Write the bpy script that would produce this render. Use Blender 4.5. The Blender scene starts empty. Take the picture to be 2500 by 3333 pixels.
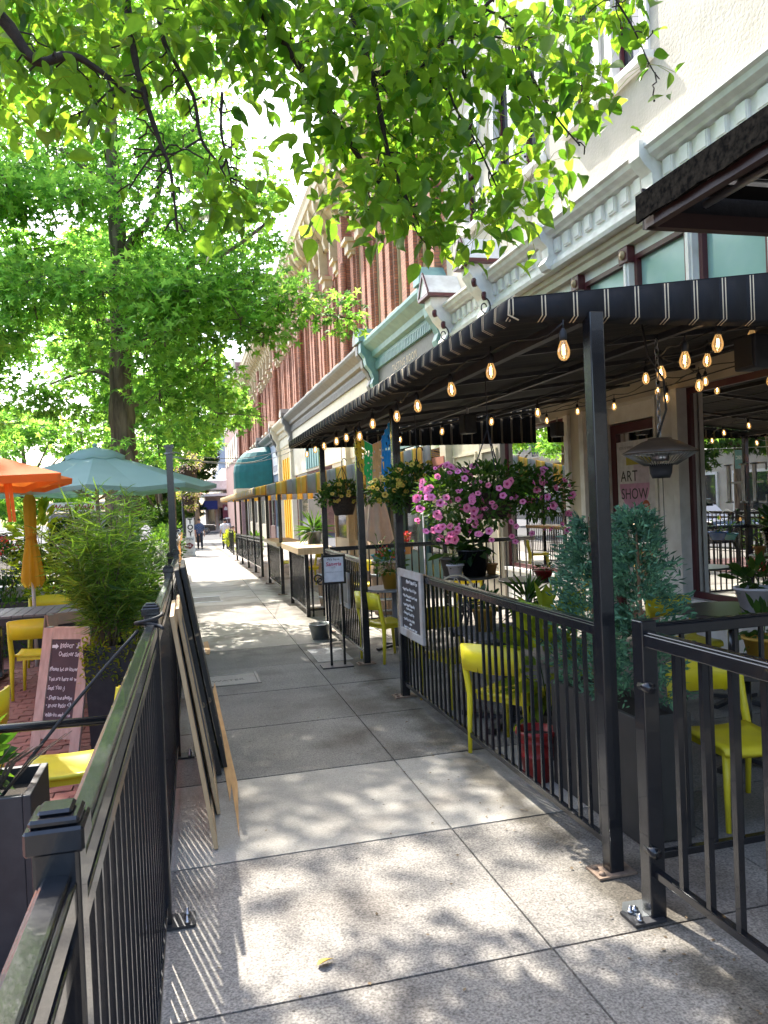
import bpy, math, random
import numpy as np
from mathutils import Vector, Matrix, Euler
R = math.radians
random.seed(11); rng = np.random.default_rng(5)
SC = bpy.context.scene
COL = SC.collection

# ---------------------------------------------------------------- camera
cam_d = bpy.data.cameras.new('camera'); cam = bpy.data.objects.new('camera', cam_d); COL.objects.link(cam)
cam_d.sensor_fit = 'VERTICAL'; cam_d.sensor_height = 24.0; cam_d.lens = 24.0*2520/3333
cam_d.clip_start = .05; cam_d.clip_end = 2000
yaw, pitch, roll = R(14.444), R(-.7665), R(2.4)
f0 = Vector((math.sin(yaw), math.cos(yaw), 0)); r0 = Vector((math.cos(yaw), -math.sin(yaw), 0)); u0 = Vector((0, 0, 1))
fw = f0*math.cos(pitch)+u0*math.sin(pitch); up = u0*math.cos(pitch)-f0*math.sin(pitch)
rx = r0*math.cos(roll)-up*math.sin(roll); ux = r0*math.sin(roll)+up*math.cos(roll)
cam.matrix_world = Matrix(((rx.x, ux.x, -fw.x, 0), (rx.y, ux.y, -fw.y, 0), (rx.z, ux.z, -fw.z, 1.83), (0, 0, 0, 1)))
SC.camera = cam

# ---------------------------------------------------------------- light
SUN_EL, SUN_AZ = R(50), R(-13.3)          # azimuth clockwise from +Y
SC.world = bpy.data.worlds.new('World'); SC.world.use_nodes = True
wn = SC.world.node_tree.nodes; wl = SC.world.node_tree.links
bg = wn['Background']; bg.inputs['Strength'].default_value = .15
sk = wn.new('ShaderNodeTexSky'); sk.sky_type = 'NISHITA'; sk.sun_disc = False
sk.sun_elevation = SUN_EL; sk.sun_rotation = SUN_AZ; sk.dust_density = 3.0; sk.air_density = 1.0; sk.ozone_density = 1.0
wl.new(sk.outputs[0], bg.inputs[0])
sun_d = bpy.data.lights.new('sun', 'SUN'); sun_d.energy = 2.9; sun_d.angle = R(.53); sun_d.color = (1, .95, .86)
sun = bpy.data.objects.new('sun', sun_d); COL.objects.link(sun)
sdir = Vector((math.sin(SUN_AZ)*math.cos(SUN_EL), math.cos(SUN_AZ)*math.cos(SUN_EL), math.sin(SUN_EL)))
sun.rotation_euler = sdir.to_track_quat('Z', 'Y').to_euler(); sun.location = (-5, 20, 25)
SC.view_settings.view_transform = 'Standard'; SC.view_settings.look = 'None'
SC.view_settings.exposure = 2.24; SC.view_settings.gamma = 1.0; SC.view_settings.use_curve_mapping = False
SC.cycles.max_bounces = 8; SC.cycles.transparent_max_bounces = 12; SC.cycles.transmission_bounces = 6
SC.cycles.sample_clamp_indirect = 4; SC.cycles.caustics_reflective = False; SC.cycles.caustics_refractive = False

def G(y): return -.02*max(0.0, min(y, 48)-20)-.008*max(0.0, y-48)      # the street falls away gently beyond 20 m

# ---------------------------------------------------------------- mesh helper
class MB:
    def __init__(s): s.v = []; s.f = []; s.m = []; s.s = []
    def add(s, vs, fs, mi=0, sm=False):
        b = len(s.v); s.v += [tuple(v) for v in vs]
        for f in fs: s.f.append(tuple(i+b for i in f)); s.m.append(mi); s.s.append(sm)
        return s
    def box(s, x0, y0, z0, x1, y1, z1, mi=0):
        return s.add([(x0, y0, z0), (x1, y0, z0), (x1, y1, z0), (x0, y1, z0), (x0, y0, z1), (x1, y0, z1), (x1, y1, z1), (x0, y1, z1)],
                     [(0, 3, 2, 1), (4, 5, 6, 7), (0, 1, 5, 4), (1, 2, 6, 5), (2, 3, 7, 6), (3, 0, 4, 7)], mi)
    def cbox(s, c, sz, mi=0): return s.box(c[0]-sz[0]/2, c[1]-sz[1]/2, c[2]-sz[2]/2, c[0]+sz[0]/2, c[1]+sz[1]/2, c[2]+sz[2]/2, mi)
    def bar(s, p, q, w, h=None, mi=0, upv=(0, 0, 1)):
        p, q = Vector(p), Vector(q); d = (q-p).normalized(); h = h or w
        a = d.cross(Vector(upv))
        if a.length < 1e-4: a = d.cross(Vector((0, 1, 0)))
        a.normalize(); b = a.cross(d).normalized(); a *= w/2; b *= h/2
        return s.add([p-a-b, p+a-b, p+a+b, p-a+b, q-a-b, q+a-b, q+a+b, q-a+b],
                     [(0, 1, 2, 3), (7, 6, 5, 4), (0, 4, 5, 1), (1, 5, 6, 2), (2, 6, 7, 3), (3, 7, 4, 0)], mi)
    def tube(s, pts, r, n=8, mi=0, cap=True):
        pts = [Vector(p) for p in pts]; k = len(pts); rs = r if isinstance(r, (list, tuple)) else [r]*k
        vs = []; fs = []; a0 = None
        for i, p in enumerate(pts):
            d = (pts[min(i+1, k-1)]-pts[max(i-1, 0)]).normalized()
            if a0 is None: a0 = d.cross(Vector((0, 0, 1)) if abs(d.z) < .9 else Vector((0, 1, 0)))
            a = (a0-d*a0.dot(d)).normalized(); a0 = a; b = d.cross(a)
            for j in range(n):
                t = 2*math.pi*j/n; vs.append(p+(a*math.cos(t)+b*math.sin(t))*rs[i])
        for i in range(k-1):
            for j in range(n):
                j2 = (j+1) % n; fs.append((i*n+j, i*n+j2, (i+1)*n+j2, (i+1)*n+j))
        if cap: fs += [tuple(range(n-1, -1, -1)), tuple(range((k-1)*n, k*n))]
        return s.add(vs, fs, mi, True)
    def lathe(s, prof, n=20, c=(0, 0, 0), mi=0, sm=True):
        vs = []; fs = []; k = len(prof)
        for (r, z) in prof:
            for j in range(n):
                t = 2*math.pi*j/n; vs.append((c[0]+r*math.cos(t), c[1]+r*math.sin(t), c[2]+z))
        for i in range(k-1):
            for j in range(n):
                j2 = (j+1) % n; fs.append((i*n+j, i*n+j2, (i+1)*n+j2, (i+1)*n+j))
        if prof[0][0] > 1e-4: fs.append(tuple(range(n-1, -1, -1)))
        if prof[-1][0] > 1e-4: fs.append(tuple(range((k-1)*n, k*n)))
        return s.add(vs, fs, mi, sm)
    def prism(s, pts, d, mi=0):
        d = Vector(d); n = len(pts); P = [Vector(p) for p in pts]
        fs = [tuple(range(n-1, -1, -1)), tuple(range(n, 2*n))]+[(i, (i+1) % n, n+(i+1) % n, n+i) for i in range(n)]
        return s.add(P+[p+d for p in P], fs, mi)
    def quad(s, a, b, c, d, mi=0): return s.add([a, b, c, d], [(0, 1, 2, 3)], mi)
    def sphere(s, c, r, mi=0, n=12, k=8):
        rz = r if isinstance(r, (tuple, list)) else (r, r, r)
        vs = []; fs = []
        for i in range(k+1):
            p = math.pi*i/k
            for j in range(n):
                t = 2*math.pi*j/n; vs.append((c[0]+rz[0]*math.sin(p)*math.cos(t), c[1]+rz[1]*math.sin(p)*math.sin(t), c[2]+rz[2]*math.cos(p)))
        for i in range(k):
            for j in range(n):
                j2 = (j+1) % n; fs.append(((i+1)*n+j, (i+1)*n+j2, i*n+j2, i*n+j))
        return s.add(vs, fs, mi, True)
    def mesh(s, name, mats, off=(0, 0, 0)):
        me = bpy.data.meshes.new(name)
        o = Vector(off)
        me.from_pydata([Vector(v)-o for v in s.v], [], s.f)
        for m in (mats if isinstance(mats, (list, tuple)) else [mats]): me.materials.append(m)
        me.polygons.foreach_set('material_index', s.m); me.polygons.foreach_set('use_smooth', s.s)
        me.validate(); me.update()
        return me

WLOC = {}
def wloc(o):
    p = Vector((0, 0, 0))
    while o is not None: p += Vector(o.location); o = o.parent
    return p
def tag(o, label=None, cat=None, group=None, kind=None):
    if label: o['label'] = label
    if cat: o['category'] = cat
    if group: o['group'] = group
    if kind: o['kind'] = kind
    return o
def thing(name, label, cat, loc=(0, 0, 0), group=None):
    o = bpy.data.objects.new(name, None); o.empty_display_size = .2; COL.objects.link(o); o.location = loc
    return tag(o, label, cat, group)
def part(name, mb, mats, parent=None, label=None, bevel=0, kind=None, sharp=None):
    off = wloc(parent) if parent is not None else Vector((0, 0, 0))
    me = mb.mesh(name, mats, off); o = bpy.data.objects.new(name, me); COL.objects.link(o); o.parent = parent
    if bevel:
        b = o.modifiers.new('bevel', 'BEVEL'); b.width = bevel; b.segments = 2; b.limit_method = 'ANGLE'; b.harden_normals = False
    return tag(o, label, None, None, kind)
def inst(name, me, parent, loc, rot=None, sc=None, label=None):
    o = bpy.data.objects.new(name, me); COL.objects.link(o); o.parent = parent
    o.location = Vector(loc)-(wloc(parent) if parent is not None else Vector((0, 0, 0)))
    if rot is not None: o.rotation_euler = rot
    if sc is not None: o.scale = (sc, sc, sc) if not isinstance(sc, (tuple, list)) else sc
    if label: o['label'] = label
    return o
def solo(name, mb, mats, label, cat, group=None, bevel=0, base=None):
    o = part(name, mb, mats, None, None, bevel)
    return tag(o, label, cat, group)
def struct(name, mb, mats, parent=None):
    o = part(name, mb, mats, parent)
    if parent is None: o['kind'] = 'structure'
    return o
def dup(root, loc, rz=0, label=None, group=None, sc=None):
    def rec(o, p):
        c = o.copy(); COL.objects.link(c); c.parent = p
        for ch in list(o.children): rec(ch, c)
        return c
    r = rec(root, None); r.location = loc; r.rotation_euler = (0, 0, rz)
    if sc: r.scale = (sc, sc, sc)
    if label: r['label'] = label
    if group: r['group'] = group
    return r
def mesh_np(name, V, F, mats, smooth=False):
    """V (n,3); F list of (array (m,k)) of equal polygon size per array"""
    me = bpy.data.meshes.new(name)
    F = [np.asarray(f, dtype=np.int32) for f in (F if isinstance(F, list) else [F])]
    tot = np.concatenate([np.full(len(f), f.shape[1], dtype=np.int32) for f in F]); idx = np.concatenate([f.ravel() for f in F])
    me.vertices.add(len(V)); me.vertices.foreach_set('co', np.asarray(V, dtype=np.float32).ravel())
    me.loops.add(len(idx)); me.loops.foreach_set('vertex_index', idx)
    me.polygons.add(len(tot)); st = np.concatenate([[0], np.cumsum(tot)[:-1]]).astype(np.int32)
    me.polygons.foreach_set('loop_start', st); me.polygons.foreach_set('loop_total', tot)
    if smooth: me.polygons.foreach_set('use_smooth', np.ones(len(tot), dtype=bool))
    for m in (mats if isinstance(mats, (list, tuple)) else [mats]): me.materials.append(m)
    me.update(calc_edges=True)
    return me
def frames(d, roll):
    """orthonormal frames (n,3,3) with columns side, tip d, normal"""
    d = d/np.linalg.norm(d, axis=1, keepdims=True)
    ref = np.where(np.abs(d[:, 2:3]) > .95, np.array([[1., 0, 0]]), np.array([[0, 0, 1.]]))
    s = np.cross(d, ref); s /= np.linalg.norm(s, axis=1, keepdims=True); n = np.cross(s, d)
    c, t = np.cos(roll)[:, None], np.sin(roll)[:, None]
    return np.stack([s*c+n*t, d, n*c-s*t], axis=2)
def scatter(tv, tf, pos, d, roll, sc):
    """copies of a template placed by arrays -> V, F"""
    fr = frames(d, roll); tv = np.asarray(tv, float); tf = np.asarray(tf)
    V = np.einsum('nij,kj->nki', fr, tv)*np.asarray(sc)[:, None, None]+pos[:, None, :]
    F = (tf[None]+(np.arange(len(pos))*len(tv))[:, None, None]).reshape(-1, tf.shape[1])
    return V.reshape(-1, 3), F
def text(name, s, size, m, parent, loc, rot, ex=.0006, off=0.0, shear=0.0, align='LEFT', sp=1.0, sx=1.0, hand=False):
    c = bpy.data.curves.new('lettering', 'FONT'); c.body = s; c.size = size; c.extrude = ex; c.offset = off; c.shear = shear
    c.align_x = align; c.space_character = sp; c.resolution_u = 3
    t = bpy.data.objects.new('tmp', c); me = bpy.data.meshes.new_from_object(t); bpy.data.objects.remove(t); bpy.data.curves.remove(c)
    if hand:      # unsteady handwriting: wandering baseline, leaning and uneven letters
        ph = random.uniform(0, 6)
        for v in me.vertices:
            x, y = v.co.x/size, v.co.y/size
            v.co.x += size*(.07*math.sin(4.3*x+ph)*y+.03*math.sin(9*x+5*y)); v.co.y += size*(.07*math.sin(1.9*x+ph)+.05*math.sin(6.1*x+2*ph)+.10*y*math.sin(3.7*x+ph))
    me.name = name; me.materials.clear(); me.materials.append(m)
    o = bpy.data.objects.new(name, me); COL.objects.link(o); o.parent = parent
    o.location = Vector(loc)-(wloc(parent) if parent is not None else Vector((0, 0, 0))); o.rotation_euler = rot; o.scale = (sx, 1, 1)
    return o
# text readable by somebody looking along +Y: rot (90,0,0); looking along +X: rot (90,0,-90)
FY = (R(90), 0, 0); FX = (R(90), 0, R(-90))

# ---------------------------------------------------------------- materials
def mat(name, col, rough=.5, metal=0.0, col2=None, scale=12.0, bump=0.0, bscale=None, spec=.5, transl=None, emit=None, rnd=0.0, detail=5.0, island=0.0, lo=.35, hi=.65, stretch=None, coat=0.0, bdist=.01):
    m = bpy.data.materials.new(name); m.use_nodes = True; n = m.node_tree.nodes; l = m.node_tree.links
    b = n['Principled BSDF']; b.inputs['Roughness'].default_value = rough; b.inputs['Metallic'].default_value = metal
    b.inputs['Specular IOR Level'].default_value = spec; b.inputs['Coat Weight'].default_value = coat
    tc = n.new('ShaderNodeTexCoord'); src = tc.outputs['Object']
    if stretch:
        mp = n.new('ShaderNodeMapping'); mp.inputs['Scale'].default_value = stretch; l.new(src, mp.inputs[0]); src = mp.outputs[0]
    c2 = col2 or tuple(x*.82 for x in col)
    nz = n.new('ShaderNodeTexNoise'); nz.inputs['Scale'].default_value = scale; nz.inputs['Detail'].default_value = detail; l.new(src, nz.inputs['Vector'])
    rp = n.new('ShaderNodeMapRange'); rp.inputs[1].default_value = lo; rp.inputs[2].default_value = hi; l.new(nz.outputs[0], rp.inputs[0])
    mx = n.new('ShaderNodeMix'); mx.data_type = 'RGBA'; mx.inputs['A'].default_value = (*col, 1); mx.inputs['B'].default_value = (*c2, 1)
    l.new(rp.outputs[0], mx.inputs['Factor']); out = mx.outputs['Result']
    if rnd or island:
        hs = n.new('ShaderNodeHueSaturation'); l.new(out, hs.inputs['Color'])
        if island: g = n.new('ShaderNodeNewGeometry'); rs = g.outputs['Random Per Island']; a = island
        else: g = n.new('ShaderNodeObjectInfo'); rs = g.outputs['Random']; a = rnd
        vr = n.new('ShaderNodeMapRange'); vr.inputs[3].default_value = 1-a; vr.inputs[4].default_value = 1+a; l.new(rs, vr.inputs[0]); l.new(vr.outputs[0], hs.inputs['Value'])
        out = hs.outputs[0]
        if transl:
            hr = n.new('ShaderNodeMapRange'); hr.inputs[3].default_value = .5+.02; hr.inputs[4].default_value = .5-.03; l.new(rs, hr.inputs[0]); l.new(hr.outputs[0], hs.inputs['Hue'])
    l.new(out, b.inputs['Base Color'])
    if bump:
        bz = n.new('ShaderNodeTexNoise'); bz.inputs['Scale'].default_value = bscale or scale*4; bz.inputs['Detail'].default_value = 6; l.new(src, bz.inputs['Vector'])
        bp = n.new('ShaderNodeBump'); bp.inputs['Strength'].default_value = bump; bp.inputs['Distance'].default_value = bdist
        l.new(bz.outputs[0], bp.inputs['Height']); l.new(bp.outputs[0], b.inputs['Normal'])
    if transl:
        t = n.new('ShaderNodeBsdfTranslucent'); ms = n.new('ShaderNodeMixShader'); ms.inputs[0].default_value = transl[1]
        tm = n.new('ShaderNodeMix'); tm.data_type = 'RGBA'; tm.blend_type = 'MULTIPLY'; tm.inputs['Factor'].default_value = 1; l.new(out, tm.inputs['A']); tm.inputs['B'].default_value = (*transl[0], 1)
        l.new(tm.outputs['Result'], t.inputs['Color']); l.new(b.outputs[0], ms.inputs[1]); l.new(t.outputs[0], ms.inputs[2]); l.new(ms.outputs[0], n['Material Output'].inputs[0])
    if emit:
        b.inputs['Emission Color'].default_value = (*emit[0], 1); b.inputs['Emission Strength'].default_value = emit[1]
    return m
M = {}
M['black'] = mat('black_paint', (.007, .008, .011), .25, col2=(.012, .013, .016), scale=30, bump=.06, bscale=60, coat=.3)
M['blackm'] = mat('black_matt_paint', (.02, .021, .025), .5, col2=(.032, .032, .036), scale=14, bump=.05)
M['yellow'] = mat('yellow_plastic', (.80, .67, .02), .40, col2=(.68, .56, .035), scale=5, detail=9)
M['white'] = mat('white_paint', (.82, .81, .78), .5, col2=(.66, .64, .6), scale=5, bump=.05, bscale=30)
M['stucco'] = mat('cream_stucco', (.52, .47, .39), .9, col2=(.43, .39, .32), scale=2.0, bump=.9, bscale=26)
M['beige'] = mat('beige_paint', (.62, .56, .45), .7, col2=(.54, .48, .38), scale=3, bump=.15, bscale=40)
M['taupe'] = mat('taupe_paint', (.32, .28, .22), .7, col2=(.27, .24, .19), scale=3, bump=.1)
M['burgundy'] = mat('burgundy_paint', (.095, .018, .024), .4, scale=8)
M['cream'] = mat('cream_paint', (.62, .50, .29), .6, col2=(.53, .42, .24), scale=4, bump=.08)
M['cream2'] = mat('pale_cream_paint', (.64, .57, .41), .6, col2=(.56, .49, .35), scale=4, bump=.08)
M['tealp'] = mat('teal_paint', (.17, .32, .31), .5, col2=(.13, .26, .255), scale=5)
M['grayp'] = mat('grey_paint', (.17, .165, .15), .55, col2=(.13, .125, .115), scale=5)
M['bluegray'] = mat('blue_grey_paint', (.30, .35, .42), .6, scale=4)
M['pinkbrick'] = mat('pink_masonry', (.36, .21, .18), .85, col2=(.29, .16, .135), scale=6, bump=.3)
M['wood'] = mat('weathered_wood', (.60, .45, .36), .65, col2=(.48, .34, .27), scale=5, bump=.15, stretch=(6, 6, .6))
M['palewood'] = mat('pale_wood', (.62, .45, .26), .6, col2=(.52, .36, .2), scale=5, bump=.12, stretch=(8, 8, .6))
M['greywood'] = mat('grey_slat_wood', (.19, .19, .20), .55, col2=(.13, .13, .14), scale=5, bump=.15, stretch=(1, 8, 8))
M['chalk'] = mat('chalk_black_board', (.028, .024, .026), .75, col2=(.045, .04, .04), scale=4)
M['chalkp'] = mat('plum_chalk_board', (.07, .045, .05), .7, col2=(.095, .065, .07), scale=4)
M['chalkw'] = mat('white_chalk', (.8, .8, .8), .9)
M['galv'] = mat('galvanised_steel', (.45, .47, .48), .35, .9, col2=(.3, .32, .33), scale=9)
M['steel'] = mat('zinc_bolt', (.5, .5, .52), .3, 1.0)
M['rust'] = mat('rusty_plate', (.26, .18, .125), .85, col2=(.17, .115, .08), scale=30, bump=.3)
M['terra'] = mat('terracotta', (.48, .24, .08), .7, col2=(.4, .19, .06), scale=8, bump=.1)
M['mustard'] = mat('mustard_glaze', (.52, .30, .04), .45, col2=(.42, .24, .03), scale=8)
M['coir'] = mat('coir_fibre', (.06, .04, .026), .95, col2=(.03, .02, .014), scale=40, bump=.8, bscale=90)
M['soil'] = mat('soil', (.03, .022, .015), .95, scale=40, bump=.6)
M['potred'] = mat('red_glaze', (.3, .02, .02), .3)
M['potwhite'] = mat('white_glaze', (.72, .68, .72), .4)
M['potblue'] = mat('blue_glaze', (.02, .09, .32), .25)
M['potteal'] = mat('teal_glaze', (.04, .24, .27), .25)
M['potgrey'] = mat('grey_pot', (.16, .13, .11), .8)
M['orange'] = mat('orange_canvas', (.82, .22, .035), .75, col2=(.74, .18, .028), scale=3, transl=((1, .95, .7), .5), bump=.1, bscale=5)
M['greenc'] = mat('sage_canvas', (.44, .60, .54), .75, col2=(.40, .56, .50), scale=3, transl=((.6, .9, .75), .35), bump=.1, bscale=5)
M['yelc'] = mat('golden_canvas', (.88, .58, .07), .75, col2=(.8, .5, .06), scale=6, transl=((1, 1, .7), .6))
M['beigec'] = mat('beige_canvas', (.58, .49, .42), .85, col2=(.5, .42, .36), scale=6, transl=((1, .9, .8), .3))
M['tealc'] = mat('teal_canvas', (.008, .13, .12), .7, col2=(.007, .11, .10), scale=4)
M['navyc'] = mat('navy_canvas', (.012, .025, .16), .7)
M['blackc'] = mat('black_canvas', (.014, .014, .017), .85, col2=(.022, .022, .025), scale=40, bump=.3, bscale=160)
M['bark'] = mat('bark', (.26, .19, .14), .95, col2=(.10, .072, .052), scale=11, bump=1.0, bscale=11, stretch=(1, 1, .16), lo=.38, hi=.6, bdist=.06)
M['twig'] = mat('dark_twig_bark', (.045, .032, .026), .9, col2=(.025, .018, .015), scale=30, bump=.5)
M['leafp'] = mat('pear_leaf', (.075, .145, .018), .42, col2=(.055, .12, .014), scale=4, transl=((4.1, 4.0, 2.2), .56), island=.35, spec=.35)
M['leafg'] = mat('gum_leaf', (.14, .27, .05), .5, col2=(.11, .225, .04), scale=2, transl=((3.2, 3.3, 2.4), .58), island=.45, spec=.35)
M['leafy'] = mat('lime_leaf', (.2, .28, .03), .55, transl=((2.6, 2.3, .9), .55), island=.3, spec=.25)
M['leafd'] = mat('dark_leaf', (.03, .075, .018), .5, col2=(.022, .055, .014), transl=((1.8, 2, .7), .35), island=.35, spec=.3)
M['leafm'] = mat('mid_leaf', (.06, .13, .025), .5, col2=(.045, .10, .02), transl=((2, 2.1, .7), .4), island=.35, spec=.3)
M['grassb'] = mat('willowy_leaf', (.12, .22, .045), .45, col2=(.085, .165, .035), transl=((2.3, 2.4, .9), .55), island=.4, spec=.35)
M['conif'] = mat('blue_green_conifer', (.15, .30, .19), .85, col2=(.095, .21, .14), scale=6, transl=((1.2, 1.3, .9), .25), island=.5, spec=.05)
M['pink'] = mat('pink_petal', (.86, .32, .52), .6, col2=(.78, .20, .42), scale=9, transl=((1.2, .9, 1.1), .35), rnd=.15)
M['magenta'] = mat('magenta_throat', (.50, .03, .17), .6)
M['yelpet'] = mat('yellow_petal', (.74, .58, .10), .6, transl=((1.2, 1.1, .6), .35), rnd=.12)
M['yelthr'] = mat('gold_throat', (.42, .22, .01), .6)
M['redpet'] = mat('red_petal', (.72, .09, .03), .6, transl=((1.1, .8, .6), .3), island=.2)
M['pinkpet'] = mat('pale_pink_petal', (.62, .36, .34), .7, col2=(.5, .45, .3), scale=4, island=.3, transl=((1, 1, 1), .25))
M['asphalt'] = mat('asphalt', (.055, .055, .057), .9, col2=(.04, .04, .042), scale=30, bump=.4)
M['joint'] = mat('joint_sand', (.19, .17, .145), .95, col2=(.12, .105, .09), scale=30, bump=.4)
M['paver'] = mat('red_clay_paver', (.30, .135, .105), .85, col2=(.23, .105, .085), scale=14, bump=.3, rnd=.22)
M['carblack'] = mat('black_car_paint', (.012, .013, .015), .12, coat=1.0)
M['carwhite'] = mat('silver_car_paint', (.5, .55, .6), .2, coat=1.0)
M['tyre'] = mat('tyre_rubber', (.018, .018, .018), .8)
M['rim'] = mat('alloy_rim', (.6, .6, .62), .25, 1.0)
M['skin'] = mat('skin', (.55, .32, .23), .6)
M['denim'] = mat('dark_denim', (.03, .035, .05), .9)
M['shirtw'] = mat('white_cotton', (.75, .75, .78), .9)
M['shirtp'] = mat('coral_cotton', (.75, .28, .2), .9)
M['shirtr'] = mat('dark_red_cloth', (.28, .04, .04), .9)
M['hair'] = mat('dark_hair', (.02, .014, .01), .7)
M['paper'] = mat('printed_paper', (.74, .73, .76), .6)
M['redink'] = mat('crimson_ink', (.5, .015, .09), .6)
M['darkink'] = mat('dark_ink', (.03, .03, .035), .6)
M['greyink'] = mat('grey_ink', (.3, .3, .32), .6)
M['gold'] = mat('gold_print', (.5, .37, .2), .5)
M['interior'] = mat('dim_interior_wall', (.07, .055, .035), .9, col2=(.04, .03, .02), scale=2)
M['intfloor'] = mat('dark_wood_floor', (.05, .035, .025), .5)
M['socket'] = mat('bulb_socket_rubber', (.015, .015, .016), .6)
M['filament'] = mat('lit_filament', (1, .7, .35), .5, emit=((1.0, .74, .40), 9))
M['lampglow'] = mat('lit_globe', (1, .95, .85), .5, emit=((1.0, .93, .8), 3))
def cloth_random(nm, col, tr): return mat(nm, col, .8, transl=(tr, .45))
M['papy'] = cloth_random('yellow_tissue', (.65, .5, .02), (1.1, 1, .5)); M['papg'] = cloth_random('green_tissue', (.03, .5, .12), (.6, 1.1, .6))
M['papo'] = cloth_random('peach_tissue', (.70, .42, .16), (1.1, .9, .7)); M['papb'] = cloth_random('blue_tissue', (.015, .28, .62), (.5, .9, 1.1))

def nodes(name):
    m = bpy.data.materials.new(name); m.use_nodes = True
    return m, m.node_tree.nodes, m.node_tree.links, m.node_tree.nodes['Principled BSDF']
def ramp(n, stops, interp='LINEAR'):
    r = n.new('ShaderNodeValToRGB'); r.color_ramp.interpolation = interp
    e = r.color_ramp.elements
    while len(e) > len(stops): e.remove(e[-1])
    while len(e) < len(stops): e.new(.5)
    for k, (p, c) in zip(e, stops): k.position = p; k.color = (*c, 1)
    return r
def concrete(name, a, b, speck, line=0):
    """exposed-aggregate concrete: broad tone, fine speckle, stains, a random tone per slab"""
    m, n, l, p = nodes(name); p.inputs['Roughness'].default_value = .85; p.inputs['Specular IOR Level'].default_value = .3
    g = n.new('ShaderNodeNewGeometry'); pos = g.outputs['Position']
    def noise(s, d=4):
        z = n.new('ShaderNodeTexNoise'); z.inputs['Scale'].default_value = s; z.inputs['Detail'].default_value = d; l.new(pos, z.inputs['Vector']); return z.outputs[0]
    base = ramp(n, [(.32, b), (.7, a)]); l.new(noise(2.2, 8), base.inputs[0])
    sp = ramp(n, [(.34, (1-speck,)*3), (.5, (1, 1, 1)), (.66, (1+speck*.9,)*3)]); l.new(noise(95, 2), sp.inputs[0])
    sp2 = ramp(n, [(.3, (1-speck*.7,)*3), (.55, (1, 1, 1))]); l.new(noise(34, 3), sp2.inputs[0])
    st = ramp(n, [(.30, (.62, .58, .55)), (.46, (1, 1, 1))]); l.new(noise(1.1, 7), st.inputs[0])
    vo = n.new('ShaderNodeTexVoronoi'); vo.inputs['Scale'].default_value = 7; l.new(pos, vo.inputs['Vector'])
    gum = ramp(n, [(.035, (.35, .33, .32)), (.06, (1, 1, 1))]); l.new(vo.outputs['Distance'], gum.inputs[0])
    oi = n.new('ShaderNodeObjectInfo'); ov = n.new('ShaderNodeMapRange'); ov.inputs[3].default_value = .86; ov.inputs[4].default_value = 1.1; l.new(oi.outputs['Random'], ov.inputs[0])
    cur = base.outputs[0]
    for x in (sp.outputs[0], sp2.outputs[0], st.outputs[0], gum.outputs[0], ov.outputs[0]):
        k = n.new('ShaderNodeMix'); k.data_type = 'RGBA'; k.blend_type = 'MULTIPLY'; k.inputs['Factor'].default_value = 1; l.new(cur, k.inputs['A']); l.new(x, k.inputs['B']); cur = k.outputs['Result']
    # grime band along the foot of the right-hand railing, broken up by noise
    sx = n.new('ShaderNodeSeparateXYZ'); l.new(pos, sx.inputs[0]); ab = n.new('ShaderNodeMath'); ab.operation = 'SUBTRACT'; ab.inputs[1].default_value = 1.86; l.new(sx.outputs[0], ab.inputs[0])
    a2 = n.new('ShaderNodeMath'); a2.operation = 'ABSOLUTE'; l.new(ab.outputs[0], a2.inputs[0]); a3 = n.new('ShaderNodeMath'); a3.operation = 'MULTIPLY_ADD'; a3.inputs[1].default_value = .55; l.new(noise(3.5, 8), a3.inputs[0]); a3.inputs[2].default_value = -.28
    a4 = n.new('ShaderNodeMath'); a4.operation = 'ADD'; l.new(a2.outputs[0], a4.inputs[0]); l.new(a3.outputs[0], a4.inputs[1])
    gr = ramp(n, [(.02, (.42, .40, .36)), (.20, (1, 1, 1))]); l.new(a4.outputs[0], gr.inputs[0])
    k = n.new('ShaderNodeMix'); k.data_type = 'RGBA'; k.blend_type = 'MULTIPLY'; k.inputs['Factor'].default_value = 1; l.new(cur, k.inputs['A']); l.new(gr.outputs[0], k.inputs['B']); cur = k.outputs['Result']
    l.new(cur, p.inputs['Base Color'])
    bp = n.new('ShaderNodeBump'); bp.inputs['Strength'].default_value = .5; bp.inputs['Distance'].default_value = .004; l.new(noise(95, 2), bp.inputs['Height']); l.new(bp.outputs[0], p.inputs['Normal'])
    return m
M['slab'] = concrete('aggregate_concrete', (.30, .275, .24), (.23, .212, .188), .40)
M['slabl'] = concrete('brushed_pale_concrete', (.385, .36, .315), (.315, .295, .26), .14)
M['slabd'] = concrete('dark_concrete', (.245, .23, .205), (.18, .17, .152), .32)  # same concrete recipe in a darker tone
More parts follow.
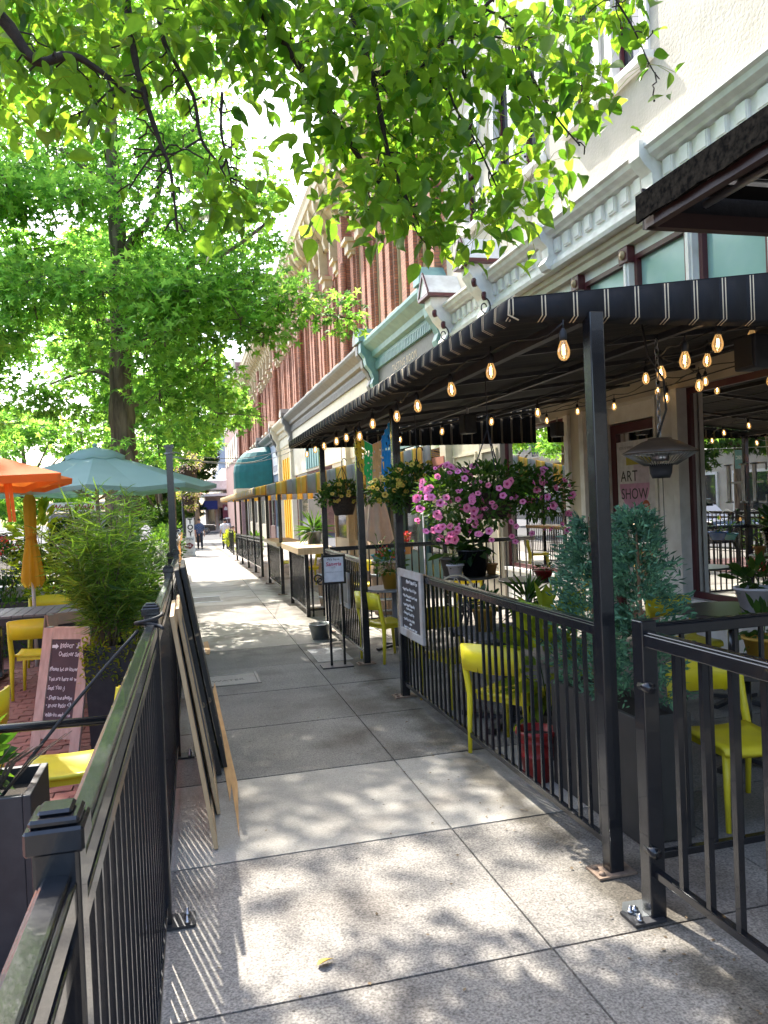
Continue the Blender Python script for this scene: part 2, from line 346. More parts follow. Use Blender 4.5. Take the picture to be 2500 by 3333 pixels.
def stripes(name, axis, period, stops, rough=.85, tr=0, warp=.0):
    m, n, l, p = nodes(name); p.inputs['Roughness'].default_value = rough
    g = n.new('ShaderNodeNewGeometry'); sx = n.new('ShaderNodeSeparateXYZ'); l.new(g.outputs['Position'], sx.inputs[0])
    d = n.new('ShaderNodeMath'); d.operation = 'DIVIDE'; d.inputs[1].default_value = period; l.new(sx.outputs[axis], d.inputs[0])
    fr = n.new('ShaderNodeMath'); fr.operation = 'FRACT'; l.new(d.outputs[0], fr.inputs[0])
    r = ramp(n, stops, 'CONSTANT'); l.new(fr.outputs[0], r.inputs[0]); l.new(r.outputs[0], p.inputs['Base Color'])
    bz = n.new('ShaderNodeTexNoise'); bz.inputs['Scale'].default_value = 120; bp = n.new('ShaderNodeBump'); bp.inputs['Strength'].default_value = .25; bp.inputs['Distance'].default_value = .003
    l.new(g.outputs['Position'], bz.inputs['Vector']); l.new(bz.outputs[0], bp.inputs['Height']); l.new(bp.outputs[0], p.inputs['Normal'])
    if tr:
        t = n.new('ShaderNodeBsdfTranslucent'); ms = n.new('ShaderNodeMixShader'); ms.inputs[0].default_value = tr
        l.new(r.outputs[0], t.inputs['Color']); l.new(p.outputs[0], ms.inputs[1]); l.new(t.outputs[0], ms.inputs[2]); l.new(ms.outputs[0], n['Material Output'].inputs[0])
    return m
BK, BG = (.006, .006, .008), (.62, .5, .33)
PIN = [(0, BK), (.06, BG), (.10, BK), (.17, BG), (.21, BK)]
M['pinY'] = stripes('pinstripe_canvas_along', 1, .165, PIN); M['pinU'] = stripes('pinstripe_canvas_shade_tone', 1, .165, [(0, BK), (.06, (.05, .042, .03)), (.10, BK), (.17, (.05, .042, .03)), (.21, BK)]); M['pinX'] = stripes('pinstripe_canvas_across', 0, .165, PIN)  # roof copy has its stripes darkened, putting the underside's shade into the colour
GY, YE = (.42, .44, .48), (.82, .56, .12)
WID = [(0, GY), (.34, (.28, .42, .12)), (.38, YE), (.56, (.80, .66, .28)), (.64, YE), (.84, (.55, .25, .08)), (.88, (.6, .5, .3)), (.92, GY)]
M['widY'] = stripes('yellow_grey_canvas_along', 1, .42, WID, tr=.45); M['widX'] = stripes('yellow_grey_canvas_across', 0, .42, WID, tr=.5)
def brickmat():
    m, n, l, p = nodes('red_brick'); p.inputs['Roughness'].default_value = .9
    g = n.new('ShaderNodeNewGeometry'); sx = n.new('ShaderNodeSeparateXYZ'); l.new(g.outputs['Position'], sx.inputs[0])
    ad = n.new('ShaderNodeMath'); ad.operation = 'ADD'; l.new(sx.outputs[0], ad.inputs[0]); l.new(sx.outputs[1], ad.inputs[1])
    cb = n.new('ShaderNodeCombineXYZ'); l.new(ad.outputs[0], cb.inputs[0]); l.new(sx.outputs[2], cb.inputs[1])
    b = n.new('ShaderNodeTexBrick'); b.inputs['Scale'].default_value = 1; b.inputs['Brick Width'].default_value = .21; b.inputs['Row Height'].default_value = .075; b.inputs['Mortar Size'].default_value = .008
    b.inputs['Color1'].default_value = (.56, .24, .14, 1); b.inputs['Color2'].default_value = (.40, .165, .10, 1); b.inputs['Mortar'].default_value = (.2, .15, .12, 1); l.new(cb.outputs[0], b.inputs['Vector'])
    z = n.new('ShaderNodeTexNoise'); z.inputs['Scale'].default_value = 1.5; z.inputs['Detail'].default_value = 6; l.new(g.outputs['Position'], z.inputs['Vector'])
    r = ramp(n, [(.35, (.75, .75, .75)), (.65, (1.15, 1.1, 1.05))]); l.new(z.outputs[0], r.inputs[0])
    k = n.new('ShaderNodeMix'); k.data_type = 'RGBA'; k.blend_type = 'MULTIPLY'; k.inputs['Factor'].default_value = 1; l.new(b.outputs[0], k.inputs['A']); l.new(r.outputs[0], k.inputs['B']); l.new(k.outputs['Result'], p.inputs['Base Color'])
    bp = n.new('ShaderNodeBump'); bp.inputs['Strength'].default_value = .8; bp.inputs['Distance'].default_value = .012; bp.invert = True; l.new(b.outputs['Fac'], bp.inputs['Height']); l.new(bp.outputs[0], p.inputs['Normal'])
    return m
M['brick'] = brickmat()
def glass(name, tint=(.75, .78, .75), base=.12, rough=0.0):
    m, n, l, p = nodes(name); n.remove(p)
    t = n.new('ShaderNodeBsdfTransparent'); t.inputs[0].default_value = (*tint, 1); gl = n.new('ShaderNodeBsdfGlossy'); gl.inputs['Roughness'].default_value = rough
    fr = n.new('ShaderNodeFresnel'); fr.inputs[0].default_value = 1.5; a = n.new('ShaderNodeMath'); a.operation = 'ADD'; a.inputs[1].default_value = base; a.use_clamp = True; l.new(fr.outputs[0], a.inputs[0])
    ms = n.new('ShaderNodeMixShader'); l.new(a.outputs[0], ms.inputs[0]); l.new(t.outputs[0], ms.inputs[1]); l.new(gl.outputs[0], ms.inputs[2]); l.new(ms.outputs[0], n['Material Output'].inputs[0])
    return m
M['glass'] = glass('shop_glass', (.40, .42, .39), .01); M['bulbglass'] = glass('amber_bulb_glass', (1, .82, .55), .05)
_n = M['bulbglass'].node_tree.nodes; _l = M['bulbglass'].node_tree.links; _e = _n.new('ShaderNodeEmission'); _e.inputs[0].default_value = (1, .6, .24, 1); _e.inputs[1].default_value = .045
_a = _n.new('ShaderNodeAddShader'); _l.new(_n['Mix Shader'].outputs[0], _a.inputs[0]); _l.new(_e.outputs[0], _a.inputs[1]); _l.new(_a.outputs[0], _n['Material Output'].inputs[0])
M['carglass'] = glass('car_glass', (.12, .13, .13), .15); M['tealglass'] = mat('frosted_teal_glass', (.25, .42, .40), .12, col2=(.32, .5, .46), scale=1.5, spec=.8)
M['winglass'] = mat('dark_window_glass', (.03, .035, .04), .06, spec=.9)
def plaid():
    m, n, l, p = nodes('blue_plaid_shirt'); p.inputs['Roughness'].default_value = .9
    tc = n.new('ShaderNodeTexCoord'); ck = n.new('ShaderNodeTexChecker'); ck.inputs['Scale'].default_value = 14; ck.inputs['Color1'].default_value = (.03, .05, .13, 1); ck.inputs['Color2'].default_value = (.12, .16, .26, 1)
    l.new(tc.outputs['Object'], ck.inputs['Vector']); l.new(ck.outputs[0], p.inputs['Base Color']); return m
M['plaid'] = plaid()

# ================================================================ SETTING
m = MB(); m.add([(-300, -60, -.16), (300, -60, -.16), (300, 20, -.16), (-300, 20, -.16), (300, 48, -.72), (-300, 48, -.72), (300, 600, -5.14), (-300, 600, -5.14)], [(0, 1, 2, 3), (3, 2, 4, 5), (5, 4, 6, 7)])
struct('ground', m, M['asphalt'])
def sheet(x0, x1, y0, y1, z):
    m = MB(); ys = [y0]+[b for b in (20, 48) if y0 < b < y1]+[y1]
    for a, b in zip(ys, ys[1:]): m.quad((x0, a, z+G(a)), (x1, a, z+G(a)), (x1, b, z+G(b)), (x0, b, z+G(b)))
    return m
struct('road', sheet(-16, -4.6, -30, 140, -.13), M['asphalt'])
walk = struct('sidewalk', sheet(-.26, 5.7, -4, 62, -.022), M['joint'])
SLW = [(-.24, 1.355), (1.365, 2.60), (2.61, 3.84), (3.85, 5.62)]
slabm = {}
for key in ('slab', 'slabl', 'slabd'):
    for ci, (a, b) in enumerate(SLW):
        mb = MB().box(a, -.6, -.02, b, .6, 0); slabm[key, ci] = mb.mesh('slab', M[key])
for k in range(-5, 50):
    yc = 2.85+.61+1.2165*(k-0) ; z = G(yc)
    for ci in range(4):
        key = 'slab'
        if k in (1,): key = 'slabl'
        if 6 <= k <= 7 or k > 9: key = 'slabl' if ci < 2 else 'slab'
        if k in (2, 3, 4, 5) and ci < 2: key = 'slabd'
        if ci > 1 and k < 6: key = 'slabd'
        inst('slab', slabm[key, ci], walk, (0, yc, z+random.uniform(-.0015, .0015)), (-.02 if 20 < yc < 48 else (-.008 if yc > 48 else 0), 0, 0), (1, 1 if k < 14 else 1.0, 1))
# clay-paved terrace on the left
terr = struct('brick_terrace', sheet(-4.3, -.262, -4, 62, -.026), M['joint'])
z0 = .0
zig = [(-.105, -.05), (-.05, -.062), (0, -.05), (.05, -.038), (.105, -.05), (.105, .05), (.05, .062), (0, .05), (-.05, .038), (-.105, .05)]
pm = MB().prism([(x*.96, y*.94, -.02) for x, y in zig], (0, 0, .022)).mesh('paver', M['paver'])
cells = []
for i in range(-2, 150):
    for j in range(19):
        x = -.38-.211*j; y = 2.0+.101*i
        cells.append((x+(.105 if i % 2 else 0), y))
cells = [c for c in cells if c[0] < -.37]
near = sorted(cells, key=lambda c: abs(c[1]-6.2)+abs(c[0]+1.2)*1.4)
for x, y in near[:298]: inst('paver', pm, terr, (x, y, random.uniform(-.003, .003)), (random.uniform(-.012, .012), random.uniform(-.012, .012), random.uniform(-.02, .02)))
rest = MB()
for x, y in near[298:]:
    dz = random.uniform(-.003, .003); rest.prism([(x+a*.96, y+b*.94, -.02+dz) for a, b in zig], (0, 0, .022))
part('paver_field', rest, M['paver'], terr, kind='stuff')
m = MB()
for a, b in ((-4, 20), (20, 48), (48, 62)): m.add([(-4.6, a, -.15+G(a)), (-4.3, a, -.15+G(a)), (-4.3, b, -.15+G(b)), (-4.6, b, -.15+G(b)), (-4.6, a, G(a)), (-4.3, a, G(a)), (-4.3, b, G(b)), (-4.6, b, G(b))],
    [(0, 1, 5, 4), (4, 5, 6, 7), (0, 4, 7, 3), (1, 2, 6, 5), (2, 3, 7, 6)])
struct('kerb', m, M['slabd'])

# ================================================================ WHITE BUILDING (right)
def wall_open(mb, x0, x1, y0, y1, z0, z1, ops, mi=0):
    """wall slab along Y with rectangular openings (ya, yb, za, zb)"""
    ops = sorted(ops); y = y0
    for (a, b, c, d) in ops:
        if a > y: mb.box(x0, y, z0, x1, a, z1, mi)
        if c > z0: mb.box(x0, a, z0, x1, b, c, mi)
        if d < z1: mb.box(x0, a, d, x1, b, z1, mi)
        y = b
    if y < y1: mb.box(x0, y, z0, x1, y1, z1, mi)
    return mb
wb = thing('white_building', 'cream stucco building with white dentil cornice and shopfront behind the black canopy', 'building', (5.4, 5, 0))
ups = [(y, y+.78, 6.85, 8.9) for y in (.9, 2.0, 4.4, 5.5, 7.9, 8.95, 10.6, 11.6, 13.1)]
part('upper_wall', wall_open(MB(), 5.4, 5.75, -4, 15.0, 5.62, 11.5, ups).box(5.75, 14.7, 0, 14, 15.0, 11.5), M['stucco'], wb)
for (a, b, c, d) in ups:
    f = MB(); t = .09
    f.box(5.36, a-.06, c, 5.5, a+t, d).box(5.36, b-t, c, 5.5, b+.06, d).box(5.36, a+t, d-t, 5.5, b-t, d+.05).box(5.42, a+t, c, 5.5, b-t, c+t)
    w = part('window', f, M['white'], wb)
    part('sash', MB().box(5.47, a+t, (c+d)/2-.03, 5.51, b-t, (c+d)/2+.03).box(5.47, a+t, c+t, 5.51, a+t+.045, d-t).box(5.47, b-t-.045, c+t, 5.51, b-t, d-t), M['burgundy'], w)
    part('pane', MB().quad((5.515, a, c), (5.515, b, c), (5.515, b, d), (5.515, a, d)), M['winglass'], w)
    part('sill', MB().box(5.27, a-.12, c-.1, 5.45, b+.12, c-.002), M['white'], w, bevel=.01)
# cornice
c = MB(); Y0, Y1 = -4, 14.9
def run(mb, prof, y0, y1, mi=0):  # profile in (x,z), swept along Y
    n = len(prof); mb.add([(x, y0, z) for x, z in prof]+[(x, y1, z) for x, z in prof],
        [(i, (i+1) % n, n+(i+1) % n, n+i) for i in range(n)]+[tuple(range(n-1, -1, -1)), tuple(range(n, 2*n))], mi); return mb
run(c, [(5.4, 4.98), (5.14, 4.98), (5.12, 5.03), (5.17, 5.06), (5.17, 5.12), (5.22, 5.13), (5.22, 5.42), (5.15, 5.43), (5.13, 5.46), (5.06, 5.49), (5.04, 5.54), (5.0, 5.56), (5.0, 5.60), (5.4, 5.64)], Y0, Y1)
part('cornice', c, M['white'], wb)
part('architrave', run(MB(), [(5.4, 4.80), (5.30, 4.80), (5.30, 4.88), (5.26, 4.90), (5.26, 4.977), (5.4, 4.977)], Y0, Y1), M['beige'], wb)
dm = MB().box(5.185, -.085, 5.215, 5.222, .085, 5.40).box(5.175, -.068, 5.235, 5.186, .068, 5.40).mesh('dentil', M['white'])
for i in range(40):
    y = 3.6+.285*i
    if min(abs(y-b) for b in (5.05, 7.55, 10.05, 12.35, 14.4)) > .17: inst('dentil', dm, wb, (0, y, 0))
bm = run(MB(), [(5.25, 4.97), (5.08, 5.0), (5.03, 5.08), (5.10, 5.18), (5.09, 5.3), (5.0, 5.38), (4.94, 5.46), (4.94, 5.64), (5.25, 5.64)], -.1, .1).mesh('cornice_bracket', M['white'])
for y in (2.55, 5.05, 7.55, 10.05): inst('cornice_bracket', bm, wb, (0, y, 0))
for k, y in enumerate((12.35, 14.45)):      # the two tall end caps with little gables and scrolls
    ca = MB(); run(ca, [(5.3, 4.75), (5.1, 4.8), (5.02, 4.92), (5.1, 5.05), (5.05, 5.2), (4.92, 5.35), (4.84, 5.5), (4.78, 5.6), (4.78, 5.78), (5.4, 5.78)], y-.19, y+.19)
    p = part('pier_cap', ca, M['white'], wb)
    g = MB().prism([(4.70, y-.3, 5.80), (4.70, y+.3, 5.80), (4.70, y, 6.22)], (.75, 0, 0)); part('gable', g, M['white'], p)
    e = MB().box(4.68, y-.32, 5.74, 5.4, y+.32, 5.80).bar((4.69, y-.31, 5.81), (4.69, y, 6.24), .03, .05).bar((4.69, y+.31, 5.81), (4.69, y, 6.24), .03, .05)
    part('gable_edging', e, M['burgundy'], p)
    r = MB()
    for dx, z in ((4.83, 5.42), (5.0, 5.2)):
        r.tube([(dx+.03, y-.22, z), (dx-.0, y-.19, z)], .075, 12)
    part('rosette', r, M['burgundy'], p)
    s = MB(); sp = [(5.02+(.03+.10*t)*math.cos(5.0*t*1.6)*.9, y-.2, 5.02+(.03+.13*t)*math.sin(5.0*t*1.6)) for t in [i/26 for i in range(27)]]
    s.tube(sp, .011, 5); part('scroll', s, M['darkink'], p)
# transom lights above the canopy
fr = MB(); tr_y = [-1.2+1.2*i for i in range(13)]
part('transom_wall', wall_open(MB(), 5.4, 5.6, -4, 15, 3.2, 4.82, [(y+.09, y+1.11, 3.45, 4.68) for y in tr_y]), M['white'], wb)
for y in tr_y:
    w = part('transom_window', MB().box(5.385, y+.092, 3.452, 5.46, y+.15, 4.678).box(5.385, y+1.05, 3.452, 5.46, y+1.108, 4.678).box(5.385, y+.15, 4.62, 5.46, y+1.05, 4.678).box(5.385, y+.15, 3.452, 5.46, y+1.05, 3.51), M['burgundy'], wb)
    part('pane', MB().quad((5.45, y+.15, 3.51), (5.45, y+1.05, 3.51), (5.45, y+1.05, 4.62), (5.45, y+.15, 4.62)), M['tealglass'], w)
    part('mullion', MB().box(5.33, y-.06, 3.21, 5.42, y+.06, 4.7).box(5.31, y-.02, 3.21, 5.34, y+.02, 4.7), M['white'], w)
    ro = part('rosette_block', MB().box(5.29, y-.1, 4.6, 5.40, y+.1, 4.79), M['burgundy'], wb, bevel=.008)
    part('boss', MB().tube([(5.295, y, 4.695), (5.27, y, 4.695)], .055, 14).tube([(5.272, y, 4.695), (5.255, y, 4.695)], .03, 12), M['gold'], ro)
# shopfront
sf = MB()
sf.box(5.38, -4, 2.95, 5.7, 13.5, 3.2)
part('lintel_beam', sf, M['beige'], wb)
for (a, b, nm) in ((12.55, 13.5, 'taupe'), (13.52, 15.0, 'cream2'), (9.58, 10.1, 'beige'), (7.5, 7.93, 'white'), (-4, 2.2, 'beige')):
    p = part('pier', MB().box(5.36, a, .0, 5.75, b, 2.95), M[nm], wb)
    if b-a > .8 and a > 5: part('pier_panel', MB().box(5.325, a+.12, .45, 5.36, a+.17, 2.7).box(5.325, b-.17, .45, 5.36, b-.12, 2.7).box(5.325, a+.17, .45, 5.36, b-.17, .5).box(5.325, a+.17, 2.65, 5.36, b-.17, 2.7), M['cream2'], p)
for a, b in ((9.56, 9.68), (10.0, 10.12), (7.48, 7.58)): part('corner_trim', MB().box(5.31, a, 0, 5.362, b, 2.948), M['white'], wb)
for a, b in ((2.2, 7.5), (10.1, 12.55)): part('bulkhead', MB().box(5.40, a, 0, 5.66, b, .56).box(5.36, a, .561, 5.68, b, .62), M['white'], wb)
for (a, b) in ((2.2, 7.5), (10.1, 12.55)):
    t = .06
    w = part('display_window', MB().box(5.455, a, .62, 5.53, a+t, 2.95).box(5.455, b-t, .62, 5.53, b, 2.95).box(5.455, a+t, 2.88, 5.53, b-t, 2.95).box(5.455, a+t, .62, 5.53, b-t, .69), M['burgundy'], wb)
    part('pane', MB().quad((5.478, a+t, .69), (5.478, b-t, .69), (5.478, b-t, 2.88), (5.478, a+t, 2.88)), M['glass'], w)
d = part('door', MB().box(5.62, 8.22, .02, 5.70, 8.34, 2.72).box(5.62, 9.26, .02, 5.70, 9.38, 2.72).box(5.62, 8.34, 2.6, 5.70, 9.26, 2.72).box(5.62, 8.34, .02, 5.70, 9.26, .3), M['burgundy'], wb)
part('pane', MB().quad((5.66, 8.34, .3), (5.66, 9.26, .3), (5.66, 9.26, 2.6), (5.66, 8.34, 2.6)), M['glass'], d)
part('handle', MB().tube([(5.56, 8.42, .95), (5.56, 8.42, 1.35)], .014, 8).bar((5.56, 8.42, 1.0), (5.63, 8.42, 1.0), .015).bar((5.56, 8.42, 1.3), (5.63, 8.42, 1.3), .015), M['gold'], d)
part('door_surround', MB().box(5.5, 9.38, 0, 5.75, 9.56, 2.95).box(5.5, 8.17, 0, 5.75, 8.22, 2.95).box(5.6, 8.21, 2.74, 5.75, 9.38, 2.95), M['white'], wb)
sl = part('sidelight', MB().box(5.6, 7.935, .02, 5.72, 7.97, 2.94).box(5.6, 8.13, .02, 5.72, 8.165, 2.94), M['blackm'], wb)
part('pane', MB().quad((5.66, 7.97, .02), (5.66, 8.13, .02), (5.66, 8.13, 2.94), (5.66, 7.97, 2.94)), M['glass'], sl)
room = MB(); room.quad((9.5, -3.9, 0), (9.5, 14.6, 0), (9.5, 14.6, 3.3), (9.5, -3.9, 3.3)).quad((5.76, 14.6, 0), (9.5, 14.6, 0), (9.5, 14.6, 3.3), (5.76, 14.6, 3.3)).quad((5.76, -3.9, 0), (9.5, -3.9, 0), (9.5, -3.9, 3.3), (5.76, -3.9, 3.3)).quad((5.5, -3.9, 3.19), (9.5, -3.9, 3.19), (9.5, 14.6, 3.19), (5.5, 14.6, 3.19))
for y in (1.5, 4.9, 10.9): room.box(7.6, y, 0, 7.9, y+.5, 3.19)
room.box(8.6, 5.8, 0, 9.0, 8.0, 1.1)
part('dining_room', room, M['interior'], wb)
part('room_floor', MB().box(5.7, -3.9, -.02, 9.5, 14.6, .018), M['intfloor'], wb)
M['vinyl'] = mat('white_vinyl', (.88, .88, .86), .35)
# lettering on the glass: thin-stroke serif capitals
def serif(ch, h):
    w = {'H': .78, 'E': .55, 'N': .84, 'S': .5}[ch]*h; t = .115*h; q = .045*h; s = .08*h; B = MB()
    def st(x, tt): B.box(x-tt/2, -.002, 0, x+tt/2, 0, h); B.box(x-tt/2-s, -.002, 0, x+tt/2+s, 0, q); B.box(x-tt/2-s, -.002, h-q, x+tt/2+s, 0, h)
    if ch == 'H': st(t, t); st(w-t, t); B.box(t, -.002, h*.5, w-t, 0, h*.5+q)
    if ch == 'E':
        st(t, t); B.box(t, -.002, 0, w-.02*h, 0, q); B.box(t, -.002, h-q, w-.04*h, 0, h); B.box(t, -.002, h*.5, w*.8, 0, h*.5+q)
        for a, b in ((.03, .2), (.8, .97)): B.box(w-.05*h, -.002, h*a, w-.02*h, 0, h*b)
    if ch == 'N': st(t, q*1.4); B.box(w-t-q*.7, -.002, 0, w-t+q*.7, 0, h); B.box(w-t-q-s, -.002, h-q, w-t+q+s, 0, h); B.add([(t*.3, -.001, h), (t*1.6, -.001, h), (w-t+q*.7, -.001, 0), (w-t-t*.6, -.001, 0)], [(0, 1, 2, 3), (3, 2, 1, 0)])
    if ch == 'S':
        pts = [(w*(.5+.36*math.cos(a)), -.001, h*(.73+.24*math.sin(a))) for a in [R(x) for x in range(25, 271, 25)]]+[(w*(.5+.4*math.cos(a)), -.001, h*(.26+.24*math.sin(a))) for a in [R(x) for x in range(75, -156, -25)]]
        B.tube(pts, .03*h, 6)
    return B, w
for word, y0, z0, h in (('HENE', 6.93, 1.665, .40), ('ES', 5.90, 1.35, .19)):
    y = y0
    for ch in word:
        B, w = serif(ch, h); me = B.mesh('letter', M['vinyl'])
        inst('letter', me, wb, (5.472, y, z0), (0, 0, R(-90))); y -= w+h*.16

# ================================================================ BRICK BUILDING with painted shopfronts
bb = thing('brick_building', 'long red brick block with cream scrolled cornice, arched windows and painted shopfronts', 'building', (5.4, 40, 0))
wins = []; y = 16.2
while y < 70:
    for k in range(4): wins.append(y+2.05*k)
    y += 2.05*3+3.35
ops = [(w-.36, w+.36, 6.5, 9.5) for w in wins]
part('brick_wall', wall_open(MB(), 5.4, 5.8, 15.02, 72, 6.2, 12.6, ops).box(5.8, 15.02, 0, 20, 15.3, 12.4).box(5.8, 71.7, -1, 20, 72, 12.4), M['brick'], bb)
pil = MB(); capm = []
for i, w in enumerate(wins):
    for s in (-1, 1): pil.box(5.24, w+s*.70-.19, 6.25, 5.41, w+s*.70+.19, 9.32).box(5.32, w+s*.43-.07, 6.46, 5.41, w+s*.43+.07, 9.5)
    # arch ring of brick over each opening
    for a in range(0, 180, 15):
        a0, a1 = R(a), R(a+15); ri, ro = .36, .62
        pil.add([(5.28, w+ri*math.cos(a0), 9.5+ri*math.sin(a0)), (5.28, w+ro*math.cos(a0), 9.5+ro*math.sin(a0)), (5.28, w+ro*math.cos(a1), 9.5+ro*math.sin(a1)), (5.28, w+ri*math.cos(a1), 9.5+ri*math.sin(a1)),
                 (5.42, w+ri*math.cos(a0), 9.5+ri*math.sin(a0)), (5.42, w+ro*math.cos(a0), 9.5+ro*math.sin(a0)), (5.42, w+ro*math.cos(a1), 9.5+ro*math.sin(a1)), (5.42, w+ri*math.cos(a1), 9.5+ri*math.sin(a1))],
                [(0, 1, 2, 3), (0, 4, 5, 1), (2, 6, 7, 3), (1, 5, 6, 2), (0, 3, 7, 4)])
    if i % 4 == 3:
        yb = w+1.0+.67; pil.box(5.10, yb-.36, 6.2, 5.41, yb+.36, 10.9)
part('brick_pilasters', pil, M['brick'], bb)
col_me = MB().tube([(5.10, 0, 6.3+.11*i) for i in range(28)], [.09+(.022 if i % 2 else 0) for i in range(28)], 8).mesh('colonnette', M['brick'])
cap_me = MB().box(5.18, -.23, 9.32, 5.42, .23, 9.42).box(5.10, -.26, 9.42, 5.42, .26, 9.68).box(5.0, -.32, 9.68, 5.42, .32, 9.80).mesh('capital', M['cream'])
hood_me = MB().prism([(5.1, -.12, 10.05), (5.1, .12, 10.05), (5.1, .02, 10.9), (5.1, -.02, 10.9)], (.32, 0, 0)).mesh('keystone', M['cream'])
sill_me = MB().box(5.12, -.5, 6.34, 5.45, .5, 6.46).box(5.16, -.42, 6.22, 5.42, -.26, 6.34).box(5.16, .26, 6.22, 5.42, .42, 6.34).mesh('sill', M['cream2'])
frame_me = MB().box(5.41, -.36, 6.46, 5.5, -.29, 9.5).box(5.41, .29, 6.46, 5.5, .36, 9.5).box(5.46, -.25, 8.0, 5.5, .25, 8.07).box(5.42, -.04, 6.46, 5.47, .04, 9.8).mesh('window', M['cream'])
pane_me = MB().quad((5.52, -.36, 6.46), (5.52, .36, 6.46), (5.52, .36, 9.9), (5.52, -.36, 9.9)).mesh('pane', M['winglass'])
for i, w in enumerate(wins):
    f = inst('window', frame_me, bb, (0, w, 0)); inst('pane', pane_me, f, (0, w, 0)); inst('sill', sill_me, f, (0, w, 0))
    inst('keystone', hood_me, bb, (0, w, 0))
    for s in (-1, 1):
        if s < 0 or i % 4 == 3: inst('capital', cap_me, bb, (0, w+s*.70, 0)); (inst('colonnette', col_me, bb, (0, w+s*1.3, 0)) if i % 4 == 3 and s > 0 else None)
# great cornice: coved soffit, front board, scroll brackets
co = run(MB(), [(5.4, 10.9), (5.3, 10.95), (5.25, 11.25), (5.05, 11.5), (4.8, 11.75), (4.62, 12.05), (4.55, 12.1), (4.52, 12.3), (4.45, 12.45), (5.45, 12.6)], 15.1, 72)
part('great_cornice', co, M['cream'], bb)
br_me = run(MB(), [(5.28, 10.7), (5.16, 10.75), (5.08, 11.0), (5.12, 11.2), (4.95, 11.4), (4.86, 11.35), (4.72, 11.5), (4.62, 11.75), (4.6, 12.08), (5.0, 12.0), (5.26, 11.4)], -.13, .13).mesh('scroll_bracket', M['cream'])
sw_me = MB()
for s in (-1,):
    sw_me.tube([(4.86+(.02+.09*t)*math.cos(9*t), -.145, 11.72+(.02+.11*t)*math.sin(9*t)) for t in [i/18 for i in range(19)]], .012, 4)
    sw_me.tube([(5.08+(.02+.07*t)*math.cos(9*t+2), -.145, 11.3+(.02+.08*t)*math.sin(9*t+2)) for t in [i/18 for i in range(19)]], .012, 4)
sw_me = sw_me.mesh('scroll', M['taupe'])
for i in range(52):
    y = 15.6+1.02*i; b = inst('scroll_bracket', br_me, bb, (0, y, 0))
    if y < 36: inst('scroll', sw_me, b, (0, y, 0))
# shopfront cornice runs in four colours
def shop(y0, y1, cm, fm, wm, zc=6.2, deep=.45, dent=True, base=3.3, bcol=None):
    p = part('shop_cornice', run(MB(), [(5.4, zc-.55), (5.3, zc-.5), (5.3, zc-.42), (5.18, zc-.38), (5.16, zc-.25), (5.4-deep, zc-.1), (5.4-deep-.04, zc-.02), (5.4-deep-.04, zc+.05), (5.4, zc+.2)], y0, y1), cm, bb)
    part('frieze', MB().box(5.33, y0, zc-1.2, 5.5, y1, zc-.5), fm, p)
    if dent:
        q = MB()
        for k in range(int((y1-y0)/.13)): q.box(5.25, y0+.06+.13*k, zc-.74, 5.332, y0+.13+.13*k, zc-.53)
        part('dentil_row', q, cm, p)
    part('fascia', MB().box(5.36, y0, base, 5.5, y1, zc-1.2), wm, p)
    for yy in (y0+.18, y1-.18):
        k = part('console', run(MB(), [(5.36, zc-1.35), (5.2, zc-1.3), (5.14, zc-1.1), (5.2, zc-.95), (5.12, zc-.75), (5.0, zc-.6), (4.97, zc-.4), (4.86, zc-.25), (4.86, zc-.0), (5.36, zc)], yy-.14, yy+.14), bcol or cm, p)
        part('console_cap', MB().prism([(4.8, yy-.2, zc+.03), (4.8, yy+.2, zc+.03), (4.8, yy+.2, zc+.2), (4.8, yy, zc+.42), (4.8, yy-.2, zc+.2)], (.6, 0, 0)), bcol or cm, k)
    return p
shop(15.05, 21.0, M['tealp'], mat('dark_sage_panel', (.11, .11, .09), .6), mat('dark_sage_panel', (.11, .11, .09), .6))
shop(21.05, 38.5, M['grayp'], M['cream2'], M['cream2'])
shop(38.55, 43.9, M['cream2'], M['cream2'], M['cream'], bcol=M['cream2'])
shop(43.95, 52.0, M['grayp'], M['bluegray'], M['bluegray'], zc=6.0, dent=False)
shop(52.05, 71.9, M['grayp'], M['grayp'], M['pinkbrick'], zc=5.8, dent=False)
text('lettering', 'TASTING ROOM', .26, M['gold'], bb, (5.325, 19.2, 5.13), FX, sp=1.15)
part('lettering_rail', MB().box(5.2, 15.1, 4.72, 5.35, 20.95, 4.85).box(5.2, 15.1, 2.55, 5.4, 17.6, 2.72), mat('salmon_trim', (.45, .17, .11), .6), bb)
# ground storey: piers, dark glazing, coloured timber
def bay(y0, y1, fm, z1=3.3, kick=.6):
    w = part('shop_window', MB().box(5.40, y0, -.6, 5.5, y0+.12, z1).box(5.40, y1-.12, -.6, 5.5, y1, z1).box(5.40, y0+.12, z1-.15, 5.5, y1-.12, z1).box(5.42, y0+.12, -.6, 5.5, y1-.12, kick), fm, bb)
    part('pane', MB().quad((5.47, y0+.12, kick), (5.47, y1-.12, kick), (5.47, y1-.12, z1-.15), (5.47, y0+.12, z1-.15)), M['winglass'], w)
for a, b, c in ((15.4, 17.3, 'tealp'), (17.7, 19.2, 'tealp'), (19.4, 20.9, 'tealp'), (22.2, 25, 'cream2'), (25.4, 28.4, 'cream2'), (34.5, 37.6, 'taupe'), (44.3, 47.5, 'bluegray'), (48, 51, 'burgundy'), (53, 57, 'cream2'), (58, 62, 'taupe'), (63, 67, 'cream2')): bay(a, b, M[c])
for y in (15.2, 21.2, 25.2, 38.6, 43.6, 52, 57.5, 62.5, 69): part('shop_pier', MB().box(5.22, y-.18, -.8, 5.45, y+.18, 4.9), M['cream2'], bb)
slat = MB()
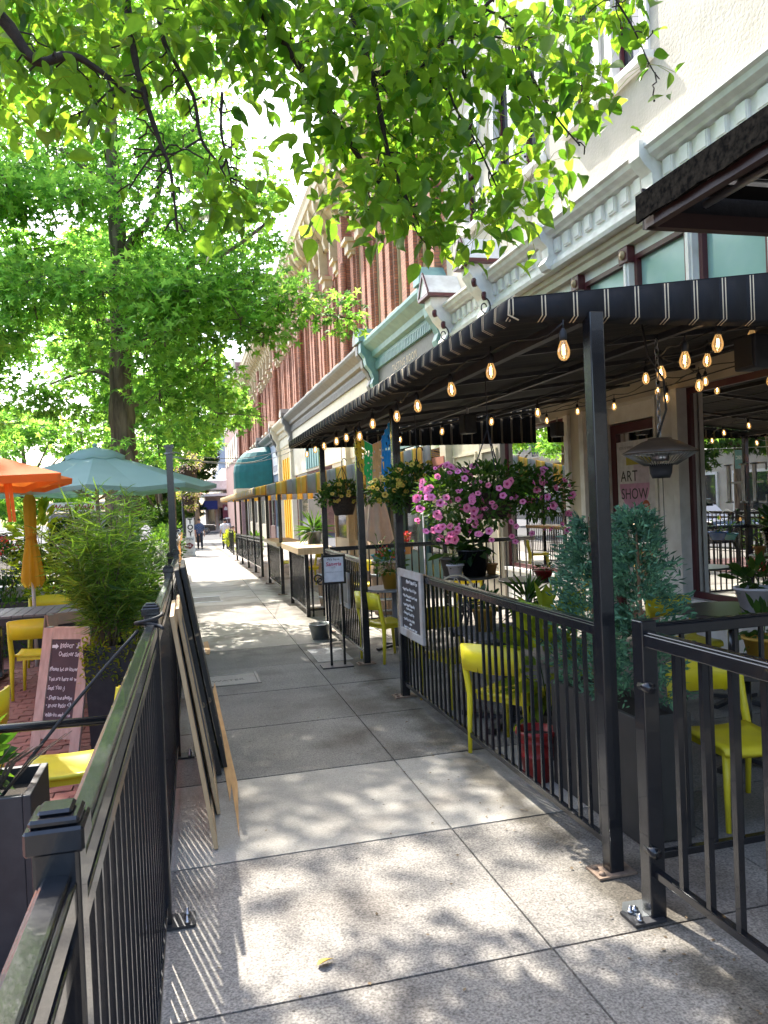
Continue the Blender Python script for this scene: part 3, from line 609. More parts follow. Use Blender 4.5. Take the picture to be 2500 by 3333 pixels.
for i in range(14): slat.box(5.3+(.03 if i % 2 else 0), 30.2+.3*i, 3.4, 5.42, 30.2+.3*i+.27, 4.9)
part('slatted_fascia', slat, M['tealp'], bb)
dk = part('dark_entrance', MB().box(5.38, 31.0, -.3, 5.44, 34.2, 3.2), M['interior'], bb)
gd = MB()
for i in range(7): gd.box(5.26+(.05 if i % 2 else 0), 39.2+.42*i, -.5, 5.42, 39.2+.42*i+.4, 4.3)
part('golden_panel', gd, mat('golden_yellow_paint', (.80, .45, .02), .5, col2=(.74, .40, .02)), bb)

# ================================================================ CANOPIES
def roof_sheet(x0, x1, y0, y1, z0, sl, t=.012):
    z = lambda x: z0+sl*(x-x0)
    m = MB(); n = 10
    # slightly sagging cloth between ribs
    xs = [x0, x1]; ys = [y0+(y1-y0)*i/n for i in range(n+1)]
    for a, b in zip(ys, ys[1:]):
        m.add([(x0, a, z(x0)), (x1, a, z(x1)), (x1, b, z(x1)), (x0, b, z(x0)), (x0, a, z(x0)+t), (x1, a, z(x1)+t), (x1, b, z(x1)+t), (x0, b, z(x0)+t)], [(0, 1, 2, 3), (7, 6, 5, 4), (0, 4, 5, 1), (2, 6, 7, 3), (1, 5, 6, 2), (3, 7, 4, 0)])
    return m
def canopy(name, label, x0, x1, y0, y1, zb, zt, sl, my, mx, posts, px, group=None, pw=.075):
    t = thing(name, label, 'canopy', (px, y0, 0), group)
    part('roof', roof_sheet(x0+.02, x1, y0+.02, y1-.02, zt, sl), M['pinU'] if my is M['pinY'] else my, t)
    n = 46; fv = MB()
    ys = [y0+(y1-y0)*i/n for i in range(n+1)]
    for a, b in zip(ys, ys[1:]): 
        wa, wb_ = [.006*math.sin(q*5.1) for q in (a, b)]
        fv.add([(x0+.05+wa, a, zb-.01), (x0+.05+wb_, b, zb-.01), (x0+wb_, b, zb+.012), (x0+wa, a, zb+.012), (x0, a, zt-.01), (x0, b, zt-.01), (x0+.03, a, zt+.015), (x0+.03, b, zt+.015)], [(0, 1, 2, 3), (3, 2, 5, 4), (4, 5, 7, 6)], 0, True)
    v = part('front_valance', fv, my, t); v.modifiers.new('s', 'SOLIDIFY').thickness = .006
    for nm, yy in (('end_valance', y0), ('end_valance', y1)):
        ev = MB(); k = 24
        for i in range(k):
            a, b = x0+(x1-x0)*i/k, x0+(x1-x0)*(i+1)/k
            s = .05 if yy == y0 else -.05
            ev.add([(a, yy+s, zb-.01), (b, yy+s, zb-.01), (b, yy, zb+.012), (a, yy, zb+.012), (b, yy, zt+sl*(b-x0)), (a, yy, zt+sl*(a-x0))], [(0, 1, 2, 3), (3, 2, 4, 5)], 0, True)
        e = part(nm, ev, mx, t); e.modifiers.new('s', 'SOLIDIFY').thickness = .006
    bm = MB(); zs = zb+.03
    bm.bar((px, y0+.1, zs), (px, y1-.1, zs), .05, .06)
    for xm in (px+1.3, px+2.5): bm.bar((xm, y0+.1, zt+sl*(xm-x0)-.06), (xm, y1-.1, zt+sl*(xm-x0)-.06), .045)
    kk = max(3, int((y1-y0)/1.3))
    for i in range(kk+1):
        yy = y0+.12+(y1-y0-.24)*i/kk; bm.bar((x0+.06, yy, zt-.05), (x1, yy, zt+sl*(x1-x0)-.05), .035)
    part('frame', bm, M['blackm'], t)
    for i, yy in enumerate(posts):
        g = G(yy); p = part('post', MB().box(px-pw/2, yy-pw/2, g, px+pw/2, yy+pw/2, zb+.03), M['black'], t, bevel=.006)
        part('base_plate', MB().box(px-pw/2-.075, yy-pw/2-.03, g+.002, px+pw/2+.05, yy+pw/2+.03, g+.012), M['rust'], p)
        bo = MB()
        for dy in (-.035, .035): bo.lathe([(.016, 0), (.016, .01), (.0, .014)], 8, (px-pw/2-.045, yy+dy, g+.012))
        part('bolt', bo, M['rust'], p)
    return t
canopy('striped_canopy', 'black pinstripe awning on black posts strung with light bulbs over the cafe terrace', 1.5, 5.38, 3.33, 11.15, 2.66, 2.745, .115, M['pinY'], M['pinX'], (3.34, 6.97, 8.55, 10.92), 1.93)
canopy('striped_canopy', 'yellow and grey striped awning on thin black posts farther down the sidewalk', 1.37, 5.2, 15.9, 30.6, 2.08, 2.21, .21, M['widY'], M['widX'], (16.0, 18.5, 20.3, 22.3, 24.8, 27.5, 30.3), 1.9, pw=.07)
# neighbouring black canopy overhead at right
t = thing('black_canopy', 'black vinyl canopy edge with painted-in sun flecks and dark red frame high at the right', 'canopy', (1.5, .5, 0))
ed = MB(); n = 40
for i in range(n):
    a, b = -2+4.28*i/n, -2+4.28*(i+1)/n
    ed.add([(1.5, a, 2.715+.006*(i % 2)), (1.5, b, 2.715+.006*((i+1) % 2)), (1.5, b, 2.80), (1.5, a, 2.80), (1.56, a, 2.83), (1.56, b, 2.83)], [(0, 1, 2, 3), (3, 2, 5, 4)])
e = part('edge_valance', ed, mat('black_vinyl_sun_flecks', (.005, .005, .005), .8, col2=(.02, .018, .015), scale=60, bump=.12, bscale=70, spec=0), t); e.modifiers.new('s', 'SOLIDIFY').thickness = .01  # paler flecks in the vinyl colour stand in for dappled sun
part('roof', MB().box(1.55, -2, 2.815, 5.3, 2.27, 2.83), mat('matt_black_vinyl', (.006, .006, .006), .95, spec=.1), t); part('end_valance', MB().box(1.52, 2.281, 2.70, 5.3, 2.288, 2.835), M['blackc'], t)
part('frame', MB().bar((1.52, 2.26, 2.72), (5.3, 2.26, 2.72), .035, .05).bar((1.53, -2, 2.71), (1.53, 2.26, 2.71), .03, .03), mat('dark_red_tube', (.03, .012, .012), .5), t)
part('pipe', MB().tube([(1.70, 2.2, 2.76), (1.70, -2, 2.77)], .013, 8), M['galv'], t); part('pipe', MB().tube([(1.60, 2.05, 2.775), (5.0, 2.05, 2.775)], .012, 8), M['galv'], t); part('pipe', MB().tube([(1.62, 1.45, 2.775), (5.0, 1.45, 2.775)], .012, 8), M['galv'], t)

# ================================================================ IRON FENCES
def fence(name, label, pts, zt, zb, posts, sp=.105, mid=None, bw=.018, pw=.065, post_h=None, plate=True, cap=True, rail_w=.055, rail_h=.05, group=None, xoff=0):
    """straight fence between two points; posts = fractions of length in metres"""
    p, q = Vector(pts[0]), Vector(pts[1]); L = (q-p).length; d = (q-p)/L; ang = math.atan2(d.y, d.x)
    def at(s, z): c = p+d*s; return Vector((c.x, c.y, z+G(c.y)))
    t = thing(name, label, 'fence', at(0, 0), group)
    cuts = sorted(set([0.0, L]+[s for s in posts]))
    for a, b in zip(cuts, cuts[1:]):
        if b-a < .2: continue
        r = MB().bar(at(a, zt-rail_h/2), at(b, zt-rail_h/2), rail_w, rail_h)
        # a soft crown along the handrail
        r.bar(at(a, zt+.004), at(b, zt+.004), rail_w*.7, .012)
        part('top_rail', r, M['black'], t, bevel=.005)
        part('bottom_rail', MB().bar(at(a, zb), at(b, zb), .034, .034), M['black'], t, bevel=.003)
        if mid: part('mid_rail', MB().bar(at(a, mid), at(b, mid), .036, .036), M['black'], t, bevel=.003)
    me = MB().cbox((0, 0, (zt-rail_h+zb)/2), (bw, bw, zt-rail_h-zb)).mesh('baluster', M['black'])
    n = int(L/sp)
    for i in range(n):
        s = (i+.5)*L/n
        if posts and min(abs(s-x) for x in posts) < pw*.8: continue
        inst('baluster', me, t, at(s, 0), (0, 0, ang))
    h = post_h or zt+.09
    pm = MB().cbox((0, 0, h/2), (pw, pw, h)).mesh('post', M['black'])
    for s in posts:
        o = inst('post', pm, t, at(s, 0), (0, 0, ang)); b = o.modifiers.new('bevel', 'BEVEL'); b.width = .006; b.segments = 2
        if cap:
            c = MB(); w = pw/2
            for (k, z0, z1, e) in ((0, h-.035, h, .006), (1, h, h+.012, .0), (2, h+.012, h+.02, -.01)): c.cbox((0, 0, (z0+z1)/2), (pw+2*e+.004, pw+2*e+.004, z1-z0))
            inst('post_cap', c.mesh('post_cap', M['black']), o, o.location+t.location)
            o.children[-1].location = (0, 0, 0); o.children[-1].modifiers.new('bevel', 'BEVEL').width = .005
        if plate:
            c = MB().box(-.05, -.10, .002, .05, .0-pw/2, .014); b = MB()
            pl = MB().cbox((0, xoff*-.0-.055, .008), (.12, .15, .012)); bp = inst('base_plate', pl.mesh('base_plate', M['blackm']), o, (0, 0, 0)); bp.location = (0, 0, 0)
            bo = MB()
            for dx in (-.035, .035): bo.lathe([(.014, 0), (.014, .012), (.008, .012), (.008, .03), (0, .032)], 8, (dx, -.095, .014))
            bl = inst('bolt', bo.mesh('bolt', M['steel']), bp, (0, 0, 0)); bl.location = (0, 0, 0)
    return t
fence('iron_fence', 'long black iron picket fence with capped posts along the left edge of the sidewalk', ((-.216, -1.25, 0), (-.106, 8.35, 0)), 1.335, .09, (.0, 2.40, 4.80, 7.18, 9.58), sp=.112, mid=1.225, post_h=1.41, pw=.062, rail_w=.052)
fence('iron_fence', 'farther black iron fence wound with white string lights left of the sidewalk', ((-.165, 8.75, 0), (-.165, 24.0, 0)), 1.32, .09, (0, 2.5, 5, 7.5, 10, 12.5, 15.2), sp=.13, mid=1.2, post_h=1.36)
fence('iron_fence', 'black picket railing between two awning posts hung with a narrow chalk menu', ((1.93, 3.38, 0), (1.93, 6.93, 0)), 1.19, .13, (), rail_w=.065)
fence('iron_fence', 'short black picket railing behind the sangria notice', ((1.93, 8.6, 0), (1.93, 10.88, 0)), 1.19, .13, ())
fence('iron_fence', 'black picket railing crossing the far end of the cafe terrace', ((1.98, 10.95, 0), (5.2, 10.95, 0)), 1.2, .13, (1.75,), cap=False, plate=False)
fence('iron_fence', 'black picket railing running from the gate post back to the shopfront', ((1.98, 3.12, 0), (5.3, 3.12, 0)), 1.215, .16, (), sp=.14)
g = fence('iron_gate', 'black iron gate with glossy handrail at the lower right edge', ((1.88, 2.96, 0), (1.95, -.6, 0)), 1.225, .20, (.03,), sp=.16, bw=.026, pw=.075, post_h=1.28, cap=False, rail_w=.06, rail_h=.055); g['category'] = 'gate'
part('hinge', MB().tube([(1.86, 2.93, 1.0), (1.86, 2.86, 1.0)], .024, 10).tube([(1.86, 2.93, .30), (1.86, 2.86, .30)], .024, 10), M['black'], g)
pl = MB(); pl.prism([(1.76, 2.99, .004), (1.80, 2.92, .004), (1.92, 2.90, .004), (1.92, 3.04, .004), (1.80, 3.05, .004)], (0, 0, .012)); part('foot_plate', pl, M['galv'], g)
part('bolt', MB().lathe([(.016, 0), (.016, .012), (.008, .012), (.008, .02), (0, .022)], 8, (1.81, 2.97, .016)), M['steel'], g)
f = fence('iron_fence', 'black fence with thick wooden drinks ledge beside the whisky barrel', ((1.89, 12.52, 0), (1.89, 14.5, 0)), 1.03, .12, (.03, 1.95), cap=False, plate=False)
part('ledge', MB().box(1.74, 12.4, 1.03, 2.30, 14.6, 1.14), M['palewood'], f, bevel=.01)
rt = MB()
for x in (1.95, 2.13, 2.36): rt.box(x, 12.5, .0, x+.03, 12.53, 1.03)
rt.box(1.9, 12.5, .1, 2.4, 12.53, .14); rt.tube([(2.06+.06*math.cos(a), 12.5, .62+.06*math.sin(a)) for a in [R(x) for x in range(0, 361, 30)]], .014, 6).tube([(2.10+.05*math.cos(a), 12.5, .57+.05*math.sin(a)) for a in [R(x) for x in range(0, 361, 30)]], .014, 6)
part('return_panel', rt, M['black'], f)
f = fence('iron_fence', 'black fence panel topped by a pale counter under the striped awning', ((1.9, 15.95, 0), (1.9, 18.5, 0)), 1.0, .15, (), sp=.12)
part('counter', MB().box(1.8, 15.9, 1.0, 2.4, 18.55, 1.07), M['palewood'], f, bevel=.008)
f = fence('iron_fence', 'long black fence with vertical silver bars under the striped awning', ((1.9, 20.3, 0), (1.9, 30.35, 0)), 1.05, .24, (0, 2.0, 4.5, 7.2, 10.0), sp=.11, mid=.93, cap=False, plate=False, post_h=1.0)
db = MB()
for y in (21.2, 23.3, 26.0, 28.8): db.box(1.862, y, .5+G(y), 1.872, y+.05, .85+G(y)).box(1.862, y-.05, .5+G(y), 1.872, y, .53+G(y)).box(1.862, y+.05, .82+G(y), 1.872, y+.1, .85+G(y))
part('ornament', db, M['galv'], f)
fence('iron_fence', 'far black fence with potted flowers where people sit', ((2.1, 36, 0), (2.4, 48, 0)), 1.05, .12, (0, 2.4, 4.8, 7.2, 9.6, 12.0), sp=.15, cap=False, plate=False)

# tall pole with wires
t = thing('tall_pole', 'tall slim black pole rising from the left fence beside the green umbrella', 'pole', (-.13, 9.0, 0))
part('shaft', MB().box(-.165, 8.56, 0, -.095, 8.63, 2.50), M['black'], t); part('cap', MB().box(-.18, 8.545, 2.50, -.08, 8.645, 2.53), M['black'], t)
part('ring', MB().tube([(-.13+.05*math.cos(a), 8.6+.05*math.sin(a), 2.44) for a in [R(x) for x in range(0, 361, 40)]], .008, 5), M['galv'], t)
def sag(a, b, s, n=14): a, b = Vector(a), Vector(b); return [a.lerp(b, i/n)-Vector((0, 0, s*4*(i/n)*(1-i/n))) for i in range(n+1)]
solo('wire', MB().tube(sag((-.1, 8.6, 2.46), (1.55, 11.1, 2.68), .12), .004, 4).tube(sag((-.1, 8.6, 2.42), (1.55, 11.1, 2.62), .14), .004, 4).tube(sag((-.1, 8.62, 2.40), (5.1, 44, 5.0), .3), .006, 4), M['galv'], 'thin pale wires strung from the tall pole across the sidewalk', 'wire')
solo('rope', MB().tube(sag((-.21, 3.42, 1.33), (-.80, 3.42, .66), -.02, 10), .008, 6).tube([(-.165+.055*math.cos(a), 3.42+.055*math.sin(a), 1.33+.01*a) for a in [x*.5 for x in range(14)]], .008, 6), M['socket'], 'black rope tied around the second left fence post sloping down to the planter', 'rope')
# fairy lights wound on the far left fence
t = thing('fairy_lights', 'white string lights wound along the farther left fence top', 'lights', (-.13, 8.8, 1.3))
pts = [(-.13+.03*math.sin(i*1.3), 8.8+.13*i, 1.3+.07*math.cos(i*1.1)+G(8.8+.13*i)) for i in range(90)]
part('cord', MB().tube(pts, .005, 4), M['paper'], t)
bme = MB().lathe([(.0, -.05), (.022, -.04), (.028, -.02), (.018, .012), (.012, .03), (0, .03)], 8).mesh('bulb', M['bulbglass'])
for i in range(2, 88, 5): inst('bulb', bme, t, (pts[i][0]+.04, pts[i][1], pts[i][2]-.06))

# ================================================================ CHAIRS AND TABLES
def make_chair():
    t = thing('yellow_chair', 'x', 'chair', (0, 0, 0), 'yellow plastic cafe chairs')
    W = .235
    s = MB(); n = 8; rows = [(-.20, .452), (-.1, .445), (0.0, .442), (.1, .446), (.18, .45), (.215, .44), (.225, .42)]
    def row(y, z, th): return [(x*(.205+.02*(y+.2)), y, z-.014*(1-(abs(x))**2)-th) for x in [-1+2*i/n for i in range(n+1)]]
    top = [p for y, z in rows for p in row(y, z, 0)]; bot = [p for y, z in rows for p in row(y, z, .022)]
    k = n+1; N = len(top); fs = []
    for r in range(len(rows)-1):
        for i in range(n): a = r*k+i; fs += [(a, a+1, a+k+1, a+k), (N+a, N+a+k, N+a+k+1, N+a+1)]
    for r in range(len(rows)-1): a = r*k; fs += [(a, a+k, N+a+k, N+a), (a+n, N+a+n, N+a+k+n, a+k+n)]
    for i in range(n): fs += [(i, N+i, N+i+1, i+1), (N-k+i, N-k+i+1, 2*N-k+i+1, 2*N-k+i)]
    s.add(top+bot, fs, 0, True); part('seat', s, M['yellow'], t)
    part('seat_frame', MB().box(-.19, -.19, .385, -.165, .2, .43).box(.165, -.19, .385, .19, .2, .43).box(-.165, .175, .385, .165, .2, .43).box(-.165, -.19, .385, .165, -.165, .43), M['yellow'], t)
    b = MB(); n = 12; vs = []
    for i in range(n+1):
        u = -1+2*i/n; x = W*u; y = -.265-.055*(1-u*u)
        dz = .018*(1-u*u)
        for (yy, zz) in ((y, .615), (y-.02, .615), (y-.035, .80+dz), (y-.017, .80+dz)): vs.append((x, yy, zz))
    fs = []
    for i in range(n):
        a = i*4
        for j in range(4): fs.append((a+j, a+(j+1) % 4, a+4+(j+1) % 4, a+4+j))
    fs += [(3, 2, 1, 0), (4*n, 4*n+1, 4*n+2, 4*n+3)]
    b.add(vs, fs, 0, True); part('backrest', b, M['yellow'], t)
    for sx in (-1, 1):
        part('leg', MB().tube([(sx*W, -.235, 0), (sx*W, -.222, .25), (sx*W*.97, -.215, .43), (sx*W*.98, -.255, .6), (sx*W, -.283, .79)], [.016, .02, .027, .024, .018], 6), M['yellow'], t)
        part('leg', MB().tube([(sx*.21, .225, 0), (sx*.195, .20, .25), (sx*.18, .18, .43)], [.015, .019, .025], 6), M['yellow'], t)
    return t
ch = make_chair(); first = [True]
def chair(x, y, face, label):
    """face = compass heading in degrees of the direction the sitter looks, 0 = +Y, clockwise"""
    if first[0]:
        first[0] = False; ch.location = (x, y, 0); ch.rotation_euler = (0, 0, R(-face)); ch['label'] = label; return ch
    return dup(ch, (x, y, 0), R(-face), label)
chair(2.24, 5.17, 56, 'yellow chair backing onto the railing beside the narrow chalk menu')
chair(2.32, 6.62, 165, 'yellow chair behind the railing on the far side of the small dark slatted table')
chair(2.24, 8.72, 70, 'yellow chair between the sangria notice and the awning post, beside a geranium')
chair(2.94, 3.72, 184, 'yellow chair close behind the cross railing at the right, its whole seat showing')
chair(4.45, 5.98+.25, 180, 'yellow chair by the shop window behind the table with the white pot')
chair(3.9, 10.05, 165, 'yellow chair behind the grey-rimmed table with the red succulent bowl')
chair(4.72, 8.75, 262, 'yellow chair at the right side of the grey-rimmed table, behind the conifer')
chair(4.2, 4.5, 250, 'yellow chair at the right picture edge behind the mustard pot')
chair(-1.5, 8.62, 0, 'yellow chair whose back faces us between the slatted table and the sandwich board')
chair(-2.35, 9.25, 85, 'yellow chair at the left end of the slatted table')
chair(-1.7, 10.35, 178, 'yellow chair on the far side of the slatted table')
chair(-.70, 4.62, 268, 'yellow chair with a brightly sunlit seat just inside the left fence')
chair(-1.42, 5.0, 280, 'yellow chair cut by the left picture edge')
chair(2.9, 13.1, 200, 'yellow chair behind the wooden drinks ledge')
chair(2.7, 17.2, 250, 'yellow chair behind the pale counter under the striped awning')
chair(2.6, 19.4, 230, 'yellow chair in the gap between the two fences under the striped awning')

def round_table(x, y, r, h, label, top, leg, edge=None, bistro=False):
    t = thing('cafe_table', label, 'table', (x, y, 0), 'round cafe tables')
    part('tabletop', MB().lathe([(0, h-.03), (r*.97, h-.03), (r, h-.024), (r, h-.004), (r*.985, h), (0, h)], 36, (x, y, 0), sm=False), top, t)
    if bistro:
        for k in range(4):
            a = R(45+90*k); part('leg', MB().tube([(x+.16*math.cos(a), y+.16*math.sin(a), h-.03), (x+.12*math.cos(a), y+.12*math.sin(a), h*.5), (x+.24*math.cos(a), y+.24*math.sin(a), 0)], .012, 6), leg, t)
        part('stretcher', MB().tube([(x+.13*math.cos(R(q)), y+.13*math.sin(R(q)), h*.62) for q in range(0, 361, 30)], .008, 5), leg, t)
    else:
        part('column', MB().tube([(x, y, .03), (x, y, h-.03)], .045, 14), leg, t)
        f = MB()
        for k in range(4):
            a = R(20+90*k); f.bar((x, y, .045), (x+.3*math.cos(a), y+.3*math.sin(a), .02), .045, .03)
        part('foot', f, M['blackm'], t)
    return t
greym = mat('grey_tabletop', (.24, .24, .25), .45, col2=(.19, .19, .2), scale=6)
darkt = mat('charcoal_tabletop', (.04, .037, .035), .35, col2=(.06, .055, .05), scale=8, stretch=(1, 8, 1))
round_table(2.5, 9.32, .36, .76, 'grey round table with a geranium pot near the awning post', greym, greym)
round_table(3.3, 8.75, .33, .90, 'tall black bistro table crowded with plant pots, a big black one in the middle', darkt, M['black'], bistro=True)
round_table(4.2, 9.1, .38, .77, 'grey-rimmed round table with a small red bowl of succulents', darkt, greym)
round_table(4.46, 5.62, .46, .80, 'wide dark round table with a white scalloped pot by the shop window', darkt, M['black'])
round_table(3.52, 4.35, .38, .66, 'low dark round table with a mustard plant pot just behind the right chair', darkt, M['black'])
# slatted square table on the terrace
t = thing('slatted_table', 'small dark square slatted table with potted plants behind the railing', 'table', (2.5, 5.85, 0))
for i in range(7): part('slat', MB().box(2.12, 5.5+.1*i, .72, 2.88, 5.592+.1*i, .745), M['greywood'], t)
part('frame', MB().box(2.13, 5.51, .67, 2.87, 5.54, .718).box(2.13, 6.15, .67, 2.87, 6.18, .718).box(2.46, 5.54, .67, 2.54, 6.15, .718), M['blackm'], t)
part('column', MB().box(2.455, 5.80, .04, 2.545, 5.89, .67), M['black'], t)
part('foot', MB().bar((2.2, 5.55, .03), (2.8, 6.15, .03), .06, .04).bar((2.2, 6.15, .035), (2.8, 5.55, .035), .06, .04), M['blackm'], t)
t = thing('slatted_table', 'long grey slatted table on the brick terrace among yellow chairs', 'table', (-1.9, 9.5, 0))
for i in range(11): part('slat', MB().box(-2.32+.115*i, 9.12, .735, -2.215+.115*i, 9.95, .76), M['greywood'], t)
part('frame', MB().box(-2.31, 9.14, .66, -1.07, 9.18, .733).box(-2.31, 9.89, .66, -1.07, 9.93, .733).box(-2.31, 9.18, .66, -2.27, 9.89, .733).box(-1.11, 9.18, .66, -1.07, 9.89, .733), M['blackm'], t)
for x in (-2.1, -1.3): part('pedestal', MB().box(x-.04, 9.5, .04, x+.04, 9.58, .66).bar((x, 9.2, .03), (x, 9.9, .03), .06, .04), M['black'], t)
# ornate white metal chair on the terrace
t = thing('ornate_chair', 'cream wrought iron chair with a scrolled arched back behind the chalk menu', 'chair', (2.75, 7.9, 0))
W_ = lambda x, z: (2.75+x*.96, 7.75+x*-.28, z)
part('back_frame', MB().tube([W_(-.2, .45), W_(-.2, .78)]+[W_(.2*-math.cos(a), .82+.2*math.sin(a)) for a in [R(q) for q in range(0, 181, 15)]]+[W_(.2, .78), W_(.2, .45)], .011, 6), M['cream2'], t)
sc_ = MB()
for s in (-1, 1):
    sc_.tube([W_(s*(.09+.06*math.cos(a)*(1-a/9)), .84+.06*math.sin(a)*(1-a/9)) for a in [q*.4 for q in range(18)]], .006, 4)
    sc_.tube([W_(0, .70), W_(s*.06, .86), W_(s*.03, .95), W_(0, 1.0)], .006, 4); sc_.tube([W_(s*.19, .60), W_(s*.1, .72), W_(0, .68)], .006, 4)
part('scrollwork', sc_, M['cream2'], t)
part('seat', MB().lathe([(0, .44), (.2, .44), (.21, .45), (.2, .46), (0, .46)], 20, (2.72, 7.95, 0)), M['cream2'], t)
for dx, dy in ((-.17, -.12), (.17, -.2), (-.15, .18), (.17, .15)): part('leg', MB().tube([(2.72+dx*.8, 7.95+dy*.8, .45), (2.72+dx*1.15, 7.95+dy*1.15, 0)], .01, 6), M['cream2'], t)

# ================================================================ PLANTS
def leaf_tpl(w=.5, fold=.12, pts=((0, 0), (.34, .16), (.5, .38), (.40, .64), (.18, .86), (0, 1))):
    """folded leaf, unit length along +Y; two halves either side of the rib"""
    V = [(0, y, -.02*math.sin(y*3)) for _, y in pts]; n = len(pts)
    L = [(-x*w*2*.9, y, fold*x*1.2-.06*y*y) for x, y in pts]; Rr = [(x*w*2*.9, y, fold*x*1.2-.06*y*y) for x, y in pts]
    V = [(0, y, -.06*y*y) for _, y in pts]
    vs = V+L[1:-1]+Rr[1:-1]; F = []
    li = lambda i: 0 if i == 0 else (n-1 if i == n-1 else n+i-1); ri = lambda i: 0 if i == 0 else (n-1 if i == n-1 else n+(n-2)+i-1)
    for i in range(n-1):
        a = [i, i+1, li(i+1), li(i)]; b = [i, ri(i), ri(i+1), i+1]
        for q in (a, b):
            q2 = list(dict.fromkeys(q)); F.append(q2 if len(q2) == 4 else q2+[q2[-1]])
    T = []
    for q in F:
        if q[2] == q[3]: T.append(q[:3])
        else: T += [q[:3], [q[0], q[2], q[3]]]
    return np.array(vs, float), np.array(T)
PEARL = leaf_tpl(.36, .22, ((0, 0), (.22, .06), (.46, .22), (.50, .40), (.42, .60), (.2, .82), (.06, .94), (0, 1.05)))
OVAL = leaf_tpl(.26, .12, ((0, 0), (.36, .2), (.5, .45), (.34, .75), (0, 1)))
BLADE = leaf_tpl(.045, .1, ((0, 0), (.4, .2), (.5, .5), (.3, .8), (0, 1)))
DIAM = (np.array([(0, 0, 0), (.3, .5, .04), (0, 1, -.03), (-.3, .5, .04)]), np.array([(0, 1, 2), (0, 2, 3)]))
def star_tpl():
    vs = [(0, .1, 0)]
    for i in range(5):
        a = R(90+72*i-144); vs += [(.62*math.cos(a)*(.9 if i in (0, 4) else 1), .35+.62*math.sin(a), -.07), (.2*math.cos(a+R(36)), .35+.2*math.sin(a+R(36)), .03)]
    return np.array(vs), np.array([(0, 1+i, 1+(i+1) % 10) for i in range(10)])
STAR = star_tpl()
def rdir(n, down=0.0, out=None):
    d = rng.normal(size=(n, 3))
    d /= np.linalg.norm(d, axis=1, keepdims=True); d[:, 2] -= down
    if out is not None: d += out
    return d
def blob(c, r, n, shell=.45):
    d = rng.normal(size=(n, 3)); d /= np.linalg.norm(d, axis=1, keepdims=True)
    return np.array(c)+d*np.array(r)*(shell+(1-shell)*rng.random((n, 1)))**.6, d
def leaves(name, tpl, pos, d, size, m, parent, roll=None, kind='stuff', jit=.3):
    n = len(pos); roll = rng.uniform(-.9, .9, n) if roll is None else roll
    V, F = scatter(tpl[0], tpl[1], pos-np.array(wloc(parent) if parent is not None else (0, 0, 0)), d, roll, size*(1+jit*rng.uniform(-1, 1, n)))
    o = bpy.data.objects.new(name, mesh_np(name, V, F, m)); COL.objects.link(o); o.parent = parent
    if kind: o['kind'] = kind
    return o
def pot(name, mb_c, r0, r1, h, m, parent=None, rim=.012):
    x, y, z = mb_c
    p = part(name, MB().lathe([(0, 0), (r0, 0), (r1, h), (r1+rim, h), (r1+rim, h+.02), (r1-.012, h+.02), (r1-.015, h-.02), (0, h-.025)], 24, (x, y, z)), m, parent)
    part('soil', MB().lathe([(r1-.02, 0), (0, .012)], 14, (x, y, z+h-.018)), M['soil'], p)
    return p
def potted(name, label, c, r0, r1, h, m, fol=None, n=60, size=.06, fr=.12, fh=.12, lm='leafm', tpl=OVAL, flowers=None, cat='potted plant', down=0.0):
    t = thing(name, label, cat, c, 'potted plants on the terrace')
    pot('pot', c, r0, r1, h, m, t)
    if n:
        pos, d = blob((c[0], c[1], c[2]+h+fh*.75), (fr, fr, fh), n, .3); d[:, 2] += .25
        leaves('foliage', tpl, pos, d, size, M[lm], t)
        st = MB()
        for i in range(7):
            q = pos[i*n//7]; st.tube([(c[0], c[1], c[2]+h-.02), ((c[0]+q[0])/2, (c[1]+q[1])/2, (c[2]+h+q[2])/2+.02), tuple(q)], .004, 4)
        part('stem', st, M['leafm'], t)
    if flowers:
        for k in range(flowers[1]):
            a = rng.uniform(0, 6.28); rr = fr*rng.uniform(.2, .9); fc = (c[0]+rr*math.cos(a), c[1]+rr*math.sin(a), c[2]+h+fh*1.6+rng.uniform(-.04, .06))
            pos, d = blob(fc, (.035, .035, .028), 22, .6); leaves('flower_head', DIAM, pos, d, .03, M[flowers[0]], t, kind=None)
    return t
potted('geranium_pot', 'mustard pot of orange geraniums on the grey table by the awning post', (2.42, 9.2, .76), .085, .125, .19, M['mustard'], n=150, size=.075, fr=.2, fh=.16, lm='leafm', flowers=('redpet', 6))
potted('plant_pot', 'large glossy black pot with broad dark leaves on the tall bistro table', (3.32, 8.68, .90), .13, .2, .30, M['black'], n=45, size=.2, fr=.15, fh=.14, lm='leafd')
potted('plant_pot', 'grey-brown pot with broad green leaves at the back of the bistro table', (3.1, 8.86, .90), .10, .135, .2, M['potgrey'], n=26, size=.2, fr=.14, fh=.14, lm='leafm')
potted('plant_pot', 'small white pot of spiky succulents at the front of the bistro table', (3.06, 8.62, .90), .065, .095, .14, M['potwhite'], n=40, size=.06, fr=.08, fh=.04, lm='leafd')
potted('plant_pot', 'small terracotta pot of dry stems at the right of the bistro table', (3.56, 8.74, .90), .05, .07, .11, M['terra'], n=16, size=.08, fr=.06, fh=.09, lm='leafy', tpl=BLADE)
potted('succulent_bowl', 'red glazed bowl of succulents on the grey-rimmed table', (4.35, 8.95, .77), .08, .12, .10, M['potred'], n=60, size=.05, fr=.12, fh=.05, lm='leafd')
potted('plant_pot', 'white scalloped pot of begonia leaves on the table by the shop window', (4.52, 5.42, .80), .10, .15, .18, M['potwhite'], n=46, size=.13, fr=.15, fh=.12, lm='leafm')
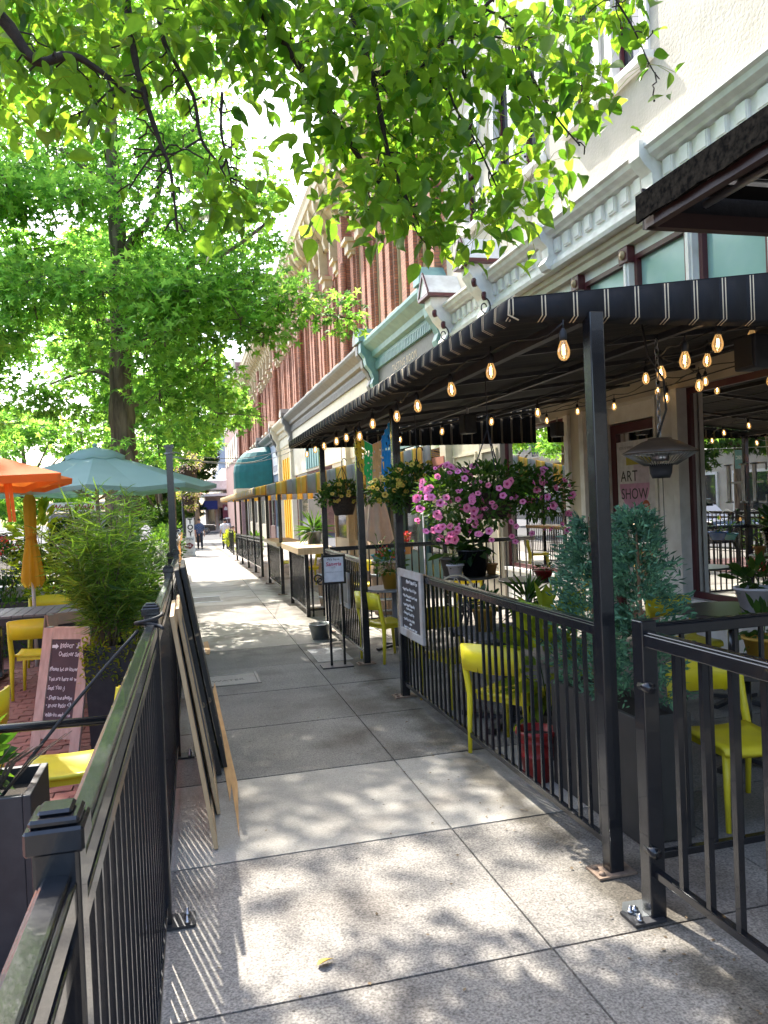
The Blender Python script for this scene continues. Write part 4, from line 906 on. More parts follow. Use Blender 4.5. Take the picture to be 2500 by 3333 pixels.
potted('plant_pot', 'red geranium behind the white scalloped pot at the right edge', (4.74, 5.6, .80), .07, .1, .12, M['terra'], n=50, size=.09, fr=.13, fh=.15, lm='leafm', flowers=('redpet', 4))
potted('plant_pot', 'mustard pot of round leaves on the low dark table at the right edge', (3.66, 4.32, .66), .09, .125, .16, M['mustard'], n=40, size=.10, fr=.14, fh=.12, lm='leafm')
potted('plant_pot', 'tall mustard pot of blooms on the slatted table behind the pickets', (2.33, 5.9, .745), .07, .10, .17, M['mustard'], n=60, size=.07, fr=.12, fh=.1, lm='leafd')
potted('plant_pot', 'brown pot of arching strappy leaves on the slatted table', (2.66, 5.8, .745), .10, .13, .15, M['potgrey'], n=70, size=.2, fr=.06, fh=.1, lm='leafm', tpl=BLADE)
potted('plant_pot', 'leafy tall plant with broad pointed leaves beside the conifer planter', (2.42, 4.98, .0), .12, .17, .30, M['potgrey'], n=120, size=.2, fr=.25, fh=.46, lm='leafy', down=.3)
potted('plant_pot', 'small teal bowl of round leaved shoots hung on the far railing', (2.62, 10.5, 1.0), .07, .12, .08, M['potteal'], n=14, size=.07, fr=.1, fh=.16, lm='leafm')
potted('plant_pot', 'blue glazed bowl of shoots next to the teal bowl', (2.84, 10.5, 1.01), .09, .14, .11, M['potblue'], n=10, size=.06, fr=.1, fh=.14, lm='leafm')
potted('plant_pot', 'pot of bright orange begonias beyond the far railing', (3.32, 11.6, 1.0), .08, .12, .14, M['terra'], n=30, size=.06, fr=.1, fh=.08, flowers=('redpet', 9))
potted('plant_pot', 'galvanised tub of spider plant on the wooden drinks ledge', (2.2, 13.6, 1.14), .11, .14, .2, M['galv'], n=80, size=.3, fr=.05, fh=.08, lm='leafm', tpl=BLADE)
t = thing('red_pot', 'dark red ribbed pot standing on the terrace floor behind the pickets', 'pot', (2.13, 4.58, 0))
p = part('pot', MB().lathe([(0, .002), (.085, .002), (.105, .16), (.112, .165), (.105, .17), (.115, .25), (.123, .255), (.115, .262), (.12, .30), (.135, .30), (.135, .33), (.118, .33), (.112, .27), (0, .265)], 24, (2.13, 4.58, 0)), M['potred'], t)
part('soil', MB().lathe([(.11, 0), (0, .01)], 14, (2.13, 4.58, .285)), M['soil'], t)
t = thing('bucket', 'galvanised bucket standing on the sidewalk by the railing foot', 'bucket', (1.72, 10.42, 0))
part('body', MB().lathe([(0, .004), (.115, .004), (.15, .2), (.158, .2), (.158, .212), (.145, .212), (.112, .02), (0, .02)], 24, (1.72, 10.42, 0)), M['galv'], t)
part('handle', MB().tube([(1.72+.155*math.cos(a), 10.42, .19-.09*math.sin(a)*.9) for a in [R(q) for q in range(0, 181, 20)]], .004, 5), M['steel'], t)
def barrel(x, y, label):
    z = 0; t = thing('barrel', label, 'barrel', (x, y, z), 'whisky barrels')
    stm = MB(); n = 20
    for k in range(n):
        a0, a1 = 2*math.pi*(k+.04)/n, 2*math.pi*(k+.96)/n; zz = [0, .15, .3, .45, .6, .75, .9]; rr = [.25, .285, .305, .312, .305, .285, .25]
        q = MB(); vs = []
        for zv, r in zip(zz, rr):
            for a in (a0, a1): vs.append((x+r*math.cos(a), y+r*math.sin(a), zv))
        q.add(vs, [(2*i, 2*i+1, 2*i+3, 2*i+2) for i in range(6)], 0, False); part('stave', q, M['barrelw'], t)
    part('lid', MB().lathe([(.24, .87), (0, .87)], 20, (x, y, 0)), M['barrelw'], t)
    for zv, r in ((.06, .268), (.24, .30), (.62, .306), (.84, .27)): part('hoop', MB().lathe([(r, zv), (r+.004, zv), (r+.004, zv+.04), (r, zv+.04)], 24, (x, y, 0)), M['galv'], t)
M['barrelw'] = mat('barrel_oak', (.36, .25, .16), .7, col2=(.26, .17, .11), scale=4, stretch=(6, 6, 1), bump=.1, rnd=.12)
barrel(2.45, 13.0, 'pale oak barrel with steel hoops seen through the ledge fence'); barrel(3.2, 12.3, 'oak barrel beyond the cross railing under the hanging flowers')
# tied-down beige umbrella
def closed_umbrella(name, label, x, y, zb, zt, r, m, pole_h=None, g=0):
    t = thing(name, label, 'umbrella', (x, y, g))
    q = MB(); n = 40; prof = [(.02, zt), (.07, zt-.12), (r*.55, zt-(zt-zb)*.45), (r*.5, zt-(zt-zb)*.52), (r*.75, zb+(zt-zb)*.3), (r, zb)]
    vs = []; fs = []
    for k, (rr, z) in enumerate(prof):
        for j in range(n):
            a = 2*math.pi*j/n; w = 1+(.22*k/5)*math.cos(8*a); vs.append((x+rr*w*math.cos(a), y+rr*w*math.sin(a), z+(.05*math.cos(8*a) if k == 5 else 0)))
    for k in range(5):
        for j in range(n): fs.append((k*n+j, k*n+(j+1) % n, (k+1)*n+(j+1) % n, (k+1)*n+j))
    q.add(vs, fs, 0, True); part('canopy', q, m, t)
    zt2 = zt-(zt-zb)*.5; part('tie', MB().lathe([(r*.55, zt2-.02), (r*.6, zt2), (r*.55, zt2+.02)], 20, (x, y, 0)), m, t)
    part('pole', MB().tube([(x, y, g), (x, y, zt+.05)], .022, 10), M['white'], t)
    return t
closed_umbrella('closed_umbrella', 'closed beige umbrella tied in the middle hanging like a curtain behind the railing', 3.0, 12.2, 1.17, 2.75, .24, M['beigec'])
closed_umbrella('closed_umbrella', 'closed golden yellow umbrella behind the orange parasols', -1.82, 10.2, 1.0, 2.15, .115, M['yelc'])

# conifers in black planter boxes
def planter_box(mb, x0, x1, y0, y1, h, t=.025):
    mb.box(x0, y0, .003, x0+t, y1, h).box(x1-t, y0, .003, x1, y1, h).box(x0+t, y0, .003, x1-t, y0+t, h).box(x0+t, y1-t, .003, x1-t, y1, h); return mb
def conifer(label, x, y, zb, h, rad):
    t = thing('conifer', label, 'shrub', (x, y, zb), 'blue green conifers in the planter')
    part('trunk', MB().tube([(x, y, zb), (x+.01, y, zb+h*.5), (x, y, zb+h*.97)], [.018, .012, .004], 6), mat('conifer_bark', (.22, .13, .07), .9), t)
    P, D_, tw = [], [], MB()
    for i in range(170):
        u = rng.random()**.8; z = zb+.02+h*.93*u; a = rng.uniform(0, 6.28); ln = rad*(1-u)**.6*rng.uniform(.55, 1.1)+.05
        rise = rng.uniform(.05, .5); tip = np.array((x+ln*math.cos(a), y+ln*math.sin(a), z+rise*ln)); b = np.array((x, y, z))
        for k in range(40):
            s = rng.uniform(.25, 1)**.7; pp = b+(tip-b)*s+rng.normal(size=3)*.018; dd = (tip-b)/max(ln, .01)*1.0+rng.normal(size=3)*.55; dd[2] += .15
            P.append(pp); D_.append(dd)
    leaves('foliage', (np.array([(0, 0, 0), (.10, .25, .02), (.13, .55, 0), (.05, .8, 0), (0, 1, -.04), (-.05, .8, 0), (-.13, .55, 0), (-.10, .25, .02)]), np.array([(0, 1, 7), (1, 2, 6), (1, 6, 7), (2, 3, 5), (2, 5, 6), (3, 4, 5)])), np.array(P), np.array(D_), .042, M['conif'], t, roll=rng.uniform(-1.5, 1.5, len(P)))
pb = solo('planter_box', planter_box(MB(), 2.2, 2.52, 3.52, 4.49, .66), mat('dark_grey_planter', (.05, .046, .042), .55, col2=(.035, .033, .03), scale=5), 'tall dark rectangular planter box holding the conifers', 'planter', bevel=.006)
part('soil', MB().box(2.226, 3.546, .5, 2.494, 4.464, .62), M['soil'], pb)
conifer('left blue green conifer behind the awning post', 2.36, 4.22, .62, 1.10, .33); conifer('right blue green conifer behind the awning post', 2.40, 3.78, .62, 1.15, .32)

# ================================================================ HANGING BASKETS
def petunia_mesh(pm, tm):
    m = MB(); n = 20; vs = [(0, 0, -.6)]; fs = []
    for r, z, w in ((.18, -.35, 0), (.3, -.06, .0), (.72, .06, .05), (1.0, .0, .16)):
        for j in range(n):
            a = 2*math.pi*j/n; rr = r*(1-w*(.5+.5*math.cos(5*a+math.pi))); vs.append((rr*math.cos(a), rr*math.sin(a), z+(.05*math.cos(10*a) if w > .1 else 0)))
    for j in range(n): fs.append((0, 1+j, 1+(j+1) % n))
    for k in range(3):
        for j in range(n): fs.append((1+k*n+j, 1+(k+1)*n+j, 1+(k+1)*n+(j+1) % n, 1+k*n+(j+1) % n))
    m.add(vs, fs, 0, True)
    for i in range(len(fs)): m.m[i] = 1 if i < n*2 else 0
    return m.mesh('flower', [pm, tm])
def basket(label, c, pr, ph, hook, fol, nleaf, flowers, pet, group='hanging flower baskets', lsz=.045, hooked=True):
    """c = centre of the pot rim"""
    t = thing('hanging_basket', label, 'hanging basket', c, group); x, y, z = c
    part('pot', MB().lathe([(0, -ph), (pr*.62, -ph), (pr*.8, -ph*.5), (pr, 0), (pr*1.04, 0), (pr*.95, -.02), (0, -.03)], 24, (x, y, z)), M['coir'], t)
    ch = MB()
    for k in range(3):
        a = R(30+120*k); ch.tube([(x+pr*math.cos(a), y+pr*math.sin(a), z), (x, y, hook-.12)], .0045, 5)
    part('hanger', ch, M['blackm'], t)
    part('hook', MB().tube([(x, y, hook-.13), (x, y, hook-.06)]+[(x+.03-.03*math.cos(a), y, hook-.05+.035*math.sin(a)) for a in [R(q) for q in range(0, 210, 30)]], .006, 6).tube([(x, y, hook-.02), (x, y, 2.72)], .004, 4), M['blackm'], t)
    PP, DD = [], []
    for (bc, br, w) in fol:
        n = int(nleaf*w); p, d = blob((x+bc[0], y+bc[1], z+bc[2]), br, n, .25); PP.append(p); DD.append(d+rng.normal(size=d.shape)*.5)
    P, D_ = np.concatenate(PP), np.concatenate(DD)
    leaves('foliage', OVAL, P, D_, lsz, M['leafm'], t)
    st = MB()
    for i in range(46):
        q = P[rng.integers(len(P))]; mid = ((x+q[0])/2, (y+q[1])/2, (z+q[2])/2+.09); st.tube([(x, y, z), mid, tuple(q)], .0028, 3)
    part('stem', st, M['leafm'], t)
    fm = petunia_mesh(*pet)
    for (bc, br, n, sz) in flowers:
        for i in range(n):
            d = rng.normal(size=3); d[1] -= .35; d /= np.linalg.norm(d); d[1] = -abs(d[1]) if rng.random() < .75 else d[1]
            p = np.array((x, y, z))+np.array(bc)+d*np.array(br)
            e = Vector((d[0]*.8+rng.normal()*.3, d[1]-.35+rng.normal()*.3, d[2]*.5+rng.normal()*.25)).normalized()
            q = e.to_track_quat('Z', 'Y').to_euler(); k_ = sz*rng.uniform(.7, 1.2); inst('flower', fm, t, p, q, (k_, k_*rng.uniform(.75, 1), k_) if rng.random() > .22 else (k_*.42, k_*.42, k_*1.2))
    return t
PK = (M['pink'], M['magenta']); YL = (M['yelpet'], M['yelthr'])
basket('wide hanging basket spilling pink petunias at the front of the terrace', (2.05, 5.0, 1.86), .17, .18, 2.42,
       [((0, 0, .07), (.40, .30, .14), .42), ((-.34, -.05, -.04), (.22, .22, .22), .22), ((.36, 0, -.02), (.26, .22, .18), .24), ((-.1, -.1, -.12), (.22, .2, .12), .12)], 3400,
       [((-.34, -.06, -.06), (.24, .24, .26), 86, .030), ((0, -.05, .03), (.38, .3, .17), 26, .031), ((.38, -.02, -.06), (.24, .2, .22), 26, .029), ((.1, -.1, -.25), (.5, .2, .09), 14, .029)], PK)
basket('hanging basket of yellow petunias trailing to the left in front of the second awning post', (2.02, 6.6, 1.94), .16, .22, 2.32,
       [((-.05, 0, .09), (.24, .2, .13), .6), ((-.28, -.05, -.02), (.2, .14, .10), .3), ((-.2, -.05, -.1), (.08, .08, .12), .1)], 1800,
       [((-.3, -.05, .0), (.2, .15, .11), 34, .026), ((0, -.02, .12), (.22, .2, .12), 22, .026)], YL)
basket('farther hanging basket of yellow petunias between two awning posts', (1.98, 9.75, 1.92), .19, .24, 2.42,
       [((0, 0, .08), (.30, .25, .13), .7), ((.33, 0, -.02), (.12, .12, .10), .15), ((-.25, -.05, -.03), (.12, .12, .1), .15)], 1500,
       [((0, -.05, .05), (.32, .26, .14), 30, .03)], YL)

# ================================================================ STRING LIGHTS
bulb_me = MB().lathe([(0, -.082), (.012, -.079), (.024, -.066), (.0295, -.047), (.0285, -.030), (.021, -.006), (.0145, .010), (.0145, .016)], 14).mesh('bulb', M['bulbglass'])
sock_me = MB().lathe([(.0, .07), (.008, .07), (.012, .06), (.0175, .052), (.0185, .03), (.0175, .012), (.0, .012)], 12).mesh('socket', M['socket'])
fil_me = MB().tube([(-.006, 0, -.052), (-.004, 0, -.01)], .0022, 5).tube([(.006, 0, -.052), (.004, 0, -.01)], .0022, 5).tube([(0, .006, -.05), (0, .004, -.01)], .0022, 5).mesh('filament', M['filament'])
def string_lights(label, pts, sock_drop=.02, cordz=None):
    t = thing('string_lights', label, 'string lights', pts[0], 'strings of warm bulbs')
    pts = [Vector(p) for p in pts]; path = []
    for a, b in zip(pts, pts[1:]):
        for i in range(6):
            u = i/6; q = a.lerp(b, u); q.z += .075+sock_drop-.16*u*(1-u)*(b-a).length*.6+.02*math.sin(7*u+a.y); path.append(q)
    path.append(pts[-1]+Vector((0, 0, .08)))
    part('cord', MB().tube(path, .0055, 5), M['socket'], t)
    for p in pts:
        b = inst('bulb', bulb_me, t, p, (random.uniform(-.12, .12), random.uniform(-.12, .12), random.uniform(0, 3)))
        for me in (sock_me, fil_me):
            c = bpy.data.objects.new(me.name, me); COL.objects.link(c); c.parent = b
        part_d = MB().tube([tuple(p+Vector((0, 0, .06))), tuple(p+Vector((.004, 0, .09+sock_drop)))], .004, 4)
        part('drop', part_d, M['socket'], t)
string_lights('string of warm bulbs along the sidewalk edge of the pinstripe awning', [(1.75, 3.3, 2.535), (1.75, 4.18, 2.59), (1.75, 4.87, 2.59), (1.74, 5.61, 2.575), (1.75, 6.23, 2.57), (1.75, 7.08, 2.6), (1.75, 7.65, 2.535), (1.75, 8.31, 2.58), (1.75, 8.87, 2.59), (1.75, 9.7, 2.6), (1.74, 10.3, 2.6), (1.72, 10.9, 2.58)])
string_lights('string of warm bulbs running along the shopfront beam', [(5.1, 12.2, 2.92), (5.1, 11.2, 2.95), (5.1, 10.2, 2.93), (5.1, 9.3, 2.95), (5.1, 8.4, 2.9), (5.1, 7.5, 2.96), (5.1, 6.7, 2.93), (5.1, 5.9, 2.97), (5.1, 5.0, 2.95)])
string_lights('string of warm bulbs crossing the middle of the awning ceiling', [(2.5, 11.0, 2.64), (2.9, 10.2, 2.7), (3.2, 9.3, 2.72), (3.5, 8.4, 2.74), (3.6, 7.4, 2.72), (3.7, 6.5, 2.74), (3.7, 5.6, 2.78), (3.6, 4.7, 2.76), (3.3, 3.9, 2.74), (2.75, 3.5, 2.62)])
string_lights('short string of warm bulbs under the near awning edge at the right', [(2.62, 3.6, 2.55), (2.95, 4.3, 2.60), (3.9, 5.2, 2.66), (4.3, 6.2, 2.7)])
cab = MB()
for k in range(5): cab.tube(sag((2.0+.7*k, 3.6, 2.76+.07*k), (2.2+.6*k, 11, 2.74+.07*k), .05+.03*k), .006, 4)
solo('cable', cab, M['socket'], 'black cables looping under the pinstripe awning', 'cable')
# small black speakers under the awning
def speaker(c, label):
    t = thing('speaker', label, 'speaker', c, 'small speakers under the awning'); x, y, z = c
    part('cabinet', MB().prism([(x-.06, y-.09, z-.1), (x+.07, y-.07, z-.1), (x+.07, y+.07, z-.1), (x-.06, y+.09, z-.1)], (0, 0, .2)), M['blackm'], t, bevel=.01)
    part('grille', MB().box(x-.068, y-.075, z-.085, x-.061, y+.075, z+.085), M['socket'], t)
    part('bracket', MB().bar((x, y, z+.1), (x, y, z+.17), .02), M['galv'], t)
speaker((2.9, 7.6, 2.6), 'black speaker hung under the awning near the yellow basket'); speaker((5.0, 9.7, 2.72), 'black speaker by the door head under the awning'); speaker((3.3, 3.9, 2.62), 'black speaker under the awning at the right edge')
# heater
hx, hy = 2.72, 4.0
t = thing('patio_heater', 'brown hat-shaped electric heater hanging on a chain under the awning', 'heater', (hx, hy, 1.93))
part('hood', MB().lathe([(.215, .115), (.218, .122), (.16, .155), (.105, .185), (.07, .195), (.065, .205), (0, .208)], 32, (hx, hy, 1.93)), mat('brown_enamel', (.085, .06, .04), .4), t)
gr = MB()
for k in range(48):
    a = 2*math.pi*k/48; gr.tube([(hx+.205*math.cos(a), hy+.205*math.sin(a), 2.045), (hx+.09*math.cos(a), hy+.09*math.sin(a), 1.975)], .0022, 3)
part('grille', gr, M['galv'], t)
part('element', MB().lathe([(.05, .07), (.05, .11)], 16, (hx, hy, 1.93)).lathe([(.2, .12), (.07, .1)], 24, (hx, hy, 1.93)), M['steel'], t)
part('base', MB().lathe([(0, -.03), (.05, -.03), (.062, .0), (.066, .045), (.09, .05), (0, .055)], 20, (hx, hy, 1.93)), M['blackm'], t)
chn = MB()
for k in range(13): chn.tube([(hx+.012*math.cos(a)*(k % 2), hy+.012*math.cos(a)*((k+1) % 2), 2.15+.045*k+.03*math.sin(a)) for a in [R(q) for q in range(0, 361, 45)]], .003, 4)
part('chain', chn, M['galv'], t)
part('flex', MB().tube([(hx-.02, hy, 2.13), (hx+.05, hy, 2.3), (hx+.04, hy, 2.48), (hx-.06, hy, 2.62), (hx-.1, hy, 2.84)], .007, 6), M['socket'], t)
part('pull_cord', MB().tube([(hx+.01, hy, 1.90), (hx+.012, hy, 1.45)], .0025, 4).tube([(hx+.012+.012*math.sin(a), hy, 1.45-.03+.03*math.cos(a)) for a in [R(q) for q in range(0, 361, 40)]], .0025, 4), M['socket'], t)
# papel picado
def papel(label, a, b, drop, m, seed):
    a, b = Vector(a), Vector(b); r_ = random.Random(seed)
    t = thing('paper_flag', label, 'paper flag', a, 'cut paper flags between two posts'); q = MB(); nx, nz = 22, 24
    for j in range(nz):
        for i in range(nx):
            if r_.random() < .16 and 1 < j < nz-2: continue
            edge = j > nz-7 and (i % 2 == 0) and r_.random() < .8
            if edge: continue
            if j > nz-4 and r_.random() < .35: continue
            def P(ii, jj): p = a.lerp(b, ii/nx); return (p.x+.012*math.sin(ii*.9+jj*.3), p.y, p.z-drop*jj/nz)
            q.quad(P(i, j), P(i+1, j), P(i+1, j+1), P(i, j+1))
    part('paper', q, m, t); return t
string = [(1.9, 8.52, 2.66), (1.9, 8.12, 2.50), (1.9, 7.75, 2.42), (1.9, 7.38, 2.43), (1.9, 7.02, 2.58)]
for (a, b, m, nm, s, dr) in ((0, 1, 'papy', 'yellow cut paper flag next to the third awning post', 1, .40), (1, 2, 'papg', 'green cut paper flag between the yellow and the peach ones', 2, .50), (2, 3, 'papo', 'peach cut paper flag in the middle of the row', 3, .56), (3, 4, 'papb', 'blue cut paper flag next to the second awning post', 4, .56)):
    papel(nm, string[a], string[b], dr, M[m], s)
solo('cord', MB().tube(string, .003, 4), M['paper'], 'thin cord that carries the cut paper flags', 'cord')

# ================================================================ SIGNS
# sangria stand
t = thing('notice_stand', 'black framed sangria notice on two thin legs standing on the sidewalk', 'sign', (1.585, 8.55, 0))
part('leg', MB().box(1.515, 8.55, .015, 1.54, 8.575, .98), M['black'], t); part('leg', MB().box(1.665, 8.55, .015, 1.69, 8.575, .98), M['black'], t)
part('base', MB().box(1.41, 8.45, .003, 1.76, 8.68, .016), M['blackm'], t)
part('frame', MB().box(1.455, 8.535, .93, 1.725, 8.56, .955).box(1.455, 8.535, 1.235, 1.725, 8.56, 1.26).box(1.455, 8.535, .955, 1.478, 8.56, 1.235).box(1.702, 8.535, .955, 1.725, 8.56, 1.235), M['black'], t)
pg = part('notice', MB().box(1.478, 8.545, .955, 1.702, 8.556, 1.235), M['paper'], t)
text('lettering', 'We have', .04, M['darkink'], pg, (1.59, 8.544, 1.195), FY, align='CENTER'); text('lettering', 'Sangria', .062, M['redink'], pg, (1.59, 8.544, 1.135), FY, off=.0012, shear=.15, align='CENTER')
text('lettering', 'Here!', .02, M['greyink'], pg, (1.59, 8.544, 1.108), FY, align='CENTER'); text('lettering', 'Refreshing & Delicious!', .0195, M['greyink'], pg, (1.59, 8.544, 1.06), FY, align='CENTER')
# narrow chalk menu on the railing (faces the sidewalk, -X)
t = thing('chalk_menu', 'narrow framed chalk menu hung on the railing beside the second awning post', 'menu board', (1.89, 6.55, .72))
y0, y1, z0, z1 = 6.12, 6.84, .62, 1.22
brd = part('board', MB().box(1.878, y0+.05, z0+.05, 1.888, y1-.05, z1-.05), M['chalk'], t)
fw_ = mat('whitewashed_wood', (.42, .40, .38), .8, col2=(.30, .24, .19), scale=6, bump=.2)
for q in ((y0, y1, z0, z0+.07), (y0, y1, z1-.07, z1), (y0, y0+.07, z0+.07, z1-.07), (y1-.07, y1, z0+.07, z1-.07)): part('frame_rail', MB().box(1.862, q[0], q[2], 1.892, q[1], q[3]), fw_, t, bevel=.006)
for s, z, k, x in (('Pizza Wine & Fun', 1.10, .048, .14), ('\u2022 Happy Hour - Mon-Fri 3-5pm', 1.035, .034, .02), ('\u2022 Wine Wednesday 3-close Today', .975, .032, .02), ('all glasses half off', .945, .022, .12), ('\u2022 Ladies Night Wednesday', .895, .034, .02), ('$5 bubbles and frosé', .866, .022, .12), ('\u2022 Thursday is Locals Day', .82, .034, .02), ('\u2022 Live Music Every Friday', .765, .034, .02), ('5-8pm', .735, .028, .2), ('Saturday - Sunday on Live 1-4pm', .695, .03, .03)):
    text('lettering', s, k, M['chalkw'], brd, (1.8765, y1-.09-x, z), FX, shear=.2, off=.0004, sx=.98, hand=True)
t = thing('picture_frame', 'small grey framed board hung on the short railing behind the sangria notice', 'sign', (1.9, 9.5, .6))
part('frame', MB().box(1.875, 9.2, .55, 1.905, 9.75, .60).box(1.875, 9.2, .93, 1.905, 9.75, .98).box(1.875, 9.2, .60, 1.905, 9.25, .93).box(1.875, 9.7, .60, 1.905, 9.75, .93), fw_, t); part('board', MB().box(1.885, 9.25, .60, 1.9, 9.7, .93), M['grayp'], t)
# art show poster in the door
t = thing('poster', 'art show poster with a pink and violet swirl taped inside the door glass', 'poster', (5.6, 8.8, 1.9))
ps = part('sheet', MB().box(5.610, 8.36, 1.50, 5.614, 9.22, 2.48), M['paper'], t)
def disc(name, c, r, m, a0=0, a1=360, n=24, x=5.6085):
    q = MB(); q.add([(x, c[0], c[1])]+[(x, c[0]-r*math.cos(R(a0+(a1-a0)*i/n)), c[1]+r*math.sin(R(a0+(a1-a0)*i/n))) for i in range(n+1)], [(0, i+1, i+2) for i in range(n)]); return part(name, q, m, ps)
disc('swirl', (8.83, 2.02), .34, mat('lilac_print', (.62, .54, .66), .6), -90, 90); disc('swirl', (8.83, 1.93), .34, mat('magenta_print', (.62, .32, .54), .6), 180, 360, x=5.6075); disc('badge', (8.58, 1.63), .085, mat('brick_red_print', (.45, .09, .03), .6), x=5.607)
part('band', MB().box(5.6072, 8.44, 2.17, 5.6085, 9.0, 2.28), mat('olive_print', (.45, .4, .05), .6), ps)
text('lettering', 'ART', .2, M['darkink'], ps, (5.606, 9.14, 1.96), FX, sp=1.1); text('lettering', 'SHOW', .2, M['darkink'], ps, (5.606, 9.14, 1.73), FX)
text('lettering', 'FREE\nENTRY', .042, M['paper'], ps, (5.606, 8.58, 1.635), FX, align='CENTER', off=.001); text('lettering', 'ESTATE WINES', .05, M['greyink'], ps, (5.608, 9.16, 2.38), FX); text('lettering', 'to enjoy', .05, M['darkink'], ps, (5.606, 8.75, 2.2), FX)
# A-frame boards on the terrace
def aframe(label, x, y, rz, w, h, lean, fm, bm, lines, g=0.0, lm=None, face=True, fwid=.085):
    """built at origin facing -Y, then turned"""
    t = thing('sandwich_board', label, 'sandwich board', (0, 0, 0)); ca, sa = math.cos(lean), math.sin(lean)
    def P(u, v, d=0): return (u, sa*v+d*ca-.0, ca*v-d*sa)    # u across, v up the slope, d depth
    def slab(u0, u1, v0, v1, d0, d1): 
        return MB().add([P(u0, v0, d0), P(u1, v0, d0), P(u1, v0, d1), P(u0, v0, d1), P(u0, v1, d0), P(u1, v1, d0), P(u1, v1, d1), P(u0, v1, d1)], [(0, 3, 2, 1), (4, 5, 6, 7), (0, 1, 5, 4), (1, 2, 6, 5), (2, 3, 7, 6), (3, 0, 4, 7)])
    b = fwid; fr_ = [(-w/2, -w/2+b, 0, h), (w/2-b, w/2, 0, h), (-w/2+b, w/2-b, h-b*1.1, h), (-w/2+b, w/2-b, .10, .10+b*1.6)]
    for q in fr_: part('frame_rail', slab(q[0], q[1], q[2], q[3], 0, .025), fm, t, bevel=.003)
    bd = part('board', slab(-w/2+b, w/2-b, .10+b*1.6, h-b*1.1, .012, .02), bm, t)
    lb = MB(); topy = sa*h; topz = ca*h
    for u in (-w/2, w/2-b): lb.add([(u, topy+.03, topz), (u+b, topy+.03, topz), (u+b, topy+.055, topz), (u, topy+.055, topz), (u, topy*2+.06, 0), (u+b, topy*2+.06, 0), (u+b, topy*2+.09, 0), (u, topy*2+.09, 0)], [(0, 1, 2, 3), (7, 6, 5, 4), (0, 4, 5, 1), (1, 5, 6, 2), (2, 6, 7, 3), (3, 7, 4, 0)])
    lb.box(-w/2+b, topy+.03, topz-b, w/2-b, topy+.055, topz).box(-w/2+b, topy*1.62+.04, topz*.38-b, w/2-b, topy*1.62+.065, topz*.38); part('rear_frame', lb, fm, t)
    part('hinge', MB().box(-w/2+.02, topy+.0, topz-.01, -w/2+.06, topy+.055, topz+.006).box(w/2-.06, topy+.0, topz-.01, w/2-.02, topy+.055, topz+.006), M['galv'], t)
    for s, u, v, k in lines:
        if s == '>':
            a = MB(); a.add([P(u, v, .009), P(u+.035, v, .009), P(u+.035, v-.012, .009), P(u+.06, v+.012, .009), P(u+.035, v+.036, .009), P(u+.035, v+.024, .009), P(u, v+.024, .009)], [(0, 1, 5, 6), (2, 3, 4)]); part('arrow', a, lm or M['chalkw'], bd); continue
        o = text('lettering', s, k, lm or M['chalkw'], bd, (0, 0, 0), (R(90)-lean, 0, 0), shear=.12, off=.0006, hand=True); o.location = P(u, v, .0105); o.scale = (.72, 1, 1)
    t.location = (x, y, g); t.rotation_euler = (0, 0, rz); return t
aframe('pinkish wooden sandwich board with long chalk message about indoor and outdoor seating', -1.06, 6.42, R(-27), .43, .96, R(15), M['wood'], M['chalkp'],
       [('>', -.125, .80, 0), ('Indoor  &', -.055, .80, .062), ('Outdoor Seating', -.062, .735, .052), ('Please let us know', -.125, .62, .046), ('You are here so we', -.125, .545, .046), ('Seat You :)', -.125, .475, .048), ('\u2022 Dogs are always', -.125, .40, .044), ('\u2022 in our Patio <3', -.125, .34, .046), ('Walk-ins welcome', -.125, .27, .042), ('reser', .06, .245, .022)])
aframe('small weathered sandwich board half hidden by the willowy plant', -.90, 7.35, R(34), .46, .97, R(14), mat('grey_board_wood', (.36, .26, .17), .7, col2=(.25, .2, .15), scale=5, bump=.2), M['chalk'],
       [('HEN', -.13, .72, .085), ('ESTATE', -.1, .62, .07), ('JOIN US', -.1, .53, .07), ('WINE', -.06, .44, .07)])
# stuff leaning on the left fence
def lean_panel(name, label, y0, y1, xb, xt, zt, th, mats, cat, group=None, frame=None, slats=0):
    t = thing(name, label, cat, (xb, y0, 0), group); B, T = Vector((xb, 0, .004)), Vector((xt, 0, zt)); dirv = (T-B); nrm = Vector((dirv.z, 0, -dirv.x)).normalized()*th
    def slab(a, b, v0, v1, o=0.0, k=1.0):
        p, q = B+dirv*v0, B+dirv*v1; w = nrm*k; s = nrm*o
        return MB().add([(p.x+s.x, a, p.z+s.z), (p.x+s.x+w.x, a, p.z+s.z+w.z), (p.x+s.x+w.x, b, p.z+s.z+w.z), (p.x+s.x, b, p.z+s.z), (q.x+s.x, a, q.z+s.z), (q.x+s.x+w.x, a, q.z+s.z+w.z), (q.x+s.x+w.x, b, q.z+s.z+w.z), (q.x+s.x, b, q.z+s.z)],
            [(0, 1, 2, 3), (7, 6, 5, 4), (0, 4, 5, 1), (1, 5, 6, 2), (2, 6, 7, 3), (3, 7, 4, 0)])
    w = .07
    part('stile', slab(y0, y0+w, 0, 1), mats[0], t, bevel=.002); part('stile', slab(y1-w, y1, 0, 1), mats[0], t, bevel=.002)
    part('cross_rail', slab(y0+w, y1-w, 0, .07), mats[0], t); part('cross_rail', slab(y0+w, y1-w, .93, 1), mats[0], t)
    part('panel', slab(y0+w, y1-w, .07, .93, .3, .3), mats[1], t)
    for i in range(slats): part('slat', slab(y0+w, y1-w, .09+.84*i/slats, .09+.84*(i+.8)/slats, .6, .35), mats[0], t)
    return t
peel = mat('peeling_black_paint', (.022, .021, .02), .6, col2=(.36, .27, .16), scale=15, lo=.60, hi=.66, bump=.4)
pale2 = M['palewood']
